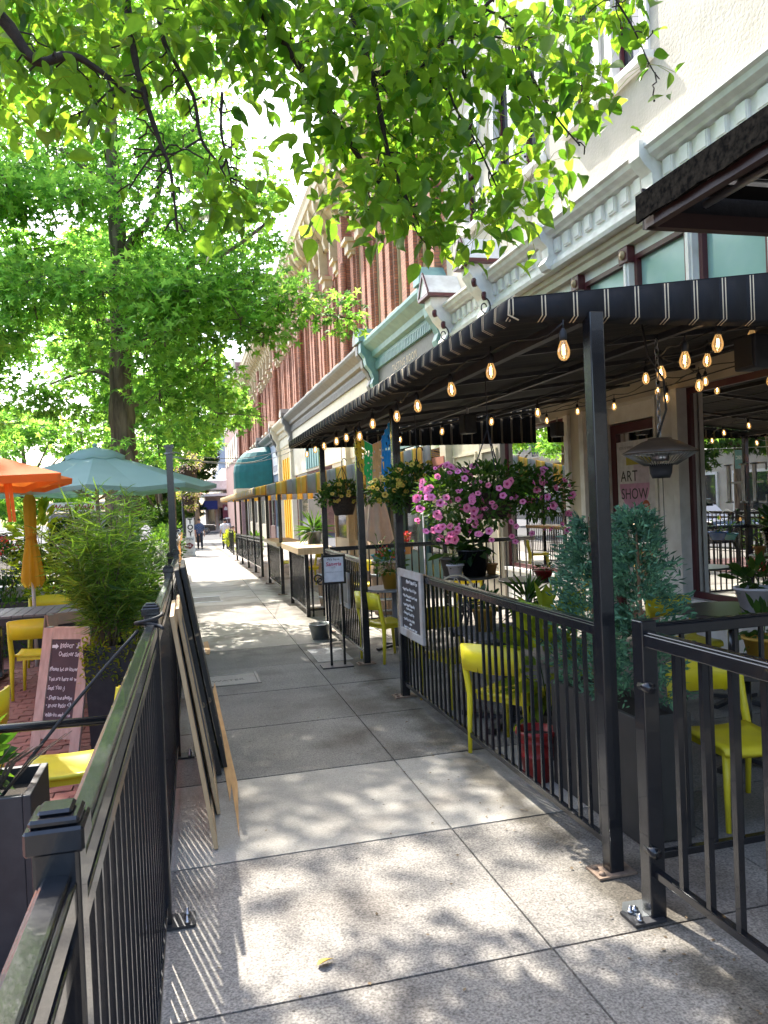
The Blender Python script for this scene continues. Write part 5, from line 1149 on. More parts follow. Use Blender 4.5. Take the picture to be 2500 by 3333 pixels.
lean_panel('wooden_frame', 'pale raw wood frame nearest to us leaning on the left fence', 4.24, 5.0, .075, -.10, 1.27, .022, (pale2, mat('dark_backing', (.05, .045, .05), .8)), 'frame')
lean_panel('wooden_frame', 'second pale edged frame leaning on the left fence behind the first', 4.72, 5.5, .11, -.075, 1.25, .02, (pale2, mat('grey_backing', (.12, .12, .14), .8)), 'frame')
lean_panel('old_shutter', 'inner peeling black shutter leaning on the left fence', 5.42, 6.15, .14, -.085, 1.42, .03, (peel, peel), 'shutter', slats=16)
lean_panel('old_shutter', 'outer peeling black shutter with louvres facing the sidewalk', 5.55, 6.45, .185, -.045, 1.43, .03, (peel, peel), 'shutter', slats=18)
def splinter(label, pts): solo('wood_splinter', MB().prism([(x, y, .003) for x, y in pts], (0, 0, .006)), mat('fresh_split_wood', (.60, .34, .13), .7, col2=(.5, .27, .1), scale=6, stretch=(8, 1, 1)), label, 'splinter', 'split wood on the sidewalk')
splinter('long forked splinter of fresh wood lying beside the leaning frames', [(.175, 8.6), (.195, 7.9), (.23, 8.3), (.24, 7.0), (.262, 5.2), (.215, 4.35), (.222, 5.2), (.195, 4.9), (.185, 6.4)])
splinter('short stub of fresh wood lying by the cracked joint', [(.175, 10.9), (.235, 10.95), (.245, 10.2), (.225, 9.95), (.185, 10.0)])
# cover plates
t = thing('utility_cover', 'pale rectangular utility lid with worn lettering set in the sidewalk', 'utility cover', (.35, 8.3, .004))
part('lid', MB().box(.10, 8.15, .001, .66, 8.62, .006), M['slabl'], t); part('rim', MB().box(.05, 8.11, .001, .70, 8.145, .008).box(.05, 8.625, .001, .70, 8.66, .008).box(.665, 8.145, .001, .70, 8.625, .008).box(.05, 8.145, .001, .095, 8.625, .008), M['blackm'], t)
text('lettering', 'WATER', .1, M['darkink'], t, (.2, 8.32, .0066), (0, 0, 0))
t = thing('utility_cover', 'farther steel edged utility cover across the sidewalk', 'utility cover', (.3, 16, .004))
part('lid', MB().box(0, 15.6, .001, .62, 16.5, .006), M['slabd'], t); part('rim', MB().box(-.04, 15.56, .001, .66, 15.598, .008).box(-.04, 16.502, .001, .66, 16.54, .008), M['galv'], t)
t = thing('utility_cover', 'square rough metal cover by the foot of the sangria notice', 'utility cover', (1.75, 9.2, .004))
part('lid', MB().box(1.42, 8.85, .001, 1.84, 9.7, .005), M['galv'] if False else mat('worn_steel_plate', (.16, .17, .18), .55, .6, col2=(.09, .1, .1), scale=20, bump=.5), t)
# fallen leaves
lm_ = mat('fallen_yellow_leaf', (.55, .36, .05), .6)
for i, (x, y, lb) in enumerate(((.43, 3.02, 'yellow fallen leaf lying on the shaded foreground slab'), (2.27, 2.55, 'brown fallen leaf inside the gate'))):
    V, F = scatter(PEARL[0], PEARL[1], np.array([(0, 0, .012)]), np.array([(1., .4, .08)]), np.array([.35]), np.array([.075])); o = bpy.data.objects.new('fallen_leaf', mesh_np('fallen_leaf', V, F, lm_)); COL.objects.link(o); o.location = (x, y, 0); tag(o, lb, 'leaf')
# open sign + toys pole
t = thing('sandwich_board', 'white sandwich board reading open 353 standing far down the sidewalk', 'sandwich board', (.15, 37.0, G(37)))
zz = G(37); part('panel', MB().prism([(-.16, 37.0, zz+.06), (.42, 37.0, zz+.06), (.42, 37.12, zz+.92), (-.16, 37.12, zz+.92)], (0, .02, 0)), M['white'], t); part('rear_panel', MB().prism([(-.16, 37.35, zz), (.42, 37.35, zz), (.42, 37.17, zz+.92), (-.16, 37.17, zz+.92)], (0, .02, 0)), M['white'], t)
part('foot', MB().box(-.18, 36.95, zz, -.08, 37.4, zz+.06).box(.34, 36.95, zz, .44, 37.4, zz+.06), M['white'], t)
text('lettering', 'OPEN', .17, M['darkink'], t, (.13, 37.08, zz+.75), (R(90-8), 0, 0), align='CENTER'); text('lettering', 'BUTTER', .085, M['greyink'], t, (.13, 36.985, zz+.15), (R(90-8), 0, 0), align='CENTER', sp=1.3)
bl = MB(); bl.add([(.13, 37.02, zz+.5)]+[(.13+(.2+.025*math.sin(3*a))*math.cos(a), 37.055-.13*.14*-math.sin(a)-.02, zz+.5+(.13+.02*math.cos(5*a))*math.sin(a)) for a in [R(15*q) for q in range(24)]], [(0, i+1, (i+1) % 24+1) for i in range(24)]); part('blot', bl, mat('maroon_print', (.2, .03, .03), .6), t)
text('lettering', '353', .15, M['paper'], t, (.13, 37.005, zz+.45), (R(90-8), 0, 0), align='CENTER', off=.003)
zz = G(36)
t = thing('lamp_post', 'dark lamp post with two flower baskets and a vertical toys sign down the street', 'lamp post', (-.05, 38.5, G(38.5))); zz = G(38.5)
part('shaft', MB().tube([(-.05, 38.5, zz), (-.05, 38.5, zz+.6), (-.05, 38.5, zz+4.6)], [.10, .07, .05], 10), M['blackm'], t)
part('arm', MB().tube([(-.05, 38.5, 3.95), (.25, 38.5, 4.0)], .03, 8).tube([(-.05, 38.5, 2.5), (.25, 38.5, 2.7)], .03, 8), M['blackm'], t)
part('globe', MB().sphere((-.05, 38.5, zz+4.85), .22), M['lampglow'], t)
s_ = part('toys_sign', MB().box(.05, 38.45, .25, .42, 38.5, 1.42), M['white'], t)
for i, ch_ in enumerate('TOYS'): text('lettering', ch_, .34, M['darkink'], s_, (.24, 38.44, 1.16-.285*i), FY, off=.012, align='CENTER')
def flower_ball(label, c, r, n=900):
    t = thing('hanging_basket', label, 'hanging basket', c, 'flower baskets on the lamp post')
    p, d = blob(c, (r, r, r*.7), n, .4); leaves('foliage', OVAL, p[:n//2], d[:n//2], .09, M['leafy'], t); leaves('blossom', DIAM, p[n//2:]*1.0, d[n//2:], .10, M['pinkpet'], t)
    part('pot', MB().lathe([(0, -r*.95), (r*.4, -r*.9), (r*.6, -r*.2)], 14, c), M['coir'], t)
flower_ball('big upper flower basket on the far lamp post', (.26, 38.3, 4.05), .78); flower_ball('lower flower basket on the far lamp post', (.22, 38.3, 2.62), .60); flower_ball('smallest flower basket at the bottom of the far lamp post', (.28, 38.6, 2.0), .34, 400)
t = thing('banner', 'teal street banner behind the green umbrella reading music', 'banner', (-.72, 14.2, 2.2))
part('cloth', MB().box(-.80, 14.2, 2.22, -.52, 14.21, 2.62), M['tealp'], t); text('lettering', 'MUSIC', .11, M['paper'], t, (-.79, 14.195, 2.42), FY, off=.003, sx=.8); part('pole', MB().tube([(-.82, 14.22, 0), (-.82, 14.22, 4.6)], .045, 8), M['tealp'], t); part('globe', MB().sphere((-.62, 14.6, 4.42), .12), M['lampglow'], t)
part('arm', MB().tube([(-.82, 14.22, 4.55), (-.62, 14.6, 4.58)], .02, 6), M['tealp'], t)

# ================================================================ LEFT TERRACE
t = thing('planter', 'wide black planter with thick metal rim and leafy shoots at the lower left', 'planter', (-1.1, 3.4, 0))
part('box', planter_box(MB(), -1.7, -.62, 3.22, 3.62, .76, .03), M['blackm'], t, bevel=.004); part('soil', MB().box(-1.668, 3.252, .5, -.652, 3.588, .69), M['soil'], t)
pos, d = blob((-.95, 3.42, .86), (.22, .16, .16), 70, .2); d[:, 2] += .3; leaves('foliage', PEARL, pos, d, .09, M['leafm'], t)
tw = MB()
for i in range(9): a = rng.uniform(-.5, .5); tw.tube([(-.8+.1*a, 3.42, .70), (-.72+.25*a, 3.4, .84), (-.62+.4*a, 3.38+.2*a, .9+.1*abs(a))], [.004, .003, .0015], 4)
part('twig', tw, M['bark'], t)
pos, d = blob((-1.0, 3.5, 1.0), (.14, .14, .26), 46, .2); leaves('foliage', PEARL, pos, d, .10, M['leafm'], t)
solo('terrace_rail', MB().tube([(-1.75, 3.95, .86), (-.35, 4.12, .79)], .022, 10).tube([(-1.7, 3.95, 0), (-1.7, 3.95, .86)], .018, 8).tube([(-.36, 4.12, 0), (-.36, 4.12, .79)], .018, 8), M['black'], 'black tubular rail behind the wide black planter', 'railing')
# willowy grass planter
def willowy(label, c, boxw, boxh, ztop, rad, n=2600):
    t = thing('grass_planter', label, 'planter', (c[0], c[1], 0), 'planters of willowy shrubs')
    x, y = c; b = boxw/2; pb = MB(); k = .86
    pb.add([(x-b*k, y-b*k, 0), (x+b*k, y-b*k, 0), (x+b*k, y+b*k, 0), (x-b*k, y+b*k, 0), (x-b, y-b, boxh), (x+b, y-b, boxh), (x+b, y+b, boxh), (x-b, y+b, boxh), (x-b+.02, y-b+.02, boxh), (x+b-.02, y-b+.02, boxh), (x+b-.02, y+b-.02, boxh), (x-b+.02, y+b-.02, boxh), (x-b+.02, y-b+.02, boxh-.05), (x+b-.02, y-b+.02, boxh-.05), (x+b-.02, y+b-.02, boxh-.05), (x-b+.02, y+b-.02, boxh-.05)],
           [(0, 1, 5, 4), (1, 2, 6, 5), (2, 3, 7, 6), (3, 0, 4, 7), (4, 5, 9, 8), (5, 6, 10, 9), (6, 7, 11, 10), (7, 4, 8, 11), (12, 13, 14, 15), (8, 9, 13, 12), (9, 10, 14, 13), (10, 11, 15, 14), (11, 8, 12, 15)])
    part('box', pb, M['blackm'], t); st = MB(); P, D_ = [], []
    for i in range(46):
        a = rng.uniform(0, 6.28); rr = rad*rng.uniform(.1, 1)**.7; top = np.array((x+rr*math.cos(a), y+rr*math.sin(a)*.8, boxh+(ztop-boxh)*rng.uniform(.45, 1)*(1-.35*(rr/rad)**2)))
        base = np.array((x+.3*b*math.cos(a), y+.3*b*math.sin(a), boxh-.04)); mid = (base+top)/2+np.array((.18*rr*math.cos(a)*-.6, .18*rr*math.sin(a)*-.6, .12))
        st.tube([tuple(base), tuple(mid), tuple(top)], [.005, .004, .0015], 4)
        for k in range(n//46):
            u = rng.uniform(.12, 1)**.8; p = (1-u)**2*base+2*u*(1-u)*mid+u*u*top
            dd = rng.normal(size=3); dd[2] = dd[2]*.5+.25; P.append(p); D_.append(dd+.5*np.array((math.cos(a), math.sin(a), 0)))
    part('stem', st, M['bark'], t)
    tp = np.array([(-.02, 0, 0), (.02, 0, 0), (.028, .4, .07), (-.028, .4, .07), (.016, .75, .04), (-.016, .75, .04), (0, 1, -.1)]); tf = np.array([(0, 1, 2), (0, 2, 3), (3, 2, 4), (3, 4, 5), (5, 4, 6)])
    leaves('foliage', (tp, tf), np.array(P), np.array(D_), .17, M['grassb'], t, roll=rng.uniform(-3, 3, len(P)))
    # creeping jenny over the rim
    P, D_ = [], []
    for i in range(26):
        s = rng.uniform(-b, b); f = rng.random() < .6; q = (x+s, y-b-.015) if f else (x+b*(1 if rng.random() < .5 else -1)*1.04, y+s); ln = rng.uniform(.05, .38)
        for k in range(int(ln*60)+2): P.append((q[0]+rng.normal()*.018, q[1]-.01+rng.normal()*.012, boxh+.03-ln*k/(ln*60+2))); D_.append(rng.normal(size=3)+np.array((0, -1., .2)))
    for i in range(260): P.append((x+rng.uniform(-b, b)*1.05, y+rng.uniform(-b, b)*1.05, boxh+.02+abs(rng.normal())*.04)); D_.append(rng.normal(size=3)+np.array((0, 0, .6)))
    leaves('trailing_creeper', OVAL, np.array(P), np.array(D_), .036, M['leafy'], t); return t
willowy('tall black planter of feathery willow-leaved shrub by the fence, nearest to us', (-.62, 6.5), .36, .80, 2.12, .44, 3400)
willowy('black planter of feathery shrub just behind the nearest one', (-.72, 8.1), .4, .8, 2.2, .55, 3000)
def bush(label, c, r, n, size, m, name='shrub', flowers=None, tpl=OVAL, stems=True):
    t = thing(name, label, 'shrub', (c[0], c[1], 0)); p, d = blob(c, r, n, .25); d[:, 2] += .2
    leaves('foliage', tpl, p, d, size, M[m], t)
    if stems:
        st = MB()
        for i in range(8): q = p[i*n//8]; st.tube([(c[0]+rng.uniform(-.1, .1), c[1], max(0, c[2]-r[2])-.2 if c[2]-r[2] > .3 else 0), tuple(q)], [.012, .003], 4)
        part('stem', st, M['bark'], t)
    if flowers: p, d = blob((c[0]+flowers[2], c[1]-.2, c[2]+r[2]*.7), (r[0]*.6, r[1]*.5, r[2]*.4), flowers[1], .4); leaves('blossom', DIAM, p, d, .05, M[flowers[0]], t)
    return t
bush('clipped fine-leaved green hedge at the left beyond the slatted table', (-2.35, 11.2, .42), (.75, .5, .45), 2600, .05, 'leafm', name='hedge', stems=False)
bush('red flowering shrub at the left edge in front of the parked car', (-2.45, 11.6, 1.2), (.5, .4, .35), 900, .07, 'leafd', flowers=('redpet', 160, .0))
bush('lime leaved young tree with pale stem in front of the parked car', (-1.95, 11.4, 1.55), (.32, .3, .45), 300, .13, 'leafy')
bush('variegated low plant in the far planter with red blooms', (-1.6, 11.1, .78), (.5, .35, .22), 700, .08, 'leafy', flowers=('redpet', 40, .2))
bush('dark arching shrub between the young tree and the willowy plants', (-1.35, 11.0, 1.2), (.45, .45, .65), 1300, .08, 'leafd')
bush('spiky grass tuft in the far planter by the parked car', (-2.15, 11.9, 1.0), (.14, .14, .18), 120, .3, 'leafy', tpl=BLADE, stems=False)
bush('low green hedge along the left fence behind the willowy plants', (-.52, 9.6, .62), (.24, 1.1, .42), 2600, .05, 'leafm', name='hedge', stems=False)
bush('green shrub along the farther left fence', (-.8, 13.2, .75), (.4, 1.2, .6), 1500, .09, 'leafm')
bush('leafy bush by the lamp post down the street', (-.9, 30, .4), (.5, 2.2, .9), 1500, .14, 'leafm')
bush('round lime shrub at the foot of the far lamp post', (-.55, 36.5, .2), (.5, .6, 1.2), 800, .16, 'leafm')
pl = solo('planter_box', planter_box(MB(), -3.0, -1.2, 11.0, 11.6, .72), M['blackm'], 'long dark planter wall at the back of the brick terrace', 'planter', bevel=.004); part('coping', MB().box(-3.05, 11.75, .80, -1.1, 12.05, .86).box(-3.0, 11.8, 0, -1.15, 12.0, .80), M['white'], pl)
# umbrellas
def parasol(label, x, y, zh, zt, r, n, rot, m, vent=True, ties=False, vr=.24):
    t = thing('parasol', label, 'umbrella', (x, y, 0), 'open parasols')
    c = MB(); A = [(zt, 0), (zt-(zt-zh)*.42, .45), (zh, 1.0)]; vs = []; K = 5
    # cloth: each gore sags between ribs
    rings = [(0.04, zt), (.25, zt-(zt-zh)*.22), (.5, zt-(zt-zh)*.47), (.75, zt-(zt-zh)*.73), (1.0, zh)]; m_ = 4*n
    for q, z in rings:
        for j in range(m_):
            a = rot+2*math.pi*j/m_; u = (j % 4)/4; pol = math.cos(math.pi/n)/math.cos((u-.5)*2*math.pi/n); s = 1-abs(2*u-1)
            rr = r*q*pol; vs.append((x+rr*math.cos(a), y+rr*math.sin(a), z-.045*s*q))
    fs = []
    for k in range(len(rings)-1):
        for j in range(m_): fs.append((k*m_+j, (k+1)*m_+j, (k+1)*m_+(j+1) % m_, k*m_+(j+1) % m_))
    b = len(vs)
    for j in range(m_): v = vs[4*m_+j]; vs.append((x+(v[0]-x)*.995, y+(v[1]-y)*.995, v[2]-.05))
    for j in range(m_): fs.append((4*m_+j, b+j, b+(j+1) % m_, 4*m_+(j+1) % m_))
    c.add(vs, fs, 0, False); part('canopy', c, m, t)
    if vent:
        v = MB(); vs = []
        for q, z in ((.02, zt+.07), (.6, zt+.02), (1, zt-.06), (1.0, zt-.10)):
            for j in range(m_):
                a = rot+2*math.pi*j/m_; vs.append((x+vr*r*q*math.cos(a), y+vr*r*q*math.sin(a), z+(.015*math.cos(a*n) if q == 1 else 0)))
        v.add(vs, [(k*m_+j, (k+1)*m_+j, (k+1)*m_+(j+1) % m_, k*m_+(j+1) % m_) for k in range(3) for j in range(m_)], 0, True); part('vent', v, m, t); part('finial', MB().sphere((x, y, zt+.09), .03), m, t)
    for j in range(n):
        a = rot+2*math.pi*j/n; part('rib', MB().bar((x, y, zt-.04), (x+r*.99*math.cos(a), y+r*.99*math.sin(a), zh-.02), .018, .025), M['wood'], t)
        if True: part('strut', MB().bar((x, y, zt-.62), (x+r*.5*math.cos(a), y+r*.5*math.sin(a), zt-(zt-zh)*.5-.03), .014, .018), M['wood'], t)
    part('pole', MB().tube([(x, y, .02), (x, y, zt)], .024, 12), M['wood'], t); part('base', MB().lathe([(.26, 0), (.26, .05), (.05, .08), (0, .08)], 20, (x, y, 0)), M['blackm'], t)
    if ties:
        s = MB(); ex, ey = x+r*.96*math.cos(ties), y+r*.96*math.sin(ties)
        for k, dx in enumerate((0, .025)): s.add([(ex+dx-.3, ey, zh+.05), (ex+dx-.276, ey, zh+.05), (ex+dx-.26, ey-.01, zh-.1), (ex+dx-.284, ey-.01, zh-.1), (ex+dx-.25, ey, zh-.30), (ex+dx-.27, ey, zh-.30)], [(0, 1, 2, 3), (3, 2, 4, 5)])
        part('tie_strap', s, m, t)
    return t
parasol('big sage green parasol with scalloped vent in the left middle', -1.08, 10.6, 2.16, 2.62, 1.52, 8, R(2), M['greenc'])
parasol('near orange parasol seen from below at the left edge', -2.15, 5.9, 2.10, 2.50, 1.52, 4, R(-23), M['orange'], ties=R(-23))
parasol('second orange parasol behind the near one', -2.40, 8.35, 2.17, 2.58, 1.52, 4, R(-23), M['orange'])

# ================================================================ TREES
PEAR_SPRAYS=[(-0.71,6.34,5.78),(-1.15,5.89,4.99),(-1.07,5.36,4.74),(-0.41,5.45,5.33),(-0.47,5.50,4.52),(-1.01,6.82,5.40),(-0.20,6.86,5.83),(-1.19,5.76,4.56),(-0.98,5.79,5.43),(0.34,6.23,5.80),(-0.05,6.18,5.47),(-1.09,5.63,5.38),(0.03,5.80,5.19),(-0.16,5.78,5.13),(-0.87,6.14,5.12),(-0.72,5.49,4.33),(-0.48,5.54,4.62),(-0.36,6.37,5.98),(0.22,6.70,5.53),(-0.75,6.25,5.04),(-0.20,6.64,5.62),(0.63,6.36,5.52),(-1.27,6.34,5.03),(-0.81,6.37,5.49),(-1.17,5.57,4.90),(-1.15,6.53,5.96),(-1.03,5.93,5.36),(0.45,6.02,5.80),(-0.76,5.87,5.17),(-0.95,5.67,5.29),(-0.90,6.24,5.28),(-0.78,5.97,5.71),(-0.69,6.82,5.52),(0.05,6.29,5.36),(0.05,6.74,6.26),(0.28,5.94,5.34),(-1.00,5.40,4.63),(-1.08,5.56,5.17),(-0.56,5.30,5.24),(-0.98,5.88,5.51),(-1.33,6.28,4.78),(-0.99,5.86,5.32),(-0.65,6.66,6.02),(-0.32,5.46,5.34),(-0.71,6.63,5.81),(-1.11,6.82,6.21),(-0.27,6.17,5.73),(-1.43,6.87,5.52),(-0.75,5.57,5.04),(0.24,6.55,5.51),(-0.73,6.60,5.84),(0.17,6.13,5.65),(-0.54,5.34,5.29),(-0.81,6.41,5.67),(0.70,6.80,5.82),(-0.56,5.66,5.29),(-0.96,6.30,5.65),(-0.43,6.58,5.30),(-1.30,6.76,5.30),(-0.40,6.56,5.92),(-0.79,6.85,5.21),(-0.62,6.81,5.75),(0.13,5.50,5.32),(-1.14,6.59,4.91),(-1.20,6.87,5.14),(-0.01,6.18,5.51),(-1.18,6.85,6.23),(-0.04,6.79,5.62),(-0.54,6.62,5.02),(-0.86,5.77,5.28),(-0.81,5.71,4.87),(-0.54,6.76,6.09),(-0.65,6.23,5.33),(0.57,6.77,5.82),(-0.35,6.14,5.22),(-1.18,5.59,4.93),(-1.22,5.58,4.53),(-0.42,6.19,5.00),(-0.71,6.19,5.23),(0.28,6.20,5.86),(-0.90,6.54,5.72),(-0.36,6.52,5.39),(0.55,6.28,5.51),(-0.35,6.41,5.40),(-0.44,6.06,5.17),(-0.93,6.81,5.50),(0.35,5.49,5.38),(-0.41,5.69,5.49),(-1.28,6.55,5.18),(0.54,6.45,5.99),(0.01,6.71,6.11),(0.74,6.82,6.16),(-0.62,6.88,5.67),(0.36,5.99,5.67),(-0.28,5.61,5.15),(-0.63,5.33,4.54),(-0.20,5.33,4.88),(-0.69,6.12,5.06),(-1.32,6.56,4.78),(0.64,5.72,5.60),(-1.19,5.73,4.63),(-1.19,6.76,5.63),(0.31,5.54,5.27),(0.08,5.39,5.34),(0.04,5.42,4.97),(2.05,6.70,5.18),(1.06,6.33,5.51),(1.75,5.69,5.36),(1.08,5.66,5.32),(0.52,5.80,5.68),(0.85,6.64,5.74),(0.50,5.53,4.99),(0.76,6.60,6.30),(1.23,6.21,5.76),(2.10,6.73,6.36),(1.08,6.75,5.42),(0.97,6.53,5.27),(2.19,6.75,5.86),(1.45,6.11,4.84),(0.81,5.69,5.64),(0.65,5.63,5.38),(1.78,6.51,4.56),(0.72,5.94,5.44),(1.06,6.17,5.78),(1.87,5.87,4.93),(1.93,6.03,5.49),(1.00,5.80,4.91),(1.10,5.90,5.90),(0.35,5.96,5.81),(1.51,6.82,5.01),(1.05,6.98,5.91),(1.53,6.75,6.44),(1.93,6.60,5.14),(1.73,6.29,5.96),(1.68,6.38,4.60),(1.91,6.54,4.99),(0.62,5.70,5.66),(0.98,6.75,6.24),(1.25,6.44,5.00),(1.27,5.50,4.80),(1.64,6.25,4.70),(1.05,5.60,4.53),(1.41,5.61,5.30),(1.94,6.07,5.15),(1.65,6.46,5.07),(0.39,5.88,5.54),(1.60,6.35,5.65),(0.73,6.54,4.92),(1.46,6.27,5.62),(0.96,5.68,4.91),(2.08,6.97,6.29),(1.95,6.19,6.17),(1.64,6.17,4.23),(0.81,6.92,6.10),(2.14,6.73,6.30),(1.65,6.85,6.10),(1.00,5.51,5.59),(1.06,5.95,5.09),(0.48,5.97,5.24),(1.89,6.63,6.49),(1.95,6.89,6.41),(1.40,5.93,4.25),(1.01,7.00,5.77),(1.27,6.14,5.39),(0.69,5.65,5.60),(1.93,6.90,6.05),(0.70,6.27,5.58),(0.65,6.93,5.74),(1.85,6.45,4.67),(1.86,6.32,4.35),(1.64,6.60,6.34),(1.25,5.57,5.20),(1.93,6.21,5.96),(0.91,6.61,5.74),(2.10,6.48,5.87),(0.61,6.86,6.04),(1.25,6.86,6.09),(1.87,5.71,5.04),(0.59,6.01,5.75),(0.40,5.89,5.38),(2.71,6.47,4.35),(2.20,6.09,5.25),(1.85,5.31,4.95),(1.55,6.27,5.08),(3.15,5.66,5.54),(1.77,5.96,5.17),(2.96,5.25,5.67),(2.87,6.00,4.17),(2.58,5.87,6.08),(1.64,5.46,5.47),(2.74,6.80,4.99),(3.17,6.50,4.98),(1.99,5.27,4.53),(3.52,6.76,6.20),(2.49,5.42,5.15),(1.88,6.39,4.86),(1.52,6.09,5.94),(2.41,5.58,5.05),(2.55,5.71,5.95),(2.35,6.30,4.10),(3.14,5.60,4.94),(2.54,5.24,5.04),(2.32,5.91,4.59),(2.00,6.77,4.97),(1.70,5.77,5.83),(2.00,5.54,4.39),(3.14,6.06,4.57),(1.76,5.59,4.12),(1.60,5.70,4.27),(3.26,5.52,4.87),(1.81,6.33,5.33),(3.49,5.87,5.86),(1.38,5.30,5.45),(2.32,6.70,4.39),(3.23,5.52,5.22),(1.22,5.84,4.51),(1.91,5.49,5.07),(1.18,5.80,5.28),(4.10,6.84,6.59),(1.85,6.60,5.62),(2.82,5.28,4.84),(2.62,6.76,5.75),(1.85,6.72,5.67),(1.40,6.58,5.44),(2.72,5.26,5.61),(1.98,6.73,4.75),(2.28,6.83,6.00),(2.88,6.42,5.85),(1.69,5.21,5.00),(2.33,5.24,3.77),(1.98,6.83,5.47),(3.34,5.63,5.17),(2.49,6.78,5.44),(1.71,6.46,4.49),(3.30,6.23,4.57),(1.91,5.82,5.28),(2.89,5.54,5.73),(2.69,5.31,5.22),(1.22,5.75,4.70),(1.44,6.05,5.84),(2.72,5.60,4.97),(2.29,6.35,4.91),(3.14,6.33,4.42),(1.37,5.70,4.09),(2.75,6.45,5.59),(1.57,5.62,5.28),(1.56,6.18,4.19),(2.26,6.89,5.72),(2.65,6.57,5.99),(1.57,6.59,5.31),(1.18,5.40,5.02),(2.47,5.83,4.01),(3.12,5.64,5.02),(1.49,6.25,4.86),(1.55,5.44,4.93),(1.75,6.22,5.63),(2.42,5.22,5.22),(1.78,5.51,4.37),(2.13,6.55,5.99),(2.27,5.37,5.58),(2.22,6.29,5.04),(1.53,6.38,5.91),(2.08,5.72,5.32),(2.52,5.91,5.31),(2.22,6.44,5.95),(1.92,6.73,6.55),(2.12,5.89,4.25),(3.07,5.48,4.91),(1.29,6.29,4.96),(3.62,6.26,6.26),(1.87,5.45,4.70),(2.09,6.77,5.33),(1.58,6.57,5.26),(3.19,5.29,4.78),(3.92,6.74,5.82),(2.41,5.47,4.10),(3.07,5.89,5.65),(1.61,5.88,5.50),(2.19,5.41,4.95),(1.96,6.73,4.80),(1.39,6.49,5.04),(1.13,5.40,3.97),(2.74,6.27,5.07),(1.98,6.19,5.27),(2.17,5.96,4.64),(2.37,6.25,6.25),(2.57,6.50,5.93),(2.84,5.51,4.91),(2.12,5.42,5.50),(2.23,5.95,5.89),(2.56,6.28,6.26),(1.48,6.52,4.67),(2.47,6.06,6.07),(1.84,5.43,3.80),(2.70,5.53,4.16),(4.13,6.83,5.61),(3.80,6.54,6.26),(3.41,5.80,5.99),(3.43,6.72,6.35),(1.64,5.44,4.06),(2.17,5.55,3.92),(1.73,5.74,4.83),(1.20,5.47,5.28),(3.73,6.53,6.24),(1.52,6.28,5.02),(2.05,6.14,4.23),(2.28,5.38,3.94),(1.97,5.65,4.20),(1.99,5.95,4.39),(1.39,5.28,4.12),(3.37,6.29,5.85),(2.43,5.20,5.00),(1.36,6.25,5.84),(2.48,6.72,5.36),(1.60,6.31,5.73),(1.25,5.80,5.86),(1.35,5.58,5.01),(2.38,5.55,4.62),(2.43,5.43,4.80),(3.21,5.45,5.37),(1.56,6.68,4.97),(2.92,5.65,5.11),(1.24,6.16,4.69),(1.98,5.95,4.65),(1.52,5.27,3.82),(2.30,5.60,5.02),(1.13,5.22,4.01),(2.23,5.44,3.84),(1.66,6.06,4.76),(2.48,5.50,4.13),(1.70,5.28,5.00),(3.28,6.64,6.66),(3.23,6.46,5.41),(2.05,5.38,5.23),(1.71,5.77,5.82),(3.31,6.64,4.93),(3.00,6.14,5.70),(2.23,6.09,4.41),(2.05,6.84,5.06),(1.45,5.23,3.84),(1.96,6.46,5.84),(1.84,5.76,4.06),(1.79,6.27,4.18),(3.26,6.86,5.10),(2.42,6.39,4.42),(3.54,6.43,5.50),(2.38,5.56,5.21),(3.07,6.75,6.53),(1.41,5.38,5.55),(3.17,5.44,5.14),(1.39,6.38,6.17),(2.90,6.45,4.82),(1.30,5.82,4.65),(3.81,6.68,6.60),(1.32,5.39,5.20),(1.36,6.58,4.41),(2.80,6.27,4.43),(1.70,5.37,5.43),(2.93,5.74,5.59),(2.10,5.64,5.82),(3.61,5.59,5.70),(3.68,5.48,5.86),(3.69,5.57,5.78),(3.42,5.44,5.83),(3.67,5.40,5.09),(3.65,5.56,5.55),(0.19,5.74,4.03),(0.51,5.98,4.21),(0.42,5.64,4.01),(0.48,5.91,4.06),(0.39,5.76,4.09),(0.27,5.63,3.89),(0.52,5.75,4.05),(0.52,5.78,4.14)]
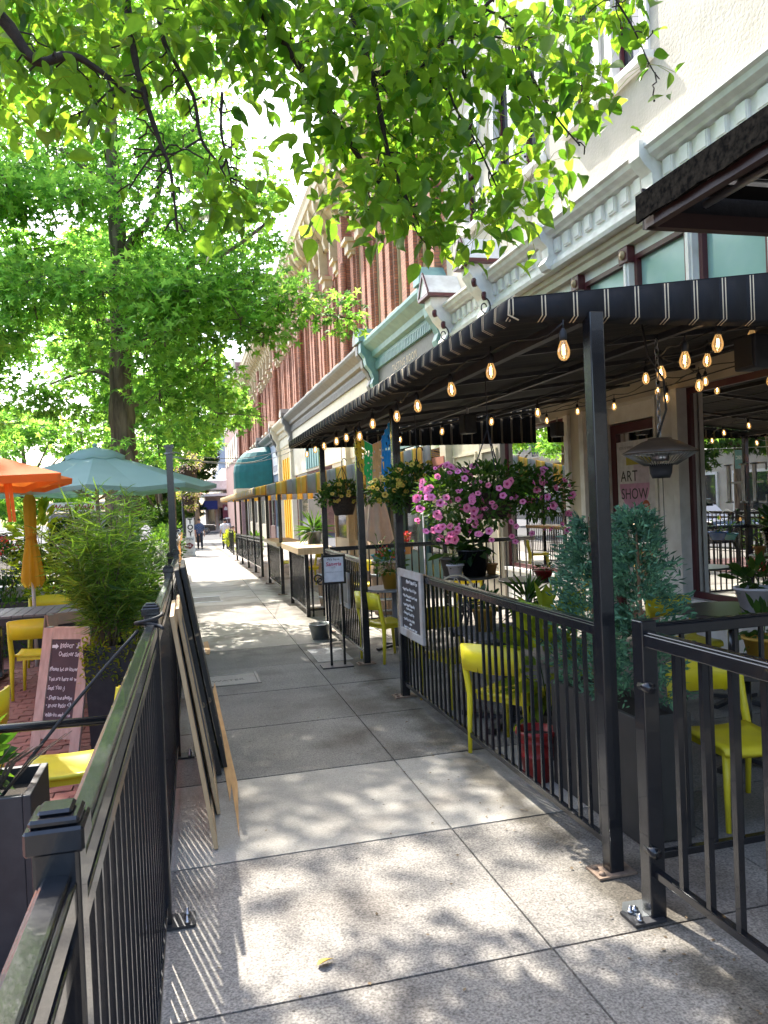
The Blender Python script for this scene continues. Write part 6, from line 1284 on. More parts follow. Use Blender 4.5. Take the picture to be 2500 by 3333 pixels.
PEAR_LIMBS=[([(0.25,5.80,5.93),(0.65,5.87,5.62),(0.92,5.93,5.33),(1.25,6.00,4.89),(1.46,6.07,4.63),(1.62,6.13,4.47),(1.79,6.20,4.33)],0.042,0.011),
([(1.35,5.90,5.94),(1.40,5.91,5.74),(1.57,5.93,5.23),(1.64,5.94,4.87),(1.70,5.96,4.56),(1.79,5.97,4.35),(1.89,5.99,4.16),(1.94,6.00,4.04)],0.030,0.008),
([(-0.24,5.60,5.60),(-0.23,5.62,5.36),(-0.20,5.63,5.02),(-0.15,5.65,4.75),(-0.05,5.67,4.41),(0.01,5.68,4.23),(0.04,5.70,3.81)],0.032,0.008),
([(-0.05,5.80,5.69),(-0.03,5.82,5.51),(0.01,5.83,5.21),(0.19,5.85,4.88),(0.24,5.87,4.56),(0.35,5.88,4.40),(0.43,5.90,4.26)],0.023,0.006),
([(-1.31,5.20,5.19),(-0.97,5.26,4.94),(-0.79,5.32,4.72),(-0.59,5.38,4.81),(-0.43,5.44,4.77),(-0.26,5.50,4.66)],0.046,0.011),
([(1.58,5.90,5.18),(1.83,5.88,5.21),(1.91,5.86,5.18),(2.22,5.84,5.51),(2.71,5.82,5.53),(3.02,5.80,5.57)],0.023,0.006),
([(2.36,5.80,5.05),(2.18,5.73,5.44),(2.41,5.67,5.63),(2.63,5.60,5.83)],0.011,0.015),
([(2.61,5.60,5.47),(2.80,5.57,5.05),(2.95,5.53,4.77),(3.12,5.50,4.56)],0.011,0.006),
([(3.35,5.40,5.79),(3.43,5.40,5.66),(3.58,5.40,5.44),(3.71,5.40,5.18),(3.79,5.40,5.08)],0.009,0.004),
([(1.91,5.70,5.88),(2.23,5.67,5.68),(2.51,5.63,5.59),(2.73,5.60,5.41)],0.017,0.006),
([(1.92,5.90,5.20),(2.16,5.85,5.09),(2.22,5.80,4.91),(2.36,5.75,4.63),(2.52,5.70,4.22)],0.013,0.006),
([(0.41,5.90,4.93),(0.39,5.90,4.65),(0.42,5.90,4.45),(0.46,5.90,4.14)],0.013,0.006),
([(-0.05,5.70,4.42),(-0.21,5.75,4.22),(-0.28,5.80,4.13)],0.009,0.004),
([(-0.15,5.60,4.72),(-0.33,5.57,4.72),(-0.48,5.53,4.56),(-0.62,5.50,4.47)],0.011,0.004),
([(0.93,6.00,5.37),(1.19,6.05,5.51),(1.43,6.10,5.51)],0.011,0.006),
([(1.80,6.00,4.36),(1.90,5.95,3.98),(2.03,5.90,3.82)],0.009,0.004),
([(0.24,5.80,4.53),(0.05,5.80,4.41),(-0.11,5.80,4.38)],0.009,0.004)]
GUM_SPRAYS=[(0.29,12.74,4.60),(-2.18,15.22,7.96),(-0.20,11.85,3.95),(-1.52,13.90,4.14),(-3.48,15.43,6.20),(-2.23,12.51,6.67),(-0.02,11.77,3.46),(-2.66,12.63,6.43),(-0.82,12.64,6.95),(0.35,15.81,8.70),(-3.72,15.92,6.79),(-1.44,14.19,7.36),(-2.96,12.94,6.73),(-3.87,14.96,6.40),(0.00,14.16,5.72),(-1.25,14.02,7.60),(1.31,13.87,6.08),(0.31,12.14,5.56),(0.09,14.87,3.67),(-0.04,14.40,3.77),(-0.26,12.57,5.51),(-0.26,13.10,7.50),(0.49,14.15,4.53),(-2.36,13.28,5.80),(-0.41,14.38,6.29),(1.56,14.27,7.64),(0.52,13.45,6.14),(-0.84,14.91,7.88),(-3.25,13.71,5.13),(0.14,14.20,5.67),(0.76,13.05,5.33),(1.68,14.42,7.55),(-1.61,12.37,7.29),(-1.62,14.49,6.22),(-1.64,12.12,6.21),(0.18,13.64,3.19),(-1.38,11.65,6.28),(0.43,14.17,3.98),(-1.14,12.13,4.84),(1.72,14.19,6.64),(0.65,13.34,3.82),(-1.89,11.63,4.76),(0.97,15.25,6.95),(-2.09,12.27,5.72),(-1.15,11.01,6.16),(0.20,12.22,6.26),(-2.09,13.14,5.49),(-0.34,12.81,4.54),(-4.00,15.53,4.10),(0.69,15.16,8.20),(-0.18,11.06,6.98),(-2.02,11.71,6.76),(-2.11,15.52,8.10),(0.75,15.46,8.16),(-0.58,14.34,4.17),(0.99,14.46,7.60),(-1.54,13.78,3.54),(-1.98,11.70,6.17),(-1.00,13.34,7.76),(-2.96,13.49,5.50),(-3.69,13.34,3.72),(-0.87,15.20,5.01),(-2.04,15.80,6.61),(-3.51,14.18,4.91),(-3.81,14.41,5.11),(1.70,15.91,7.35),(-1.17,15.49,6.15),(-3.73,14.13,4.47),(-1.93,12.83,3.53),(-1.35,14.85,5.73),(-2.53,13.11,5.69),(-2.19,13.02,3.73),(-1.01,13.53,6.73),(0.57,12.59,6.16),(-2.29,14.17,5.20),(0.69,14.61,8.56),(0.93,11.25,4.74),(-2.94,14.04,3.39),(-0.31,15.55,4.32),(-0.51,14.13,5.06),(-0.00,14.40,5.24),(-2.61,13.29,4.58),(0.44,11.91,7.02),(-4.11,15.57,4.42),(-0.20,15.11,6.77),(0.48,12.29,4.92),(-1.98,12.59,5.61),(-1.73,15.67,5.24),(-2.85,11.20,4.55),(-3.25,13.88,3.95),(1.10,11.07,5.15),(-1.99,15.69,5.54),(-1.54,14.22,7.88),(-2.08,11.08,6.27),(-3.19,11.61,4.15),(0.92,11.09,6.57),(0.23,14.67,7.38),(0.47,15.28,4.74),(0.33,14.14,8.07),(0.12,15.66,6.39),(0.21,11.07,7.03),(-0.27,11.40,3.53),(-2.92,13.43,3.62),(-3.45,13.87,6.23),(-2.87,12.82,3.85),(-0.29,13.09,4.75),(-2.06,15.72,4.37),(0.48,12.46,4.94),(-0.02,12.66,3.67),(-0.68,15.16,3.14),(-0.46,13.14,6.42),(1.25,14.42,6.56),(0.58,11.01,5.83),(-2.41,13.93,6.01),(0.52,11.21,3.18),(0.92,12.37,4.90),(-0.14,12.73,3.24),(-3.64,14.99,5.55),(1.53,14.03,7.25),(-0.07,12.03,5.30),(0.49,11.44,5.18),(0.54,12.16,3.86),(1.11,13.38,5.42),(-0.45,11.96,6.57),(-2.68,12.81,4.31),(-0.71,13.59,6.07),(-3.53,14.94,5.10),(-2.76,12.72,4.79),(1.04,13.84,5.74),(-1.74,14.84,3.31),(-2.20,11.42,6.28),(-3.92,15.35,5.62),(-1.63,15.55,3.37),(-3.26,12.99,4.84),(-2.52,14.20,5.32),(-1.44,11.80,5.27),(-2.70,15.51,6.89),(-3.79,14.55,4.18),(-0.31,11.28,2.76),(-3.51,15.70,4.55),(-0.05,13.96,6.78),(0.44,12.62,7.30),(-2.28,13.41,7.36),(-2.41,11.72,6.14),(0.03,14.59,8.66),(1.68,15.67,7.97),(-2.53,11.48,5.15),(-0.33,12.70,5.55),(0.80,14.14,5.87),(-2.43,11.28,6.04),(0.85,10.60,4.37),(-0.70,10.78,4.82),(1.56,10.63,4.64),(-0.33,11.66,4.88),(0.66,11.07,4.87),(-1.32,10.68,4.66),(-2.42,11.65,4.86),(-2.45,10.81,4.18),(1.37,10.60,4.62),(-0.11,11.01,4.87),(0.13,10.65,4.83),(1.16,10.68,4.21),(-2.41,11.25,4.98),(-0.27,10.69,4.68),(0.34,11.54,4.40),(0.18,10.49,4.71),(1.04,11.41,4.74),(-1.20,11.61,4.23),(-0.30,11.67,5.25),(-0.40,10.77,4.03),(-0.93,10.92,4.84),(-0.16,11.12,4.60),(-2.30,11.54,4.35),(0.92,11.45,4.78),(2.30,11.12,4.59),(-0.10,10.43,4.33),(-1.82,10.75,4.84),(-2.24,10.67,4.18),(-2.72,11.21,4.40),(-0.15,10.54,4.17)]
GUM_LIMBS=[([(-0.95,13.40,1.78),(-0.92,13.40,2.80),(-0.92,13.40,3.79),(-0.87,13.40,4.92),(-0.86,13.40,5.83),(-0.87,13.40,6.82),(-0.89,13.40,7.95),(-0.82,13.40,8.71),(-0.74,13.40,9.77)],0.235,0.050),
([(-0.87,13.40,5.61),(-1.19,13.25,5.63),(-1.66,13.10,5.72),(-2.57,12.95,5.68),(-3.30,12.80,5.50)],0.090,0.030),
([(-0.85,13.40,5.38),(-0.34,13.24,5.46),(-0.04,13.08,5.62),(0.41,12.92,5.88),(0.85,12.76,5.96),(1.60,12.60,6.50)],0.090,0.020),
([(-0.86,13.40,6.82),(-1.03,13.27,6.91),(-1.18,13.13,7.22),(-1.63,13.00,7.56)],0.100,0.030),
([(-0.82,13.40,5.99),(-0.59,13.26,6.33),(-0.36,13.12,6.52),(-0.15,12.98,7.07),(-0.09,12.84,7.53),(0.42,12.70,7.87)],0.070,0.020),
([(-0.90,13.40,4.92),(-1.20,13.77,5.08),(-1.88,14.13,5.55),(-2.90,14.50,5.54)],0.070,0.020),
([(-0.89,13.40,4.47),(-0.36,12.78,4.64),(0.48,12.15,4.73),(1.47,11.53,4.73),(2.52,10.90,4.47)],0.060,0.012),
([(-0.91,13.40,3.56),(-0.44,13.73,3.75),(0.28,14.07,4.28),(0.71,14.40,4.68)],0.050,0.015),
([(-0.91,13.40,3.94),(-1.40,13.90,4.25),(-2.14,14.40,4.10)],0.050,0.015)]

def limbset(L, m, parent, trunk_first=None, n=9):
    out = []
    for i, (pts, r0, r1) in enumerate(L):
        P = [Vector(p) for p in pts]; Q = []; k = len(P)
        for a in range(k-1):
            p0, p1, p2, p3 = P[max(a-1, 0)], P[a], P[a+1], P[min(a+2, k-1)]
            for s in range(5):
                u = s/5; Q.append(.5*((2*p1)+(p2-p0)*u+(2*p0-5*p1+4*p2-p3)*u*u+(3*p1-p0-3*p2+p3)*u**3))
        Q.append(P[-1]); rs = [r0+(r1-r0)*j/(len(Q)-1) for j in range(len(Q))]
        rs = [r*(1+.10*math.sin(j*1.7+i)) for j, r in enumerate(rs)]
        nm = trunk_first if (i == 0 and trunk_first) else 'limb'
        part(nm, MB().tube([tuple(q) for q in Q], rs, n if r0 > .02 else 6), m, parent); out.append(Q)
    return out
PEARN = leaf_tpl(.27, .5, ((0, 0), (.22, .06), (.46, .22), (.52, .42), (.40, .64), (.18, .86), (.05, .97), (0, 1.1)))
CURL = (PEARL[0].copy(), PEARL[1]); CURL[0][:, 2] += -.28*CURL[0][:, 1]**2+.12*np.sin(CURL[0][:, 1]*9+CURL[0][:, 0]*4)*np.abs(CURL[0][:, 0])*2
def canopy_leaves(t, P, D_, size, tpl, m, jit=.3, roll=None, nbig=300, leafname='leaf'):
    """the leaves that show largest are parts of their own, the rest one mass"""
    P, D_ = np.array(P), np.array(D_); dist = np.linalg.norm(P-np.array((0, 0, 1.83)), axis=1); v = (P-np.array((0, 0, 1.83)))@np.array(fw); infr = v > 0
    e = (P-np.array((0, 0, 1.83))); ok = (np.abs(e@np.array(rx))/np.maximum(v, .1) < .50) & (np.abs(e@np.array(ux))/np.maximum(v, .1) < .66) & infr
    order = np.argsort(np.where(ok, dist, 1e9)); big = order[:nbig]; rest_ = order[nbig:]
    tpls = tpl if len(tpl) == 3 else (tpl,); mes = [mesh_np(leafname, q[0], q[1], m) for q in tpls]
    fr_ = frames(D_[big], rng.uniform(-.9, .9, len(big)))
    for k, i in enumerate(big):
        inst(leafname, mes[k % len(mes)], t, P[i], Matrix(fr_[k].tolist()).to_euler(), size*(1+jit*rng.uniform(-1, 1)))
    for k, q in enumerate(tpls): w = rest_[k::len(tpls)]; leaves('foliage', q, P[w], D_[w], size, m, t, jit=jit)
# pear tree overhead
t = thing('pear_tree', 'nearby ornamental pear tree whose leafy branches hang across the top of the picture', 'tree', (-2.4, 4.5, 0))
limbset([([(-2.4, 4.5, -.02), (-2.38, 4.52, 1.4), (-2.3, 4.6, 2.9), (-2.1, 4.9, 4.6), (-1.8, 5.4, 6.2), (-1.5, 6.2, 8.0)], .19, .07)], M['bark'], t, 'trunk', 12)
limbset([([(-2.3, 4.6, 3.0), (-1.7, 5.0, 4.9), (-.9, 5.4, 6.4), (-.3, 5.6, 6.8), tuple(PEAR_LIMBS[0][0][0])], .08, .042), ([(-2.1, 4.9, 4.6), (-1.0, 5.3, 6.6), (.4, 5.8, 7.1), tuple(PEAR_LIMBS[1][0][0])], .07, .03), ([(-2.0, 5.0, 5.0), (-1.6, 5.3, 5.9), (-1.1, 5.5, 6.2), tuple(PEAR_LIMBS[2][0][0])], .05, .03),
         ([(-1.8, 5.4, 6.2), (-.8, 6.6, 7.8), (.6, 7.4, 8.0), (1.9, 7.9, 7.9)], .06, .02), ([(-1.5, 6.2, 8.0), (-1.4, 7.2, 8.6), (-1.2, 8.2, 8.8)], .05, .02)], M['bark'], t)
limbset(PEAR_LIMBS, M['twig'], t)
sp = MB(); tips = []
for (pts, r0_, r1_) in PEAR_LIMBS:      # knobbly fruiting spurs along the twigs
    for a, b in zip(pts, pts[1:]):
        a, b = np.array(a), np.array(b); L_ = np.linalg.norm(b-a)
        for i in range(int(L_/.075)):
            p = a+(b-a)*rng.random(); dd = rng.normal(size=3); dd[2] -= .4; dd /= np.linalg.norm(dd); q = [p]
            for s in range(rng.integers(2, 5)): q.append(q[-1]+dd*.05+rng.normal(size=3)*.02)
            sp.tube([tuple(z) for z in q], [.008]+[.0062]*(len(q)-1), 4); tips.append(q[-1])
part('spur', sp, M['twig'], t, kind='stuff')
P, D_, pt, fr_b = [], [], MB(), MB()
for c in PEAR_SPRAYS:
    c = np.array(c); n = int(rng.integers(7, 13))
    for k in range(n):
        p = c+rng.normal(size=3)*np.array((.15, .15, .125)); dd = rng.normal(size=3)*.75; dd[2] -= .6; P.append(p); D_.append(dd)
        if k < 5: pt.tube([tuple(c+np.array((0, 0, .1))), tuple((c+p)/2+np.array((0, 0, .07))), tuple(p)], .0022, 3)
for q in tips[::6]:
    for k in range(2): dd = rng.normal(size=3)*.5; dd[2] -= 1; P.append(np.array(q)+rng.normal(size=3)*.03); D_.append(dd)
part('leaf_stalk', pt, M['leafy'], t, kind='stuff')
fb = MB()
for q in tips[::5]: fb.sphere((q[0]+.01, q[1], q[2]-.04), .010, 0, 6, 4); fb.tube([tuple(q), (q[0]+.01, q[1], q[2]-.025)], .001, 3)
part('fruit', fb, M['twig'], t, kind='stuff')
for (c, r, n) in (((.2, 7.6, 8.0), (2.0, 1.0, .6), 700), ((-1.4, 6.6, 7.4), (1.0, 1.2, .6), 300), ((1.6, 6.6, 6.9), (.9, .8, .4), 220), ((-.55, 8.7, 7.5), (.9, .7, .4), 300), ((.3, 8.0, 7.2), (.7, .6, .3), 160)):
    p, d = blob(c, r, n, .1); d = rng.normal(size=d.shape)*.6; d[:, 2] -= .7; P += list(p); D_ += list(d)
canopy_leaves(t, P, D_, .142, (PEARL, CURL, PEARN), M['leafp'], jit=.38)
# sweet gum in the left middle
t = thing('sweetgum_tree', 'tall sweet gum tree with star-shaped leaves and furrowed trunk behind the green parasol', 'tree', (-1.1, 13.4, 0))
limbset(GUM_LIMBS[:1], M['bark'], t, 'trunk', 16); limbset(GUM_LIMBS[1:], M['bark'], t)
P, D_, tw = [], [], MB()
for i, c in enumerate(GUM_SPRAYS):
    c = np.array(c); n = 150; r = rng.uniform(.42, .75)
    d = rng.normal(size=(n, 3)); d /= np.linalg.norm(d, axis=1, keepdims=True); p = c+d*np.array((r, r, r*rng.uniform(.4, .75)))*rng.random((n, 1))**.5
    dd = d*.8+rng.normal(size=(n, 3))*.5; dd[:, 2] -= .35; P += list(p); D_ += list(dd)
    for k in range(3): q = p[k]; tw.tube([tuple(c+np.array((0, .2, -.15))), tuple(c), tuple(q)], [.014, .010, .004], 4)
part('twig', tw, M['bark'], t, kind='stuff')
for (c, r, n) in (((-1.5, 14, 9.6), (3.2, 2.6, 1.6), 9000), ((-3.6, 13.5, 7), (1.3, 2, 2.2), 3500)):
    p, d = blob(c, r, n, .1); dd = rng.normal(size=d.shape)*.7; dd[:, 2] -= .3; P += list(p); D_ += list(dd)
canopy_leaves(t, P, D_, .125, STAR, M['leafg'])
def far_tree(label, x, y, zc, r, n, size, m, th=.16, tpl=STAR, g=None, nclump=34):
    g = G(y) if g is None else g; t = thing('tree', label, 'tree', (x, y, g), 'trees down the street')
    part('trunk', MB().tube([(x, y, g), (x+.05, y, g+(zc-g)*.5), (x-.05, y, zc+r[2]*.4)], [th, th*.8, th*.3], 10), M['bark'], t)
    lm = MB()
    for k in range(7): a = R(51*k); lm.tube([(x, y, zc-r[2]*.7), (x+r[0]*.4*math.cos(a), y+r[1]*.4*math.sin(a), zc-r[2]*.1), (x+r[0]*.8*math.cos(a), y+r[1]*.8*math.sin(a), zc+r[2]*.3)], [th*.4, th*.25, .02], 6)
    part('limb', lm, M['bark'], t); cs, _ = blob((x, y, zc), r, nclump, .35); P, D_ = [], []
    for c in cs:
        q = min(r)*rng.uniform(.24, .42); p, d = blob(c, (q, q, q*.6), n//nclump, .1); P.append(p); D_.append(d+rng.normal(size=d.shape)*.5-np.array((0, 0, .3)))
    leaves('foliage', tpl, np.concatenate(P), np.concatenate(D_), size, M[m], t); return t
far_tree('bright lime green street tree right behind the big sweet gum', -.35, 21.5, 4.6, (1.9, 2.2, 1.7), 7000, .17, 'leafg', .12)
far_tree('dark green tree beside the far brick block', .9, 60, 6.6, (2.0, 2.6, 2.2), 4000, .34, 'leafd', .2)
far_tree('round street tree beyond the lamp post', -1.4, 50, 3.2, (2.4, 3, 2.8), 4500, .3, 'leafm', .2)
far_tree('leafy tree across the road at the left edge', -13.5, 30, 5.5, (3, 3, 3.0), 4500, .34, 'leafm', .25)
far_tree('pale green tree across the road behind the parasols', -8.0, 44, 4.6, (3.6, 4, 3.2), 4500, .36, 'leafg', .25)
far_tree('green tree closing the view down the street', -4.5, 70, 4.5, (4.5, 5, 4.2), 5000, .5, 'leafm', .3)
far_tree('tree at the end of the street beyond the blue awning', -1.5, 100, 4.0, (4, 5, 4.5), 4500, .55, 'leafd', .3)
far_tree('second gum tree in the row on the left', -1.9, 22, 7.6, (2.6, 2.6, 2.2), 6000, .2, 'leafg', .2)

# ================================================================ CARS AND PEOPLE
def car(label, x, y, rz, paint, g=-.14, L_=4.7, H_=1.75, name='parked_car'):
    t = thing(name, label, 'car', (0, 0, 0), 'cars in the street'); W_ = .92
    body = [(-L_/2, .35), (-L_/2+.05, .75), (-L_/2+.15, .98), (-.75, 1.04), (L_/2-.35, 1.0), (L_/2-.05, .9), (L_/2, .6), (L_/2-.05, .3), (-L_/2+.1, .28)]
    part('body', MB().prism([(a, -W_, z) for a, z in body], (0, 2*W_, 0)), paint, t, bevel=.06)
    cab_ = [(-.95, 1.03), (-.25, H_-.06), (.2, H_), (L_/2-.75, H_-.03), (L_/2-.3, 1.02)]
    part('roof', MB().prism([(cab_[1][0]-.05, -W_+.16, H_-.05), (cab_[2][0], -W_+.16, H_), (cab_[3][0], -W_+.16, H_-.02), (cab_[3][0]+.1, -W_+.16, H_-.08)], (0, 2*W_-.32, 0)), paint, t, bevel=.03)
    part('window', MB().prism([(a, -W_+.12, z-.06 if z > 1.2 else z) for a, z in cab_], (0, 2*W_-.24, 0)), M['carglass'], t, bevel=.04)
    pm_ = MB()
    for s in (-1, 1):
        for a in (-.25, .62, 1.45): pm_.bar((a-.05, s*(W_-.10), 1.02), (a+.02, s*(W_-.14), H_-.06), .07, .03)
    part('pillar', pm_, paint, t); part('roof_rail', MB().tube([(-.1, -W_+.22, H_+.05), (1.6, -W_+.22, H_+.05)], .018, 6).tube([(-.1, W_-.22, H_+.05), (1.6, W_-.22, H_+.05)], .018, 6), M['steel'], t)
    for wx in (-L_/2+.95, L_/2-.95):
        for s in (-1, 1):
            w = part('wheel', MB().tube([(wx, s*(W_-.2), .36), (wx, s*(W_+.01), .36)], .36, 24), M['tyre'], t); rm = MB()
            rm.tube([(wx, s*(W_+.0), .36), (wx, s*(W_+.02), .36)], .07, 10)
            for k in range(10): a = R(36*k); rm.bar((wx, s*(W_+.018), .36), (wx+.24*math.cos(a), s*(W_+.018), .36+.24*math.sin(a)), .035, .02)
            rm.tube([(wx+.25*math.cos(a), s*(W_+.015), .36+.25*math.sin(a)) for a in [R(q) for q in range(0, 361, 24)]], .022, 6); part('rim', rm, M['rim'], w)
    for s in (-1, 1):
        part('headlight', MB().box(-L_/2-.01, s*.62-.18, .72, -L_/2+.14, s*.62+.18, .88), M['rim'], t, bevel=.02); part('tail_light', MB().box(L_/2-.12, s*.7-.12, .75, L_/2+.01, s*.7+.12, .95), M['potred'], t)
        part('mirror', MB().box(-.75, s*(W_+.12)-.08, 1.02, -.62, s*(W_+.12)+.08, 1.16), paint, t, bevel=.02); part('door_handle', MB().box(.2, s*(W_+.01)-.015, .92, .38, s*(W_+.01)+.015, .95), M['steel'], t)
    t.location = (x, y, g); t.rotation_euler = (0, 0, rz); return t
car('black car parked at the left kerb behind the flower planter', -5.6, 15.5, R(90), M['carblack'], H_=1.72)
car('dark blue-grey car standing farther along the left kerb', -5.8, 23, R(90), M['carblack'], G(23)-.14, H_=1.6)
car('dark off-roader crossing at the end of the sidewalk', 1.0, 90, R(180), M['carblack'], G(90)-.02, H_=1.85)
car('silver car crossing at the end of the sidewalk behind the seated people', 6.2, 92, R(180), M['carwhite'], G(92)-.02, H_=1.6)
def figure(label, x, y, g, sit, shirt, legs, face, h=1.74, step=.22):
    """standing/walking or seated adult; each body region tapers and joins at the joints"""
    t = thing('person', label, 'person', (0, 0, 0)); s = h/1.74; hip = .92 if not sit else .5
    def limb(mb, pts, rs, n=9): mb.tube(pts, rs, n)
    hz = hip; c = MB(); l_ = MB(); V, E, RR = [], [], []
    def chain(pts, rs, root=None):
        k = root
        for p, r in zip(pts, rs):
            V.append(p); RR.append(r); j = len(V)-1
            if k is not None: E.append((k, j))
            k = j
        return k
    chain([(0, 0, hz)], [.13]); chest = chain([(0, -.01, hz+.22), (0, -.01, hz+.42)], [.13, .14], 0)
    nk = chain([(0, 0, hz+.54), (0, -.01, hz+.62)], [.055, .052], chest); chain([(0, -.015, hz+.68), (0, -.015, hz+.76), (0, -.01, hz+.82)], [.075, .085, .06], nk)
    limb(c, [(0, 0, hz-.03), (0, 0, hz+.12), (0, -.01, hz+.3), (0, -.01, hz+.45), (0, 0, hz+.54), (0, 0, hz+.58)], [.155, .165, .17, .18, .12, .07], 14)
    c.v = [(vx*1.18, vy*.72, vz) for vx, vy, vz in c.v]
    for sd in (-1, 1):
        sw = step*sd*.7
        limb(c, [(sd*.17, 0, hz+.49), (sd*.225, 0, hz+.42), (sd*.265, sw*.3+.02, hz+.2)], [.07, .065, .055])
        w = chain([(sd*.18, 0, hz+.47), (sd*.265, sw*.3+.02, hz+.2), (sd*.27, sw*.7-.08, hz-.06), (sd*.27, sw*.75-.1, hz-.13)], [.05, .042, .03, .036], chest)
        for f_ in range(4): chain([(sd*.27-.024+.016*f_, sw*.75-.115, hz-.18), (sd*.265-.022+.014*f_, sw*.75-.13, hz-.225+.006*abs(f_-1.5))], [.009, .007], w)
        chain([(sd*.245, sw*.75-.135, hz-.14), (sd*.238, sw*.75-.15, hz-.18)], [.010, .007], w)
        if sit:
            limb(l_, [(sd*.09, 0, hz), (sd*.11, -.42, hz+.02), (sd*.11, -.44, .1)], [.095, .075, .055]); ft = (sd*.11, -.5, .04); chain([(sd*.10, -.1, hz), (sd*.11, -.42, hz+.01), (sd*.11, -.44, .1)], [.08, .06, .042], 0)
        else:
            f_ = -step*sd; limb(l_, [(sd*.09, 0, hz+.02), (sd*.10, f_*.45-.03, .5), (sd*.105, f_*.9+.02, .09)], [.10, .075, .055]); ft = (sd*.105, f_*.9-.04, .045); chain([(sd*.09, 0, hz-.06), (sd*.10, f_*.45-.03, .5), (sd*.105, f_*.9+.02, .09)], [.085, .06, .042], 0)
        fb = MB().sphere(ft, (.05, .13, .045)); l_.add(fb.v, fb.f, 1, True)
    me = bpy.data.meshes.new('body'); me.from_pydata(V, E, []); me.materials.append(M['skin']); bo = bpy.data.objects.new('body', me); COL.objects.link(bo); bo.parent = t
    md = bo.modifiers.new('skin', 'SKIN'); md.use_smooth_shade = True
    if not me.skin_vertices: me.attributes.new
    for i, r in enumerate(RR): me.skin_vertices[0].data[i].radius = (r, r)
    me.skin_vertices[0].data[0].use_root = True; sb_ = bo.modifiers.new('sub', 'SUBSURF'); sb_.levels = 1; sb_.render_levels = 1
    fc = MB()
    nb = MB().prism([(-.014, -.105, hz+.70), (.014, -.105, hz+.70), (0, -.104, hz+.75)], (0, -.022, -.005)); fc.add(nb.v, nb.f, 0, False)
    for sd in (-1, 1): eb = MB().sphere((sd*.078, -.01, hz+.725), (.012, .02, .03), 0, 6, 5); part('ear', eb, M['skin'], t)
    part('nose', fc, M['skin'], t); part('shirt', c, shirt, t); part('trousers', l_, (legs, M['tyre']), t)
    hr = MB().sphere((0, .01, hz+.765), (.085, .098, .09), 0, 14, 8); part('hair', hr, M['hair'], t)
    part('eye', MB().box(-.05, -.108, hz+.735, -.015, -.098, hz+.755).box(.015, -.108, hz+.735, .05, -.098, hz+.755), M['tyre'], t)
    part('mouth', MB().box(-.025, -.109, hz+.672, .025, -.1, hz+.68), M['potred'], t)
    t.location = (x, y, g); t.rotation_euler = (0, 0, face); t.scale = (s, s, s); return t
m_ = figure('man in blue plaid shirt and cap walking towards us on the sidewalk', .83, 48, G(48), False, M['plaid'], M['denim'], 0, 1.80); part('cap', MB().lathe([(.092, 0), (.088, .06), (.05, .1), (0, .11)], 14, (0, 0, 1.70)).box(-.06, -.19, 1.70, .06, -.07, 1.715), M['navyc'], m_)
figure('woman in coral top and white trousers half hidden behind the walking man', .40, 50.5, G(50.5), False, M['shirtp'], M['shirtw'], 0, 1.66)
figure('person in white shirt leaning over a table at the far railing', 2.2, 45.2, G(45), False, M['shirtw'], M['denim'], R(200), 1.72, .05)
figure('seated person in dark red at the far railing', 2.62, 44.6, G(44.6), True, M['shirtr'], M['denim'], R(60), 1.7)
bush('trailing flowers hung on the far railing by the seated people', (2.25, 41.5, .3), (.3, .5, .4), 500, .12, 'leafy', flowers=('pinkpet', 120, 0)); bush('leafy lime plant in a basket stand by the far railing', (2.6, 36.3, -.1), (.35, .3, .25), 300, .16, 'leafy'); bush('silvery shrub at the near end of the far railing', (2.9, 33.5, .3), (.35, .35, .5), 350, .14, 'leafm')

# ================================================================ FAR BUILDINGS
dm_ = thing('dome_awning', 'teal ribbed half-dome awning projecting from the brick building', 'awning', (5.0, 49, 3.0))
def dome(r, y, x, z0, zs, ztop, m, nseg=8):
    q = MB(); rings = [(1.0, z0), (1.0, zs), (.97, zs+(ztop-zs)*.25), (.88, zs+(ztop-zs)*.5), (.70, zs+(ztop-zs)*.75), (.42, zs+(ztop-zs)*.93), (.02, ztop)]; vs = []; fs = []
    for k, zz_ in rings:
        for j in range(nseg+1): a = math.pi/2+math.pi*j/nseg; vs.append((x+r*1.45*k*math.cos(a), y+r*k*math.sin(a), zz_))
    w = nseg+1
    for k in range(len(rings)-1):
        for j in range(nseg): fs.append((k*w+j, k*w+j+1, (k+1)*w+j+1, (k+1)*w+j))
    q.add(vs, fs, 0, False); return q
part('cloth', dome(1.55, 49, 5.3, 3.0, 4.0, 5.6, M['tealc'], 12), M['tealc'], dm_); part('skirt', MB().box(3.1, 47.6, 2.75, 5.3, 50.4, 2.99), M['cream2'], dm_)
t = thing('banner_sign', 'white banner with pictures hung on the blue-grey shopfront beside the teal dome', 'sign', (5.3, 46, 4))
part('panel', MB().box(5.28, 44.5, 3.7, 5.34, 46.9, 5.0), M['white'], t); part('picture', MB().box(5.265, 44.8, 3.85, 5.279, 46.6, 4.2), M['greyink'], t)
t = thing('pink_building', 'pink masonry building beyond the brick block', 'building', (5.2, 80, 0)); part('wall', MB().box(5.1, 72.1, -2, 20, 96, 15.2), M['pinkbrick'], t); part('cornice', MB().box(4.9, 72.1, 14.2, 5.1, 96, 15.4), M['cream2'], t)
for k in range(6):
    for z in (6.5, 10.5): w = part('window', MB().box(5.04, 74+3.6*k, z, 5.1, 75.6+3.6*k, z+2.4), M['cream2'], t); part('pane', MB().box(5.02, 74.15+3.6*k, z+.15, 5.04, 75.45+3.6*k, z+2.25), M['winglass'], w)
t = thing('grey_tower', 'tall blue-grey rendered building at the end of the row', 'building', (5, 105, 0)); part('wall', MB().box(5.2, 116, -3, 26, 145, 23), M['bluegray'], t)
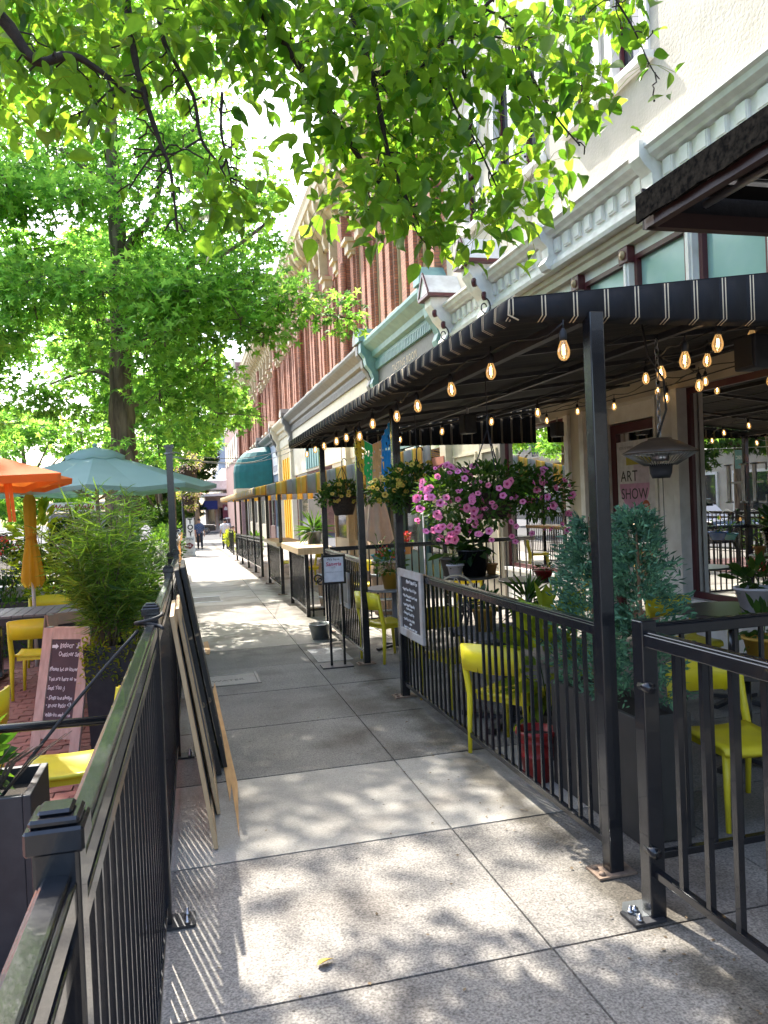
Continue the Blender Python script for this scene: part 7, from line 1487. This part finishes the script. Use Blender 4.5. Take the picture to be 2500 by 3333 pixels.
for k in range(5):
    for z in (4, 7.5, 11): w = part('window', MB().box(5.12, 118+5*k, z, 5.2, 120+5*k, z+2), M['white'], t); part('pane', MB().box(5.09, 118.2+5*k, z+.15, 5.12, 119.8+5*k, z+1.85), M['winglass'], w)
t = thing('corner_building', 'low white corner building with flat grey marquee and navy awning beyond the crossing', 'building', (3.5, 68, G(68))); g_ = G(68)
part('wall', MB().box(3.2, 66, g_, 9, 72, 4.6), M['white'], t); part('marquee', MB().box(1.5, 63.5, 2.75, 5.2, 72, 3.55), M['white'], t, bevel=.1); part('fascia', MB().box(1.2, 63.2, 2.25, 5.2, 72, 2.45), M['white'], t)
part('parapet', MB().prism([(3.2, 65.9, 3.6), (5.2, 65.9, 3.6), (5.2, 65.9, 5.6)], (0, 6, 0)), M['white'], t)
part('navy_awning', MB().prism([(1.25, 63.6, 1.2), (2.6, 63.6, 1.2), (2.6, 63.6, 1.9), (1.6, 63.6, 1.9)], (0, 3, 0)), M['navyc'], t)
s_ = part('hotel_sign', MB().box(3.0, 63.9, .4, 3.5, 63.95, 1.55), mat('maroon_sign', (.22, .05, .07), .5), t); part('emblem', MB().prism([(3.1, 63.89, 1.1), (3.4, 63.89, 1.1), (3.4, 63.89, 1.25), (3.25, 63.89, 1.4), (3.1, 63.89, 1.25)], (0, .01, 0)), M['white'], s_)
for k in range(3): w = part('window', MB().box(1.9+.8*k, 65.95, g_+.3, 2.5+.8*k, 66.05, 1.4), M['brick'] if k == 2 else M['cream2'], t); part('pane', MB().box(1.98+.8*k, 65.92, g_+.4, 2.42+.8*k, 65.95, 1.3), M['winglass'], w)
part('wall', MB().box(1.7, 66, g_, 3.2, 72, 2.3), M['white'], t); t.scale = (1.55, 1.55, 1.55); t.location = (5.42, 105, G(105)-.2)
# across the road on the left: seen between trunks and mirrored in the shop glass
t = thing('shop_row', 'low shopfront row across the road with a dusty pink fascia', 'building', (-18, 20, 0)); part('wall', MB().box(-26, -12, -.2, -17.2, 64, 6.5), M['stucco'], t); part('pink_fascia', MB().box(-17.2, -12, 2.9, -16.2, 30, 4.2), mat('dusty_pink_panel', (.42, .24, .26), .7), t); part('cornice', MB().box(-17.2, -12, 4.25, -16.6, 64, 4.6), M['cream'], t)
for k in range(17): w = part('window', MB().box(-17.2, -10+4.2*k, .3, -17.1, -7+4.2*k, 2.7), M['white'], t); part('pane', MB().box(-17.1, -9.85+4.2*k, .45, -17.07, -7.15+4.2*k, 2.55), M['winglass'], w)
for k in range(17): w = part('window', MB().box(-17.2, -9.4+4.2*k, 4.9, -17.12, -8.0+4.2*k, 6.1), M['white'], t); part('pane', MB().box(-17.12, -9.3+4.2*k, 5.0, -17.09, -8.1+4.2*k, 6.0), M['winglass'], w)
t = thing('kiosk_sign', 'street sign board with red script lettering above the parked car', 'sign', (-4.0, 26, 0)); b_ = part('board', MB().box(-4.15, 26, 1.92, -1.7, 26.06, 2.22), M['white'], t); text('lettering', 'Walla Walla Pa', .26, M['potred'], b_, (-4.05, 25.99, 1.98), FY, shear=.3, off=.006)
part('post', MB().box(-4.1, 26, -.3, -4.04, 26.06, 1.92).box(-1.8, 26, -.3, -1.74, 26.06, 1.92), M['galv'], t); part('backdrop', MB().box(-4.15, 26.1, .7, -1.7, 26.14, 1.9), M['greyink'], t)

# litter along the joints and railing foot
n = 420; xs = np.concatenate([1.80+.14*rng.normal(size=220), rng.uniform(-.1, 2.0, 200)]); ys = rng.uniform(1.9, 11, n)
o = leaves('litter', DIAM, np.stack([xs, ys, np.full(n, .006)], 1), np.concatenate([rng.normal(size=(n, 2)), .12*rng.normal(size=(n, 1))], 1), .016, mat('dry_litter', (.16, .11, .06), .9, island=.5), None, roll=rng.uniform(-.3, .3, n), jit=.6)
